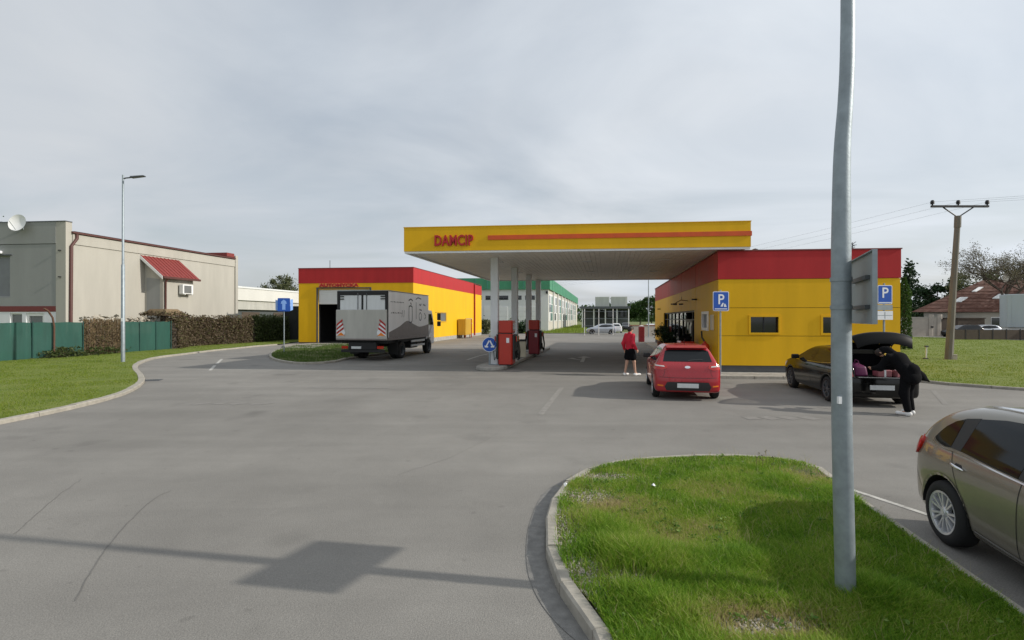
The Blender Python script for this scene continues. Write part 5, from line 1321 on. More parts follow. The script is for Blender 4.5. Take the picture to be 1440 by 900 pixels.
# ------------------------------------------------------------------ right side: house, wall, trees
HO = Fr((XA(1286, 66), 66.0), 4, 60)
t = empty('bungalow', HO(6, 3, 0), 0, 'low house with wide brown tiled roof and skylights', 'building')
hw, hd_, he = 26.0, 9.0, 2.95; hr = 7.2
ob('wall', MB(HO).box(.8, hw, .8, hd_, 0, he-.05), 'render_white', t)
A_ = [(-.3, -.2, he), (hw+1, -.2, he), (hw+1, hd_+1, he), (-.3, hd_+1, he), (6.6, hd_/2, hr), (hw-3, hd_/2, hr)]
mb = MB(HO); mb._a(A_, [(0, 1, 5, 4), (1, 2, 5), (2, 3, 4, 5), (3, 0, 4), (3, 2, 1, 0)]); rf = ob('roof', mb, 'roof_brown', t)
def on_roof(u, v): return (u, -.2+v*(hd_/2+.2), he+v*(hr-he))
for u, v, w2 in ((4.2, .30, 1.0), (5.9, .62, .6), (8.8, .40, .9), (13.2, .5, .7)):
    mb = MB(HO); P4 = [on_roof(u, v), on_roof(u+w2, v), on_roof(u+w2+.6, v+.14), on_roof(u+.6, v+.14)]; lift = .08
    mb.hexa([(x, y, z) for x, y, z in P4]+[(x, y-.03, z+lift) for x, y, z in P4]); ob('skylight', mb, 'sign_white', rf)
for k in range(1, 9):
    v = k/9.5; mb = MB(HO); u0 = -.3+6.9*v; u1 = hw+1-4*v
    p_, q_ = on_roof(u0+.1, v), on_roof(u1-.1, v); mb.hexa([p_, q_, (q_[0], q_[1]+.08, q_[2]+.07), (p_[0], p_[1]+.08, p_[2]+.07), (p_[0], p_[1]-.03, p_[2]+.06), (q_[0], q_[1]-.03, q_[2]+.06), (q_[0], q_[1]+.08, q_[2]+.11), (p_[0], p_[1]+.08, p_[2]+.11)]); ob('tile_course', mb, 'roof_brown', rf)
ob('chimney', MB(HO).box(9.2, 10.4, hd_/2-.3, hd_/2+.5, hr-.4, hr+.9), 'hall_beige', rf)
for u in (9, 13, 17): f = ob('window', MB(HO).box(u, u+1.6, .74, .799, 1.0, 2.3), 'pvc_white', t); ob('pane', MB(HO).box(u+.1, u+1.5, .70, .739, 1.1, 2.2), 'glass_dark', f)
WF = Fr((XA(1272, 61.5), 61.5), 2, 60)
t = empty('garden_wall', WF(3, 0, 0), 0, 'beige garden wall with brown gate before the bungalow', 'wall')
a1 = WF.sa(1319); ob('wall', MB(WF).box(-.5, a1, 0, .25, 0, 2.2), 'wall_beige', t); ob('coping', MB(WF).box(-.55, a1+.02, -.05, .3, 2.201, 2.29), 'render_white', t)
for a in (WF.sa(1309), WF.sa(1321)): ob('pillar', MB(WF).box(a-.2, a+.2, -.08, .33, 0, 2.6), 'wall_beige', t)
ob('gate', MB(WF).box(WF.sa(1321)+.21, WF.sa(1334), .05, .12, .05, 2.05), 'wall_brown', t); ob('letter_box', MB(WF).box(WF.sa(1310), WF.sa(1313), -.15, -.001, 1.0, 1.2), 'black_metal', t)
DF = Fr((XA(1340, 49.6), 49.6), 3, 60); a1 = DF.sa(1500)
t = empty('dark_fence', DF(5, 0, 0), 0, 'low dark fence across the road in front of parked cars', 'fence')
k = 0; a = 0.0
while a < a1:
    ob('board', MB(DF).box(a, a+1.15, 0, .05, .08, 1.02), 'wall_brown', t); ob('post', MB(DF).box(a+1.16, a+1.24, -.02, .08, 0, 1.1), 'black_metal', t); a += 1.25
b = Vector((XA(1347, 63), 63, 0)); t = ob('dark_garage', MB().box(b.x, b.x+3.3, 63, 66, 0, 2.1).box(b.x-.08, b.x+3.38, 62.9, 66.1, 2.101, 2.2), 'wall_brown', None, label='dark garage block beside the bungalow entrance', cat='garage')
# box trailer at the roadside
b = Vector((XA(1416, 51.5), 51.5, 0)); t = empty('box_trailer', (b.x, b.y, 0), RAD(-31), 'grey box trailer parked by the road across the lawn', 'trailer')
ob('box', MB().box(0, 7, 0, 2.5, 1.2, 4.55), 'trailer_grey', t, bevel=.04, local=True); ob('frame_rail', MB().box(.1, 6.9, .2, 2.3, .95, 1.199), 'white_trim', t, local=True)
for k in range(5): ob('side_post', MB().box(.35+k*1.5, .43+k*1.5, -.02, -.001, 1.25, 4.5), 'trailer_grey', t, local=True)
for x in (4.6, 5.7):
    Mx = Matrix.Translation((x, .15, .48)) @ Matrix.Rotation(RAD(90), 4, 'X'); mb = MB(); mb.lathe([(.2, -.14), (.44, -.14), (.48, -.1), (.48, .1), (.44, .14), (.2, .14)], 20, Mx); ob('wheel', mb, 'rubber', t, smooth=40, local=True)
ob('support_leg', MB().box(1.0, 1.12, .3, .42, 0, .949).box(1.0, 1.12, 2.0, 2.12, 0, .949), 'galv_dark', t, local=True); ob('skirt', MB().box(.3, 4.0, .06, .1, .35, .94), 'black_plastic', t, local=True)
# trees
conifer('spruce_tree', 'dark spruce rising behind the red roof edge of the shop', (XA(1279, 72), 72, -.03), 10.4, 3.3, 5200, 'leaf_dark', droop=.15)
tz = Vector((XA(1271.5, 34), 34, .06)); t = empty('columnar_thuja', tz, 0, 'slim green columnar thuja against the shop side wall', 'tree')
n = 5000; z = nr.uniform(.05, 4.75, n); r_ = .40*np.clip((4.95-z)/1.2, .25, 1)*np.sqrt(nr.uniform(.4, 1, n)); a = nr.uniform(0, 6.28, n)
V, F, q = leaf_quads(np.stack([r_*np.cos(a), r_*np.sin(a), z], 1), .07); npob('crown', V, F, 'leaf_thuja', t, attrs={'rnd': q}); mb = MB(); mb.tube([(0, 0, 0), (0, 0, 4.5)], [.07, .01], 6); ob('trunk', mb, 'bark', t, local=True)
for i, (px, Z, h_, r_) in enumerate(((1318, 86, 9.0, 3.0), (1334, 88, 9.6, 3.4))):
    tree('evergreen_tree', 'dense dark green tree behind the bungalow roof', (XA(px, Z), Z, -.03), h_, (r_, r_, h_*.4), 3600, .22, 'leaf_dark', 24, .55, .45, 'evergreens behind the bungalow')
tree('olive_tree', 'brownish green bushy tree behind the bungalow ridge', (XA(1372, 84), 84, -.03), 10.2, (5.5, 5, 4), 6000, .2, 'leaf_olive', 40, .6, .6)
tree('olive_tree', 'grey green bushy tree behind the trailer and budding trees', (XA(1428, 82), 82, -.03), 10.4, (6, 5, 3.8), 6500, .2, 'leaf_olive', 44, .6, .6)
for i, (px, Z, h_, r_) in enumerate(((1296, 100, 5.2, 5.5), (1440, 96, 7, 6))):
    tree('low_tree', ('light green low tree beyond the garden wall', 'low green tree behind the grey trailer')[i], (XA(px, Z), Z, -.03), h_, (r_, r_*.7, h_*.4), 3000, .25, 'leaf_thuja', 24, .45, .6)
tree('round_tree', 'round pale green tree behind the car wash roof', (XA(398, 98), 98, -.03), 10.6, (3.6, 3.6, 3.2), 7000, .17, 'leaf_olive', 34, .64, .55)
tree('garden_tree', 'green tree just behind the satellite dish', (XA(-14, 46), 46, -.03), 11.2, (2.3, 2.3, 2.6), 3500, .12, 'leaf_green', 26, .78, .4)
# bare spring tree
def bare_tree(loc, h, label, seed):
    r = random.Random(seed); t = empty('bare_tree', loc, 0, label, 'tree'); mb = MB(); tips = []
    def grow(p, d, l, ra, lev):
        q = p+d*l; m_ = p.lerp(q, .5)+Vector((r.uniform(-1, 1), r.uniform(-1, 1), r.uniform(-.5, .5)))*l*.06
        mb.tube([p, m_, q], [ra, ra*.85, ra*.7], 6 if lev < 2 else 4, False)
        if lev >= 3: tips.append(m_); tips.append(q)
        if lev == 7: return
        for _ in range(3 if lev < 4 else 2):
            nd = (d+Vector((r.gauss(0, .6), r.gauss(0, .6), r.gauss(.02, .36)))).normalized()
            grow(q, nd, l*r.uniform(.6, .86), ra*.62, lev+1)
    grow(Vector((0, 0, -.1)), Vector((0, 0, 1)), h*.24, h*.020, 0)
    ob('trunk', mb, 'bark', t, local=True)
    T_ = np.array([tuple(p) for p in tips]); P = np.repeat(T_, 4, 0)+nr.normal(0, .22, (len(T_)*4, 3)); V, F, q = leaf_quads(P, .075)
    npob('crown', V, F, 'bud_leaf', t, attrs={'rnd': q})
bare_tree((XA(1412, 60), 60, 0), 13.5, 'sparse brown budding tree above the grey trailer', 4)
bare_tree((XA(1462, 64), 64, 0), 15, 'tall budding tree past the grey trailer', 9)
# distant tree belt far behind everything
P = np.stack([nr.uniform(-420, 520, 26000), nr.uniform(330, 380, 26000), np.zeros(26000)], 1)
P[:, 2] = nr.beta(1.1, 1.4, 26000)*(9+3*np.sin(P[:, 0]*.045)+2*np.sin(P[:, 0]*.13)); V, F, q = leaf_quads(P, 1.3)
npob('distant_woodland', V, F, 'leaf_green', None, attrs={'rnd': q}, label='distant green tree belt along the horizon', cat='woodland', kind='stuff')
# ------------------------------------------------------------------ vehicles
def wheel(t, x, y, R, wd, side, rimr=.66, spokes=7, rim='alloy', n=40, detail=True):
    Mx = Matrix.Translation((x, y, R)) @ Matrix.Rotation(RAD(90 if side < 0 else -90), 4, 'X')
    rr = R*rimr; h = wd/2
    mb = MB(); mb.lathe([(rr-.01, -h), (R-.035, -h), (R-.008, -h+.025), (R, -h+.05), (R, h-.05), (R-.008, h-.025), (R-.035, h-.004), (rr+.03, h), (rr+.008, h-.006), (rr-.01, h-.02), (rr-.01, -h)], n, Mx)
    w = ob('wheel', mb, 'rubber', t, smooth=40, local=True)
    mb = MB(); mb.lathe([(rr-.012, -h*.6), (rr-.012, h-.03), (rr+.004, h-.012), (rr+.004, h-.004), (rr-.016, h-.010), (rr-.024, h-.035), (rr-.024, -h*.6)], n, Mx)
    ob('rim', mb, rim, w, smooth=40, local=True)
    mb = MB(); mb.lathe([(0, -.02), (rr-.026, -.02), (rr-.026, -.015), (0, -.015)], n, Mx); ob('brake_disc', mb, 'chassis', w, local=True)
    if detail:
        mb = MB(lambda a, b, c: tuple(Mx @ Vector((a, b, c))))
        for k in range(spokes):
            for d in (-.13, .13):
                a0 = 2*math.pi*k/spokes; a1 = a0+d
                def pt(r_, a, o, z): return (r_*math.cos(a)-o*math.sin(a), r_*math.sin(a)+o*math.cos(a), z)
                r0, r1 = .035, rr-.012; s0, s1 = .009*R/.29, .0145*R/.29
                mb.hexa([pt(r0, a0+d*.6, -s0, h-.055), pt(r1, a1+d*.35, -s1, h-.045), pt(r1, a1+d*.35, s1, h-.045), pt(r0, a0+d*.6, s0, h-.055),
                         pt(r0, a0+d*.6, -s0*.8, h-.022), pt(r1, a1+d*.35, -s1*.7, h-.010), pt(r1, a1+d*.35, s1*.7, h-.010), pt(r0, a0+d*.6, s0*.8, h-.022)])
        ob('spokes', mb, rim, w, smooth=30, local=True)
        mb = MB(); mb.lathe([(.058, h-.06), (.058, h-.03), (.045, h-.018), (.03, h-.016), (.028, h-.012), (0, h-.011)], 20, Mx); ob('hub_cap', mb, rim, w, smooth=40, local=True)
    return w
def make_car(name, label, loc, rz, sp, paint, h=.02, group=None, cat='car', detail=True):
    t = empty(name, loc, rz, label, cat, group)
    V, F = car_body(sp, h)
    body = npob('body', V, F, paint, t, smooth=True)
    bvh = BVHTree.FromPolygons([tuple(v) for v in V], [tuple(f) for f in F])
    W = sp['W']/2; R = sp['R']
    for i, xc in enumerate(sp['axles']):
        for s in (-1, 1):
            wheel(t, xc, s*(W-.115), R, .19, s, sp.get('rimr', .66), sp.get('spokes', 7), sp.get('rim', 'alloy'), detail=detail)
            mb = MB(); Rl = R+.042; n = 18
            A = [(xc+Rl*math.cos(math.pi*k/n), s*(W-.04), R+Rl*math.sin(math.pi*k/n)) for k in range(n+1)]; B = [(p[0], s*(W-.29), p[2]) for p in A]
            mb.strip(A, B); mb._a([(p[0], s*(W-.289), p[2]) for p in A], [tuple(range(n+1))]); ob('wheel_liner', mb, 'chassis', t, local=True)
    return t, body, bvh
def both(f):
    for s in ('R', 'L'): f(s)

# --- taupe hatchback beside the island
C3 = dict(L=3.94, W=1.72, H=1.39, R=.292, axles=(.63, 3.08), spokes=7, k1=.16, k2=.11,
    side=[(.10, .20), (.00, .33), (-.02, .50), (.0, .66), (.045, .80), (.10, .92), (.20, 1.06), (.36, 1.19), (.57, 1.275), (.9, 1.34), (1.3, 1.38), (1.75, 1.39), (2.2, 1.345), (2.6, 1.19), (3.0, .98), (3.35, .90), (3.68, .77), (3.90, .56), (3.93, .38), (3.86, .22), (3.6, .17), (2, .17), (.5, .17)],
    plan=[(-.02, .0), (-.02, .38), (.02, .64), (.10, .775), (.30, .842), (.7, .86), (1.4, .862), (2.5, .862), (3.2, .845), (3.6, .76), (3.85, .52), (3.94, .2), (3.94, 0)],
    sect=[(0, .17), (.72, .17), (.80, .24), (.845, .42), (.86, .60), (.845, .74), (.80, .86), (.745, .97), (.69, 1.09), (.625, 1.22), (.54, 1.315), (.38, 1.37), (0, 1.395)])
fwd = Vector((-.206, -.979, 0)); lf = Vector((.979, -.206, 0)); root = Vector((4.00, 4.78, 0))-fwd*.63+lf*.845
t, body, bv = make_car('hatchback_car', 'taupe metallic hatchback with alloy wheels parked beside the grass island', root, math.atan2(fwd.y, fwd.x), C3, 'paint_taupe', .016)
qw = catmull([(.315, .935), (.40, 1.06), (.52, 1.135), (.665, 1.172), (.665, 1.05), (.655, .905), (.50, .90), (.40, .905)], 4)
qw = [(.385, .945), (.42, 1.01), (.47, 1.07), (.55, 1.13), (.655, 1.172), (.655, .905), (.58, .897), (.50, .905), (.43, .92)]
dwin = [(.80, .905), (.835, 1.205), (1.10, 1.245), (1.45, 1.265), (1.50, 1.26), (1.50, .868), (1.2, .88)]
fwin_ = [(1.60, .862), (1.60, 1.262), (1.85, 1.25), (2.15, 1.19), (2.42, 1.05), (2.62, .92), (2.62, .852), (2.1, .85)]
pill = [(.66, .905), (.66, 1.178), (.83, 1.21), (.795, .903)]; bpil = [(1.505, .866), (1.505, 1.263), (1.595, 1.264), (1.595, .864)]
for s in ('R', 'L'):
    for pg in (qw, dwin, fwin_): ob('window', patch(bv, s, pg, .004, .04), 'glass_car', t, smooth=60, local=True)
    for pg in (pill, bpil): ob('pillar_trim', patch(bv, s, pg, .003, .05), 'black_plastic', t, smooth=60, local=True)
    ob('window_trim', ribbon(bv, s, [(.37, .935), (.42, .908), (.50, .892), (.58, .884), (.80, .888), (1.2, .866), (1.6, .85), (2.1, .838), (2.66, .842)], .012, .007), 'chrome', t, local=True)
    seam = []; ribbon(bv, s, [(1.55, .86), (1.545, .6), (1.53, .27)], .008, .002, mb=seam); ribbon(bv, s, [(.70, .885), (.78, .72), (.90, .50), (.98, .30)], .007, .002, mb=seam); ribbon(bv, s, [(2.62, .84), (2.60, .6), (2.50, .27)], .008, .002, mb=seam); ribbon(bv, s, [(.98, .265), (1.6, .255), (2.5, .262)], .008, .002, mb=seam)
    ribbon(bv, s, [(.13, .60), (.20, .52), (.27, .43)], .006, .002, mb=seam)
    ob('door_seam', seam, 'black_plastic', t, local=True)
    ob('sill_trim', ribbon(bv, s, [(.96, .285), (1.6, .262), (2.7, .262)], .014, .008), 'chrome', t, local=True)
    ob('sill', patch(bv, s, [(.93, .20), (.93, .245), (1.6, .235), (2.76, .235), (2.76, .20)], .006, .1), 'black_plastic', t, smooth=60, local=True)
    for hx in (.80, 1.72):
        mb = patch(bv, s, [(hx-.02, .775), (hx+.0, .755), (hx+.07, .75), (hx+.10, .765), (hx+.07, .80), (hx, .80)], .003, .04); hs = ob('handle_recess', mb, 'black_plastic', t, smooth=60, local=True)
        A, B = [], []
        mb = MB(); pts_ = [tuple(shoot(bv, s, hx-.06+.19*k/6, .782-.018*k/6, .012+.016*math.sin(math.pi*k/6))[0]) for k in range(7)]; mb.tube(pts_, [.006, .012, .013, .013, .013, .012, .006], 8); ob('handle', mb, 'chrome', hs, smooth=60, local=True)
    lam = [(.10, .735), (.095, .79), (.125, .86), (.18, .905), (.235, .915), (.25, .875), (.23, .80), (.17, .735)]
    lo_ = ob('tail_lamp', patch(bv, s, lam, .022, .03, .04), 'lamp_red', t, smooth=60, local=True)
    sgn = -1 if s == 'R' else 1
    ob('tail_lamp', patch(bv, 'B', [(sgn*.60, .74), (sgn*.76, .74), (sgn*.80, .86), (sgn*.72, .92), (sgn*.66, .86)][::-sgn], .010, .04, .02), 'lamp_red', t, smooth=60, local=True)
    mm = MB(); p_, n_ = shoot(bv, s, 2.5, .93, .0); d_ = Vector((0, sgn, 0)); c_ = p_+d_*.13; mm.hexa([c_+Vector(v) for v in ((-.04, -.1, -.07), (.06, -.08, -.06), (.06, .08, -.06), (-.04, .1, -.07), (-.04, -.09, .07), (.04, -.08, .06), (.04, .08, .06), (-.04, .09, .07))]); ob('mirror', mm, 'paint_taupe', t, bevel=.03, local=True, segs=2)
    ob('wheel_arch_lip', ribbon(bv, s, [(.63+.352*math.cos(a), .292+.352*math.sin(a)) for a in np.linspace(.05, 3.1, 14)], .02, .006), 'paint_taupe', t, local=True)
    ob('headlamp', patch(bv, s, [(3.45, .66), (3.4, .78), (3.2, .86), (3.3, .74)][::-1], .008, .05), 'lamp_clear', t, smooth=60, local=True)
ob('rear_window', patch(bv, 'B', [(-.52, .93), (.52, .93), (.47, 1.14), (-.47, 1.14)], .004, .05), 'glass_car', t, smooth=60, local=True)
ob('windscreen', patch(bv, 'T', [(2.2, -.52), (2.85, -.62), (2.95, 0), (2.85, .62), (2.2, .52)], .004, .06), 'glass_car', t, smooth=60, local=True)
pl = []; ribbon(bv, 'T', [(.62, -.47), (1.3, -.50), (2.05, -.49)], .035, .012, mb=pl); ribbon(bv, 'T', [(.62, .47), (1.3, .50), (2.05, .49)], .035, .012, mb=pl); ob('roof_rail', pl, 'chrome', t, local=True)
ob('rear_plate', patch(bv, 'B', [(-.26, .42), (.26, .42), (.26, .53), (-.26, .53)], .006, .1), 'plate', t, local=True)

# --- red hatchback before the shop
RC = dict(L=4.05, W=1.72, H=1.43, R=.30, axles=(.70, 3.27), spokes=5, rimr=.68, k1=.14, k2=.10,
    side=[(.09, .20), (.01, .30), (-.01, .46), (.015, .60), (.05, .72), (.08, .84), (.14, .96), (.30, 1.18), (.42, 1.33), (.60, 1.39), (1.1, 1.43), (1.6, 1.43), (2.05, 1.37), (2.5, 1.18), (2.95, .97), (3.4, .89), (3.8, .73), (4.02, .55), (4.05, .38), (3.97, .22), (3.7, .18), (2, .18), (.4, .18)],
    plan=[(-.01, .0), (-.01, .42), (.03, .66), (.12, .79), (.36, .85), (.8, .86), (2, .86), (3.2, .85), (3.6, .77), (3.9, .55), (4.05, .2), (4.05, 0)],
    sect=[(0, .18), (.74, .18), (.82, .24), (.855, .42), (.86, .60), (.845, .76), (.80, .88), (.75, .97), (.68, 1.10), (.61, 1.24), (.53, 1.355), (.40, 1.41), (0, 1.435)])
fwd = Vector((math.sin(RAD(11.5)), math.cos(RAD(11.5)), 0))
t, body, bv = make_car('hatchback_car', 'red hatchback seen from behind at the forecourt before the shop', Vector((4.47, 13.0, 0)), math.atan2(fwd.y, fwd.x), RC, 'paint_red', .018)
ob('rear_window', patch(bv, 'B', [(-.60, .99), (.60, .99), (.535, 1.25), (.44, 1.285), (-.44, 1.285), (-.535, 1.25)], .005, .05), 'glass_car', t, smooth=60, local=True)
ob('spoiler', MB().hexa([(.30, -.52, 1.325), (.50, -.52, 1.37), (.50, .52, 1.37), (.30, .52, 1.325), (.29, -.50, 1.35), (.50, -.50, 1.40), (.50, .50, 1.40), (.29, .50, 1.35)]), 'paint_red', t, bevel=.008, local=True)
ob('bumper_insert', patch(bv, 'B', [(-.52, .26), (.52, .26), (.57, .36), (.50, .48), (-.50, .48), (-.57, .36)], .006, .05), 'black_plastic', t, smooth=60, local=True)
ob('rear_plate', patch(bv, 'B', [(-.26, .335), (.26, .335), (.26, .445), (-.26, .445)], .012, .1), 'plate', t, local=True)
ob('badge', patch(bv, 'B', [(.07*math.cos(a), .855+.032*math.sin(a)) for a in np.linspace(0, 6.0, 12)], .008, .05), 'chrome', t, local=True)
ob('wiper', ribbon(bv, 'B', [(-.02, 1.01), (-.15, 1.03), (-.38, 1.04)], .022, .014), 'black_plastic', t, local=True)
sm = []; ribbon(bv, 'B', [(-.70, .60), (-.35, .585), (.35, .585), (.70, .60)], .010, .002, mb=sm); ribbon(bv, 'B', [(-.60, .95), (-.56, .75), (-.60, .62)], .008, .002, mb=sm); ribbon(bv, 'B', [(.60, .95), (.56, .75), (.60, .62)], .008, .002, mb=sm); ob('tailgate_seam', sm, 'black_plastic', t, local=True)
for s, sg in (('R', -1), ('L', 1)):
    lam = [(sg*.50, .83), (sg*.62, .78), (sg*.80, .80), (sg*.81, .92), (sg*.70, .955), (sg*.52, .90)]
    lo_ = ob('tail_lamp', patch(bv, 'B', lam if sg > 0 else lam[::-1], .012, .04, .02), 'lamp_red', t, smooth=60, local=True)
    ls = [(sg*.56, .855), (sg*.78, .875), (sg*.77, .90), (sg*.58, .885)]
    ob('lamp_strip', patch(bv, 'B', ls if sg > 0 else ls[::-1], .018, .05, .006), 'lamp_clear', lo_, smooth=60, local=True)
    rf_ = [(sg*.60, .36), (sg*.74, .375), (sg*.74, .41), (sg*.60, .395)]
    ob('reflector', patch(bv, 'B', rf_ if sg > 0 else rf_[::-1], .008, .05), 'lamp_orange', t, smooth=60, local=True)
    for pg in ([(.46, 1.04), (.56, 1.19), (.72, 1.27), (1.0, 1.30), (1.44, 1.31), (1.44, .94), (1.0, .955), (.7, .975)], [(1.54, .935), (1.54, 1.31), (1.85, 1.285), (2.2, 1.16), (2.55, .97), (2.55, .92)]):
        ob('window', patch(bv, s, pg, .004, .05), 'glass_car', t, smooth=60, local=True)
    sm = []; ribbon(bv, s, [(1.49, .93), (1.48, .3)], .009, .002, mb=sm); ribbon(bv, s, [(2.58, .9), (2.52, .3)], .009, .002, mb=sm); ribbon(bv, s, [(.62, .97), (.80, .75), (1.0, .45), (1.02, .3)], .008, .002, mb=sm); ob('door_seam', sm, 'black_plastic', t, local=True)
    for hx in (.98, 1.75):
        mb = MB(); mb.tube([tuple(shoot(bv, s, hx+.18*k/4, .80, .01+.014*math.sin(math.pi*k/4))[0]) for k in range(5)], .012, 6); ob('handle', mb, 'paint_red', t, smooth=60, local=True)
    p_, n_ = shoot(bv, s, 2.42, .98, 0); c_ = p_+Vector((0, sg*.14, .02)); mm = MB(); mm.hexa([c_+Vector(v) for v in ((-.05, -.11, -.07), (.07, -.09, -.06), (.07, .09, -.06), (-.05, .11, -.07), (-.05, -.10, .07), (.05, -.09, .06), (.05, .09, .06), (-.05, .10, .07))]); ob('mirror', mm, 'black_plastic', t, bevel=.03, local=True, segs=2)
ob('windscreen', patch(bv, 'T', [(2.1, -.50), (2.8, -.62), (2.9, 0), (2.8, .62), (2.1, .50)], .004, .08), 'glass_car', t, smooth=60, local=True)
mb = MB(); mb.tube([(.75, 0, 1.40), (.60, 0, 1.56)], [.007, .004], 5); ob('aerial', mb, 'black_plastic', t, local=True)

# --- black liftback with its boot open
BC = dict(L=4.62, W=1.80, H=1.40, R=.315, axles=(.88, 3.50), spokes=6, rimr=.68, k1=.14, k2=.10, rim='galv_dark', cut=(-.3, 1.22, .56, .70),
    side=[(.09, .22), (.0, .34), (-.01, .52), (.02, .72), (.07, .88), (.16, .96), (.45, 1.02), (.85, 1.19), (1.25, 1.335), (1.7, 1.39), (2.1, 1.395), (2.5, 1.34), (2.95, 1.15), (3.4, .95), (3.9, .87), (4.35, .72), (4.58, .56), (4.62, .38), (4.55, .23), (4.2, .18), (2, .18), (.5, .18)],
    plan=[(-.01, .0), (-.01, .42), (.03, .68), (.12, .82), (.4, .885), (.9, .90), (2.4, .90), (3.7, .885), (4.15, .80), (4.45, .55), (4.62, .2), (4.62, 0)],
    sect=[(0, .18), (.78, .18), (.86, .26), (.895, .45), (.90, .62), (.885, .78), (.84, .90), (.78, 1.0), (.70, 1.12), (.63, 1.25), (.54, 1.335), (.40, 1.38), (0, 1.405)])
fwd = Vector((math.sin(RAD(10.6)), math.cos(RAD(10.6)), 0)); Broot = Vector((8.69, 12.0, 0))
BT, body, bv = make_car('liftback_car', 'black liftback parked facing the shop with its boot open', Broot, math.atan2(fwd.y, fwd.x), BC, 'paint_black', .02)
t = BT
for s, sg in (('R', -1), ('L', 1)):
    for pg in ([(.80, 1.0), (.95, 1.10), (1.2, 1.20), (1.6, 1.275), (1.9, 1.285), (1.9, .95), (1.3, .965)], [(1.98, .948), (1.98, 1.285), (2.3, 1.265), (2.65, 1.16), (3.05, .97), (3.05, .93)]):
        ob('window', patch(bv, s, pg, .004, .05), 'glass_car', t, smooth=60, local=True)
    ob('window_trim', ribbon(bv, s, [(.74, .985), (1.3, .945), (2.0, .928), (3.1, .915)], .014, .006), 'chrome', t, local=True)
    sm = []; ribbon(bv, s, [(1.94, .93), (1.93, .3)], .009, .002, mb=sm); ribbon(bv, s, [(3.06, .9), (2.98, .3)], .009, .002, mb=sm); ribbon(bv, s, [(.95, .97), (1.1, .75), (1.28, .5), (1.3, .3)], .008, .002, mb=sm); ob('door_seam', sm, 'chassis', t, local=True)
    for hx in (1.38, 2.2):
        mb = MB(); mb.tube([tuple(shoot(bv, s, hx+.18*k/4, .82, .01+.014*math.sin(math.pi*k/4))[0]) for k in range(5)], .012, 6); ob('handle', mb, 'paint_black', t, smooth=60, local=True)
    p_, n_ = shoot(bv, s, 2.92, .98, 0); c_ = p_+Vector((0, sg*.14, .02)); mm = MB(); mm.hexa([c_+Vector(v) for v in ((-.05, -.11, -.07), (.07, -.09, -.06), (.07, .09, -.06), (-.05, .11, -.07), (-.05, -.10, .07), (.05, -.09, .06), (.05, .09, .06), (-.05, .10, .07))]); ob('mirror', mm, 'paint_black', t, bevel=.03, local=True, segs=2)
    lam = [(sg*.60, .72), (sg*.82, .70), (sg*.83, .86), (sg*.62, .84)]
    ob('tail_lamp', patch(bv, 'B', lam if sg > 0 else lam[::-1], .010, .05, .02), 'lamp_red', t, smooth=60, local=True)
    ob('headlamp', patch(bv, s, [(4.1, .62), (4.05, .75), (3.8, .80), (3.9, .68)][::-1], .008, .05), 'lamp_clear', t, smooth=60, local=True)
ob('windscreen', patch(bv, 'T', [(2.55, -.52), (3.25, -.66), (3.36, 0), (3.25, .66), (2.55, .52)], .004, .08), 'glass_car', t, smooth=60, local=True)
ob('rear_plate', patch(bv, 'B', [(-.26, .42), (.26, .42), (.26, .53), (-.26, .53)], .008, .1), 'plate', t, local=True)
ob('sill_guard', MB().box(.02, .09, -.5, .5, .701, .712), 'steel_rail', t, local=True)
ob('boot_carpet', MB().box(.10, 1.18, -.53, .53, .703, .715), 'cloth_black', t, local=True)
ob('seat_back', MB().hexa([(1.14, -.53, .72), (1.2, -.53, .72), (1.2, .53, .72), (1.14, .53, .72), (1.18, -.5, 1.18), (1.21, -.5, 1.2), (1.21, .5, 1.2), (1.18, .5, 1.18)]), 'cloth_black', t, local=True)
# hatch lifted on its hinge
hv, hf = [], []; nu, nv_ = 14, 14
def hatch_pt(u, v, th):          # v 0 at hinge, 1 at the tail; folds down near the tail
    if v < .72: k = v/.72; x = 1.24-1.16*k; z = 1.37+.42*k+.16*k*(1-k)*2
    else: k = (v-.72)/.28; x = .08-.17*k; z = 1.79-.03*k-.20*k*k
    w = .54+.10*min(1, v/.5)
    y = u*w*(1-.10*max(0, v-.75)/.25)
    z -= .07*u*u+.05*abs(u)**4
    return (x, y, z-th)
for th in (0, .045):
    for i in range(nu+1):
        for j in range(nv_+1): hv.append(hatch_pt(-1+2*i/nu, j/nv_, th))
n1 = (nu+1)*(nv_+1)
for i in range(nu):
    for j in range(nv_):
        if 2 <= i < nu-2 and 2 <= j < 9: continue
        a = i*(nv_+1)+j; b, c, d = a+1, a+nv_+2, a+nv_+1
        hf.append((a, d, c, b)); hf.append((n1+a, n1+b, n1+c, n1+d))
for i in range(nu):
    a = i*(nv_+1); d = a+nv_+1; hf.append((a, n1+a, n1+d, d)); a += nv_; d += nv_; hf.append((a, d, n1+d, n1+a))
for j in range(nv_):
    a = j; hf.append((a, a+1, n1+a+1, n1+a)); a = nu*(nv_+1)+j; hf.append((a+1, a, n1+a, n1+a+1))
m_ = MB(); m_.v = hv; m_.f = hf; hat = ob('hatch', m_, 'hatch_black', t, smooth=50, local=True)
gm = MB(); A = [[hatch_pt(-.74+1.48*i/8, 1.9/14+7.2/14*j/8, .02) for j in range(9)] for i in range(9)]
for i in range(8): gm.strip(A[i], A[i+1])
ob('hatch_glass', gm, 'tint_glass', hat, smooth=60, local=True)
for s in (-1, 1):
    mb = MB(); mb.tube([(.95, s*.52, 1.12), (.55, s*.545, 1.62)], .012, 6); ob('gas_strut', mb, 'black_metal', t, local=True)
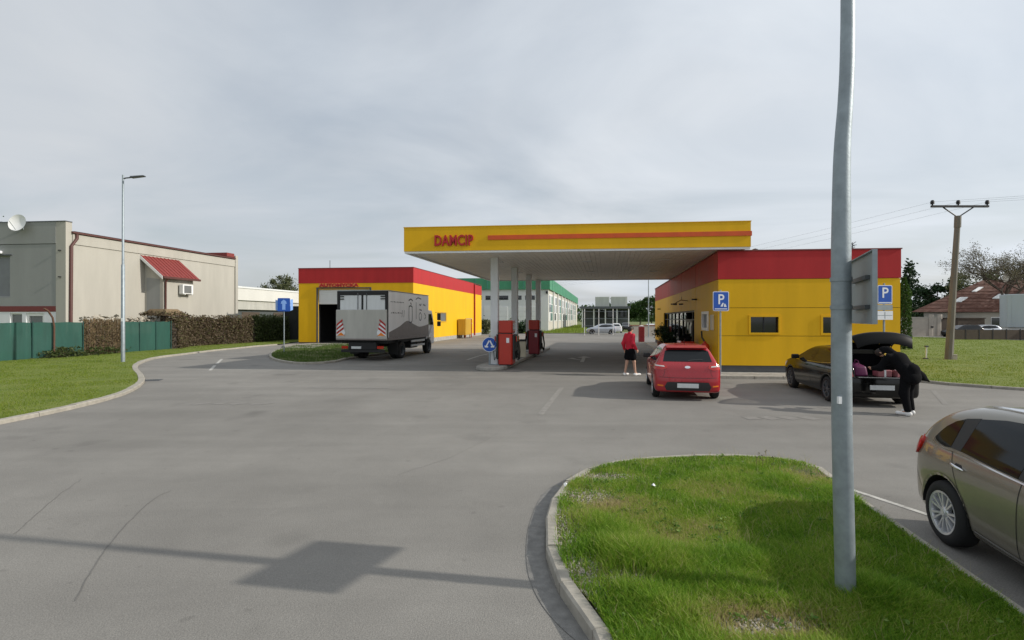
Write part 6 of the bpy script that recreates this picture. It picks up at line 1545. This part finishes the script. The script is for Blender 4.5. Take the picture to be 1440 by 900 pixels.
def inboot(x, y, z):
    c_, s_ = math.cos(math.atan2(fwd.y, fwd.x)), math.sin(math.atan2(fwd.y, fwd.x)); return (Broot.x+x*c_-y*s_, Broot.y+x*s_+y*c_, z)
rzb = math.atan2(fwd.y, fwd.x)
tb = empty('travel_bag', inboot(.45, .36, .716), rzb, 'purple bag lying in the open boot', 'bag')
ob('body', MB().hexa([(-.26, -.15, 0), (.28, -.15, 0), (.28, .15, 0), (-.26, .15, 0), (-.22, -.12, .24), (.22, -.12, .3), (.22, .12, .3), (-.22, .12, .24)]), 'purple', tb, bevel=.05, segs=3, smooth=60, local=True); mb = MB(); mb.tube([(-.12, 0, .24), (-.08, 0, .36), (.08, 0, .38), (.12, 0, .26)], .012, 6); ob('handle', mb, 'purple', tb, local=True)
for i, (x, y, l, lab) in enumerate(((.28, -.12, .30, 'larger pink parcel in the open boot'), (.22, -.40, .18, 'smaller pink parcel at the boot edge'))):
    tb = empty('parcel', inboot(x, y, .716), rzb+.2*i, lab, 'parcel'); ob('box', MB().box(-.14, .14, -l/2, l/2, 0, .16), 'pink', tb, bevel=.015, local=True); ob('tape', MB().box(-.143, .143, -.02, .02, .002, .163), 'litter', tb, local=True)

# --- small far cars
FC = dict(RC)
for i, (px, Z, ang, paint, lab) in enumerate(((845, 69.5, 178, 'paint_silver', 'silver blue car parked across the far yard'), (866, 76, 80, 'paint_white', 'white car just behind the silver blue one'), (914, 70, 82, 'paint_white', 'white car behind the low beige wall'), (926, 68.5, 84, 'paint_red', 'dark red car behind the low wall by the shop'), (1352, 58.6, 178, 'paint_black', 'black car parked behind the dark fence'), (1377, 59.2, 176, 'paint_silver', 'silver car parked behind the dark fence'), (880, 88, -92, 'paint_black', 'dark car far back under the shed'))):
    a = RAD(ang); off = Vector((math.cos(a), math.sin(a), 0))*2.0
    c_ = Vector((XA(px, Z), Z, 0))-off
    t, body, bv = make_car('parked_car', lab, c_, a, FC, paint, .05, 'cars parked in the distance', detail=False)
    for s in ('R', 'L'): ob('window', patch(bv, s, [(.46, 1.04), (.72, 1.27), (1.44, 1.31), (2.0, 1.25), (2.55, .97), (1.44, .94)], .008, .15), 'glass_car', t, smooth=60, local=True)
    ob('rear_window', patch(bv, 'B', [(-.58, .99), (.58, .99), (.45, 1.27), (-.45, 1.27)], .008, .15), 'glass_car', t, smooth=60, local=True)
    for sg in (-1, 1): q_ = [(sg*.55, .8), (sg*.8, .8), (sg*.8, .92), (sg*.55, .9)]; ob('tail_lamp', patch(bv, 'B', q_ if sg > 0 else q_[::-1], .01, .2), 'lamp_red', t, local=True)

# --- delivery lorry
tf = Vector((math.sin(RAD(10.6)), math.cos(RAD(10.6)), 0)); tl_ = Vector((-tf.y, tf.x, 0))
rc = Vector((-6.10, 25.1, 0)); TW = 2.70
t = empty('delivery_lorry', rc+tl_*(TW/2), math.atan2(tf.y, tf.x), 'grey box lorry with tail lift backed beside the car wash', 'lorry')
hw = TW/2; z0, z1, LB0 = 1.02, 3.47, 5.85
bx = ob('box_body', MB().box(.10, LB0, -hw, hw, z0+.12, z1), 'truck_grey', t, bevel=.03, local=True)
ob('roof_edge', MB().box(.09, LB0+.01, -hw-.012, hw+.012, z1+.001, z1+.03), 'galv', t, local=True)
ob('box_frame', MB().box(.08, LB0, -hw-.015, hw+.015, z0, z0+.118), 'stair_terracotta' if False else 'truck_wave', t, local=True)
fr_ = MB(); panelled(fr_, -hw, hw, z0+.12, z1, .02, .098, [(-hw+.14, -.04, z0+.3, z1-.2), (.04, hw-.14, z0+.3, z1-.2)], 'b'); 
ob('rear_frame', fr_, 'chassis', t, local=True)
for y0, y1 in ((-hw+.15, -.05), (.05, hw-.15)):
    d_ = ob('rear_door', MB().box(.04, .095, y0, y1, z0+.31, z1-.21), 'white_steel', t, bevel=.01, local=True)
    yy = y0+.18 if y0 > 0 else y1-.18
    mb = MB(); mb.tube([(.015, yy, z0+.4), (.015, yy, z1-.1)], .018, 6); ob('lock_bar', mb, 'galv_dark', d_, local=True)
    for z in (z1-.42, z1-.3): ob('hinge', MB().box(.0, .038, (y0 if y0 < 0 else y1-.22), (y0+.22 if y0 < 0 else y1), z, z+.05), 'chassis', d_, local=True)
lift = ob('tail_lift', MB().box(-.10, -.02, -hw, hw, z0+.02, z0+1.52), 'lift_grey', t, bevel=.02, local=True)
ob('lift_edge', MB().box(-.13, -.101, -hw+.02, hw-.02, z0+.02, z0+.09), 'truck_wave', lift, local=True)
for s in (-1, 1):
    c_ = s*(hw-.27)
    fl = [(c_+s*.24, z0+.22), (c_+s*.22, z0+.60), (c_+s*.06, z0+.93), (c_-s*.10, z0+.80), (c_-s*.24, z0+.38), (c_-s*.16, z0+.20)]
    fo = ob('warning_flag', MB().prism(fl, -.118, -.103, 'x'), 'sign_white', lift, local=True)
    mb = MB()
    for k in range(3):
        zb = z0+.30+k*.20
        mb.prism([(c_+s*.22, zb), (c_+s*.22, zb+.10), (c_-s*.15+k*s*.03, zb+.36), (c_-s*.17+k*s*.03, zb+.26)], -.124, -.119, 'x')
    ob('flag_stripes', mb, 'red_stripe', fo, local=True)
    ob('flag_reflector', MB().prism([(c_-s*.22, z0+.23), (c_+s*.2, z0+.23), (c_-s*.02, z0+.40)], -.1245, -.1195, 'x'), 'orange_film', fo, local=True)
# side lettering and drawings (right side, y = -hw)
def side_wave(s):
    y = s*(hw+.003); up = catmull([(LB0-.02, z0+.75), (4.4, z0+.62), (3.4, z0+.78), (2.5, z0+.96), (1.4, z0+.66), (.15, z0+.40)], 6, False)
    lo = [(p[0], z0+.125) for p in up]; mb = MB(); mb.strip([(p[0], y, p[1]) for p in up], [(p[0], y, p[1]) for p in lo]); ob('wave_band', mb, 'truck_wave', bx, local=True)
side_wave(-1); side_wave(1)
def stroke(pts, wd, matn, name):
    P = catmull(pts, 5, False); A, B = [], []
    for i, p in enumerate(P):
        d = P[min(i+1, len(P)-1)]-P[max(i-1, 0)]; d /= np.linalg.norm(d)+1e-9; n_ = np.array((-d[1], d[0]))*wd/2
        A.append((p[0]+n_[0], -hw-.004, p[1]+n_[1])); B.append((p[0]-n_[0], -hw-.004, p[1]-n_[1]))
    return MB().strip(A, B)
def strokes(L_, wd, matn, name):
    mb = MB()
    for q in L_: k = stroke(q, wd, matn, name); mb._a(k.v, k.f)
    ob(name, mb, matn, bx, local=True)
# small wording rows
mb = MB()
for r_, (za, n_, xs0, xs1) in enumerate(((z0+1.90, 9, .35, 2.1), (z0+1.34, 7, .4, 1.9))):
    for k in range(n_):
        x = xs0+(xs1-xs0)*k/n_; h_ = rnd.choice((.06, .09, .14 if r_ else .08)); mb._a([(x, -hw-.004, za), (x+.13, -hw-.004, za+.01), (x+.13, -hw-.004, za+.025+h_*.3), (x, -hw-.004, za+h_*.5)], [(0, 1, 2, 3)])
for x in (1.75, 2.0): mb._a([(x, -hw-.004, z0+1.15), (x+.04, -hw-.004, z0+1.15), (x+.12, -hw-.004, z0+1.52), (x+.08, -hw-.004, z0+1.52)], [(0, 1, 2, 3)])
ob('small_lettering', mb, 'ink', bx, local=True)
strokes([[(2.75, z0+1.75), (2.75, z0+1.0), (2.95, z0+.86), (3.2, z0+1.0), (3.2, z0+1.75)], [(2.72, z0+1.72), (3.0, z0+1.78), (3.25, z0+1.70)], [(2.7, z0+2.05), (3.0, z0+2.14), (3.3, z0+2.06)], [(2.95, z0+1.95), (3.1, z0+1.85)]], .07, 'ink', 'bottle_drawing')
strokes([[(3.8, z0+2.0), (3.8, z0+1.05)], [(3.75, z0+2.15), (4.1, z0+2.26), (4.6, z0+2.2)], [(4.35, z0+1.0), (4.25, z0+1.25), (4.45, z0+1.42), (4.65, z0+1.25), (4.55, z0+1.0), (4.35, z0+1.0)], [(5.1, z0+1.4), (5.35, z0+1.2), (5.15, z0+1.05)]], .055, 'ink', 'glass_drawing')
strokes([[(4.3, z0+1.9), (4.5, z0+1.84), (4.6, z0+1.95)], [(4.9, z0+1.9), (5.3, z0+1.84)], [(4.3, z0+1.6), (4.7, z0+1.55)]], .08, 'ink_pale', 'grey_marks')
# chassis, wheels, guards
ob('chassis', MB().box(.2, 8.0, -.45, .45, .62, z0-.001), 'chassis', t, local=True)
ob('subframe', MB().box(.25, LB0-.1, -hw+.15, hw-.15, .86, z0-.004), 'chassis', t, local=True)
ob('rear_bumper', MB().box(.05, .17, -1.15, 1.15, .42, .56), 'chassis', t, bevel=.01, local=True)
ob('lift_mechanism', MB().box(.02, .35, -.75, .75, .56, .93), 'chassis', t, bevel=.02, local=True)
ob('number_plate', MB().box(-.0, .018, .05, .57, .60, .72), 'plate', t, local=True)
for s in (-1, 1):
    ob('rear_lamp', MB().box(.03, .08, s*.95-.17, s*.95+.17, .60, .74), 'lamp_red', t, bevel=.01, local=True)
    for k, zz_ in enumerate((.55, .80)): ob('side_guard', MB().box(3.2, 5.3, s*(hw-.06)-.02, s*(hw-.06)+.02, zz_, zz_+.11), 'steel_rail', t, local=True)
    ob('mudguard', MB().box(1.35, 2.55, s*(hw-.28)-.26, s*(hw-.28)+.26, .96, .995), 'chassis', t, local=True)
    ob('mud_flap', MB().box(1.30, 1.33, s*(hw-.28)-.26, s*(hw-.28)+.26, .25, .99), 'rubber', t, local=True)
for s in (-1, 1):
    wheel(t, 1.95, s*(hw-.17), .45, .26, s, .58, 6, 'galv_dark', detail=False); wheel(t, 1.95, s*(hw-.46), .45, .26, s, .58, 6, 'galv_dark', detail=False)
    wheel(t, 6.15, s*(hw-.22), .45, .28, s, .58, 6, 'galv_dark', detail=False)
cab = ob('cab', MB().prism([(5.98, .62), (5.98, 2.50), (6.15, 2.64), (6.95, 2.60), (7.25, 1.95), (7.34, 1.55), (7.36, .55), (6.68, .52), (6.6, .92), (5.98, .95)], -1.18, 1.18, 'y'), 'truck_grey', t, bevel=.06, segs=2, local=True)
for s in (-1, 1):
    ob('cab_window', MB().prism([(6.25, 1.72), (6.25, 2.38), (6.80, 2.38), (7.06, 1.9), (7.08, 1.72)], *(sorted((s*1.181, s*1.19))), 'y'), 'glass_dark', cab, local=True)
    m_ = ob('mirror', MB().box(7.5, 7.62, s*1.42-.11, s*1.42+.11, 2.0, 2.45).box(7.5, 7.62, s*1.42-.11, s*1.42+.11, 1.62, 1.92), 'black_plastic', t, bevel=.02, local=True)
    mb = MB(); mb.tube([(7.5, s*1.18, 2.5), (7.56, s*1.42, 2.5), (7.56, s*1.42, 1.6)], .018, 6); ob('mirror_arm', mb, 'black_metal', t, local=True)
ob('windscreen', MB()._a([(6.985, -1.0, 2.54), (6.985, 1.0, 2.54), (7.27, 1.05, 1.95), (7.27, -1.05, 1.95)], [(0, 1, 2, 3)]), 'glass_dark', cab, local=True)
ob('fuel_tank', MB().box(3.5, 4.6, -hw+.2, -.5, .45, .95), 'chassis', t, bevel=.05, local=True)

# ------------------------------------------------------------------ people
def caps(prims, h, k=.035, pad=.06):
    P = np.array([p[0] for p in prims]+[p[1] for p in prims]); r = max(max(p[2], p[3]) for p in prims)+pad
    lo = P.min(0)-r; hi = P.max(0)+r
    g_ = [np.arange(lo[i], hi[i]+h, h) for i in range(3)]
    X, Y, Z = np.meshgrid(*g_, indexing='ij'); F = np.full(X.shape, 9.0)
    for p in prims:
        a, b, ra, rb = np.array(p[0], float), np.array(p[1], float), p[2], p[3]; fx, fy = (p[4] if len(p) > 4 else (1, 1)); kk = p[5] if len(p) > 5 else k
        ab = b-a; L2 = max((ab**2).sum(), 1e-9)
        t_ = np.clip(((X-a[0])*ab[0]+(Y-a[1])*ab[1]+(Z-a[2])*ab[2])/L2, 0, 1)
        d = np.sqrt(((X-a[0]-t_*ab[0])/fx)**2+((Y-a[1]-t_*ab[1])/fy)**2+(Z-a[2]-t_*ab[2])**2)-(ra+t_*(rb-ra))
        F = smin(F, d*min(fx, fy, 1), kk)
    return snets(F, lo, h)
def person(label, loc, rz, J, top, bottom, legs_bare, skirt, shoe, hair_long, bulk=1.0):
    """J: joints in local metres, x forward, y left"""
    t = empty('person', loc, rz, label, 'person')
    body = []
    A = lambda *p: body.append(p)
    A(J['pelvis'], J['chest'], .115, .12, (.85, 1.25)); A(J['chest'], J['neck'], .115, .055, (.85, 1.2)); A(J['neck'], J['head'], .05, .058)
    hd = Vector(J['head']); fd_ = Vector(J['face']).normalized(); upv = (hd-Vector(J['neck'])).normalized()
    c1 = hd+upv*.03; A(c1-fd_*.012, c1+fd_*.01+upv*.045, .082, .080, (1, .88)); A(c1+fd_*.045-upv*.05, c1+fd_*.05-upv*.075, .045, .036)
    A(c1+fd_*.09-upv*.005, c1+fd_*.098-upv*.028, .010, .014, (1, 1), .02)
    sdv = fd_.cross(upv).normalized()
    for s in (-1, 1): A(c1+sdv*s*.078-upv*.01, c1+sdv*s*.082+upv*.02, .014, .017, (1, 1), .012)
    for s, n_ in ((1, 'l'), (-1, 'r')):
        A(J['sh_'+n_], J['el_'+n_], .050, .040); A(J['el_'+n_], J['wr_'+n_], .038, .027)
        wv = Vector(J['wr_'+n_]); dv_ = (wv-Vector(J['el_'+n_])).normalized(); pm = wv+dv_*.05; sd_ = dv_.cross(Vector((1, 0, .2))).normalized()
        fw_ = sd_.cross(dv_).normalized()
        A(wv, pm, .026, .030, (1, 1), .02)
        for q in range(4):
            o_ = fw_*(.030-.02*q); b0_ = pm+o_+dv_*.02; m1 = b0_+dv_*.035+sd_*.008*s; m2 = m1+dv_*(.030 if q in (1, 2) else .022)+sd_*.018*s
            A(b0_, m1, .0098, .0092, (1, 1), .006); A(m1, m2, .0092, .008, (1, 1), .006)
        A(wv+dv_*.02+fw_*.02, wv+dv_*.05+fw_*.052, .011, .010, (1, 1), .008); A(wv+dv_*.05+fw_*.052, wv+dv_*.085+fw_*.05, .010, .009, (1, 1), .006)
        A(J['hip_'+n_], J['kn_'+n_], .078, .054); A(J['kn_'+n_], J['an_'+n_], .054, .036)
        an = Vector(J['an_'+n_]); tv = Vector(J['toe_'+n_])-an; A(an, J['toe_'+n_], .036, .028)
    V, F = caps(body, .012); bo = npob('body', V, F, 'skin', t, smooth=True)
    # eyes, mouth
    mb = MB()
    for s in (-1, 1): c_ = c1+fd_*.083+sdv*s*.030+upv*.012; mb.lathe([(0, -.006), (.009, -.002), (.009, .002), (0, .006)], 8, Matrix.Translation(c_))
    ob('eyes', mb, 'hair', bo, local=True)
    hr_ = [(c1-fd_*.025+upv*.03, c1+fd_*.015+upv*.06, .093, .086, (1, .92)), (c1-fd_*.045-upv*.02, c1-fd_*.03+upv*.02, .075, .085, (1, .95))]
    if hair_long: hr_ += [(c1-fd_*.06, c1-fd_*.09-upv*.16, .07, .05)]
    V, F = caps(hr_, .012); npob('hair', V, F, 'hair', bo, smooth=True)
    up_ = [(Vector(J['pelvis'])+Vector((0, 0, top[1])), J['chest'], .150*bulk, .150*bulk, (.85, 1.25)), (J['chest'], J['neck'], .150*bulk, .078*bulk, (.85, 1.2))]
    for n_ in 'lr':
        el, wr = Vector(J['el_'+n_]), Vector(J['wr_'+n_]); up_ += [(J['sh_'+n_], el, .078*bulk, .062*bulk), (el, el.lerp(wr, top[2]), .062*bulk, .050*bulk)]
    V, F = caps(up_, .014, .05); npob('jacket', V, F, top[0], bo, smooth=True)
    lw = [(Vector(J['pelvis'])+Vector((0, 0, .06)), Vector(J['pelvis'])-Vector((0, 0, .06)), .138, .142, (.9, 1.2))]
    for n_ in 'lr':
        hp, kn, an = Vector(J['hip_'+n_]), Vector(J['kn_'+n_]), Vector(J['an_'+n_])
        if skirt: lw += [(hp, hp.lerp(kn, .62), .115, .118)]
        else: lw += [(hp, kn, .112, .09), (kn, an+Vector((0, 0, .05)), .09, .068)]
    if skirt: lw += [(Vector(J['pelvis'])-Vector((0, 0, .1)), (Vector(J['kn_l'])+Vector(J['kn_r']))/2+Vector((0, 0, .20)), .14, .135, (.9, 1.2))]
    V, F = caps(lw, .014, .05); npob('skirt' if skirt else 'trousers', V, F, bottom, bo, smooth=True)
    for n_ in 'lr':
        an, to = Vector(J['an_'+n_]), Vector(J['toe_'+n_]); bk = (an-to); bk.z = 0; bk = bk.normalized()
        V, F = caps([(an+bk*.04-Vector((0, 0, .035)), to+Vector((0, 0, .012)), .046, .040), (an, an-Vector((0, 0, .04)), .044, .05)], .012, .03, .05)
        V[:, 2] = np.maximum(V[:, 2], .003); npob('shoe', V, F, shoe, bo, smooth=True)
    return t, bo
# standing person: red jacket, black skirt
S1 = dict(pelvis=(0, 0, .93), chest=(-.01, 0, 1.30), neck=(-.02, 0, 1.50), head=(.02, .0, 1.62), face=(1, -.1, -.05),
    sh_l=(-.02, .185, 1.44), el_l=(-.10, .25, 1.15), wr_l=(-.02, .28, .92), sh_r=(-.02, -.185, 1.44), el_r=(-.08, -.26, 1.16), wr_r=(.06, -.27, .94),
    hip_l=(0, .09, .90), kn_l=(-.05, .11, .50), an_l=(-.14, .12, .085), toe_l=(.03, .15, .035), hip_r=(0, -.09, .90), kn_r=(.10, -.10, .50), an_r=(.14, -.12, .085), toe_r=(.32, -.15, .035))
sc1 = 1.03
S1 = {k: tuple(c*sc1 for c in v) for k, v in S1.items()}
person('person in a red jacket and black skirt standing beside the red hatchback', (XA(886, 18.85), 18.85, 0), RAD(28), S1, ('jacket_red', -.06, .88), 'cloth_black', True, True, 'shoe_white', False)
# bending person at the boot
S2 = dict(pelvis=(-.16, 0, .93), chest=(.12, 0, 1.19), neck=(.29, .0, 1.29), head=(.41, .02, 1.32), face=(.66, .1, -.62),
    sh_l=(.22, .20, 1.24), el_l=(.34, .27, 1.00), wr_l=(.55, .20, .97), sh_r=(.24, -.20, 1.24), el_r=(.38, -.25, 1.01), wr_r=(.58, -.14, .96),
    hip_l=(-.10, .10, .90), kn_l=(-.06, .12, .48), an_l=(-.14, .13, .085), toe_l=(.05, .16, .035), hip_r=(-.10, -.10, .90), kn_r=(.0, -.11, .48), an_r=(-.05, -.14, .085), toe_r=(.13, -.18, .035))
b = G(1272, 583); t2, bo2 = person('person in black clothes and white shoes bending over the open boot', (b.x, b.y, 0), RAD(112), S2, ('cloth_black', -.10, .85), 'cloth_black', False, False, 'shoe_white', False, 1.12)
V, F = caps([((-.06, -.10, 1.02), (-.20, -.26, .84), .13, .075, (.8, 1)), ((-.20, -.26, .84), (-.28, -.36, .74), .06, .02, (.6, 1)), ((-.08, .10, 1.0), (-.15, .12, .80), .13, .11, (.8, 1))], .014, .06); npob('coat_hem', V, F, 'cloth_black', bo2, smooth=True)
V, F = caps([((.26, .225, 1.305), (.225, .255, 1.275), .026, .022)], .008, .02, .04); npob('shoulder_print', V, F, 'patch_yellow', bo2, smooth=True)
V, F = caps([((.36, 0, 1.37), (.43, .02, 1.375), .105, .095), ((.25, 0, 1.29), (.35, 0, 1.35), .11, .10)], .012, .04); npob('hood', V, F, 'cloth_black', bo2, smooth=True)

# ------------------------------------------------------------------ small things by the shop
def plant(a, b, h, lab):
    t = empty('potted_shrub', SH(a, b, .11), 0, lab, 'plant', 'potted shrubs by the shop door')
    mb = MB(); mb.lathe([(.16, 0), (.21, .38), (.24, .38), (.24, .42), (.19, .42), (.18, .36), (0, .36)], 14); ob('pot', mb, 'terracotta', t, smooth=40, local=True)
    P, cc = clumps(900, (0, 0, h*.65), (.28, .28, h*.3), 9, .1); P[:, 2] = np.maximum(P[:, 2], .4); V, F, q = leaf_quads(P, .055); npob('foliage', V, F, 'leaf_dark', t, attrs={'rnd': q}); mb = MB(); [mb.tube([(0, 0, .36), q_], [.015, .005], 4) for q_ in cc]; ob('stems', mb, 'bark', t, local=True)
for i, (b, h) in enumerate(((9.6, 1.3), (10.8, 1.5), (12.2, 1.3), (14.0, 1.5), (16.4, 1.7))): plant(-.45, b, h, 'dark potted shrub by the shop window wall')
t = empty('goods_bin', SH(-.5, 4.6, .11), 0, 'red goods bin with dark wares beside the shop door', 'bin')
FB2 = lambda a, b, z: SH(a-.5, b+4.6, z+.11)
ob('bin_body', MB(FB2).box(-.32, .32, -.6, .6, .25, .95), 'pump_red', t, bevel=.04); ob('bin_foot', MB(FB2).box(-.28, .28, -.5, .5, 0, .249), 'black_plastic', t)
mb = MB()
for k in range(14): c_ = Vector(FB2(rnd.uniform(-.2, .2), rnd.uniform(-.45, .45), rnd.uniform(.98, 1.2))); mb.lathe([(0, -.12), (.10, -.06), (.11, .06), (0, .12)], 8, Matrix.Translation(c_))
ob('wares', mb, 'cloth_black', t, smooth=50); ob('white_label', MB(FB2).box(-.12, .05, -.615, -.6005, .5, .75), 'sign_white', t)
t = empty('fire_point', SH(-.25, 1.3, .11), 0, 'red extinguisher cabinet with black hose at the shop corner', 'extinguisher')
mb = MB(); mb.lathe([(.17, .0), (.18, .05), (.18, .85), (.14, .97), (.06, 1.03), (.06, 1.08), (0, 1.09)], 16, Matrix.Translation(SH(-.25, 1.3, .11))); ob('cylinder', mb, 'pump_red', t, smooth=40)
c_ = Vector(SH(-.25, 1.3, 1.15)); mb = MB(); mb.tube([c_, c_+Vector((-.08, .1, .2)), c_+Vector((-.02, .3, .42))], .035, 7); ob('hose', mb, 'black_plastic', t, smooth=60)
# litter and weeds on the near island
for i, (px, py) in enumerate(((919, 684), (795, 683))):
    p = G(px, py, .13); mb = MB(); s = .035-.012*i; mb._a([(p.x+s*math.cos(k*1.1)*rnd.uniform(.6, 1.2), p.y+s*math.sin(k*1.1)*rnd.uniform(.6, 1.2), .12+rnd.uniform(0, .04)) for k in range(6)]+[(p.x, p.y, .17)], [(k, (k+1) % 6, 6) for k in range(6)])
    ob('paper_scrap', mb, 'litter', None, label=('crumpled white paper scrap in the island grass', 'tiny white scrap beside the island kerb')[i], cat='litter')
p = G(1058, 655, .1); mb = MB(); hd_ = []
for k in range(9):
    a = rnd.uniform(0, 6.28); r_ = rnd.uniform(0, .28); h_ = rnd.uniform(.10, .24); q0_ = Vector((p.x+math.cos(a)*r_, p.y+math.sin(a)*r_*.5-.15, .09)); q1_ = q0_+Vector((rnd.uniform(-.03, .03), rnd.uniform(-.03, .03), h_)); mb.tube([q0_, q1_], .0018, 3); hd_.append(q1_)
t = empty('seed_weed', (p.x, p.y-.15, .09), 0, 'thin seeding weed stalks at the far island edge', 'weed'); ob('stalks', mb, 'reed', t)
P = np.repeat(np.array([tuple(q) for q in hd_]), 8, 0)+nr.normal(0, .010, (len(hd_)*8, 3)); V, F, q = leaf_quads(P, .009); npob('seed_heads', V, F, 'bud_leaf', t, attrs={'rnd': q}, local=False)
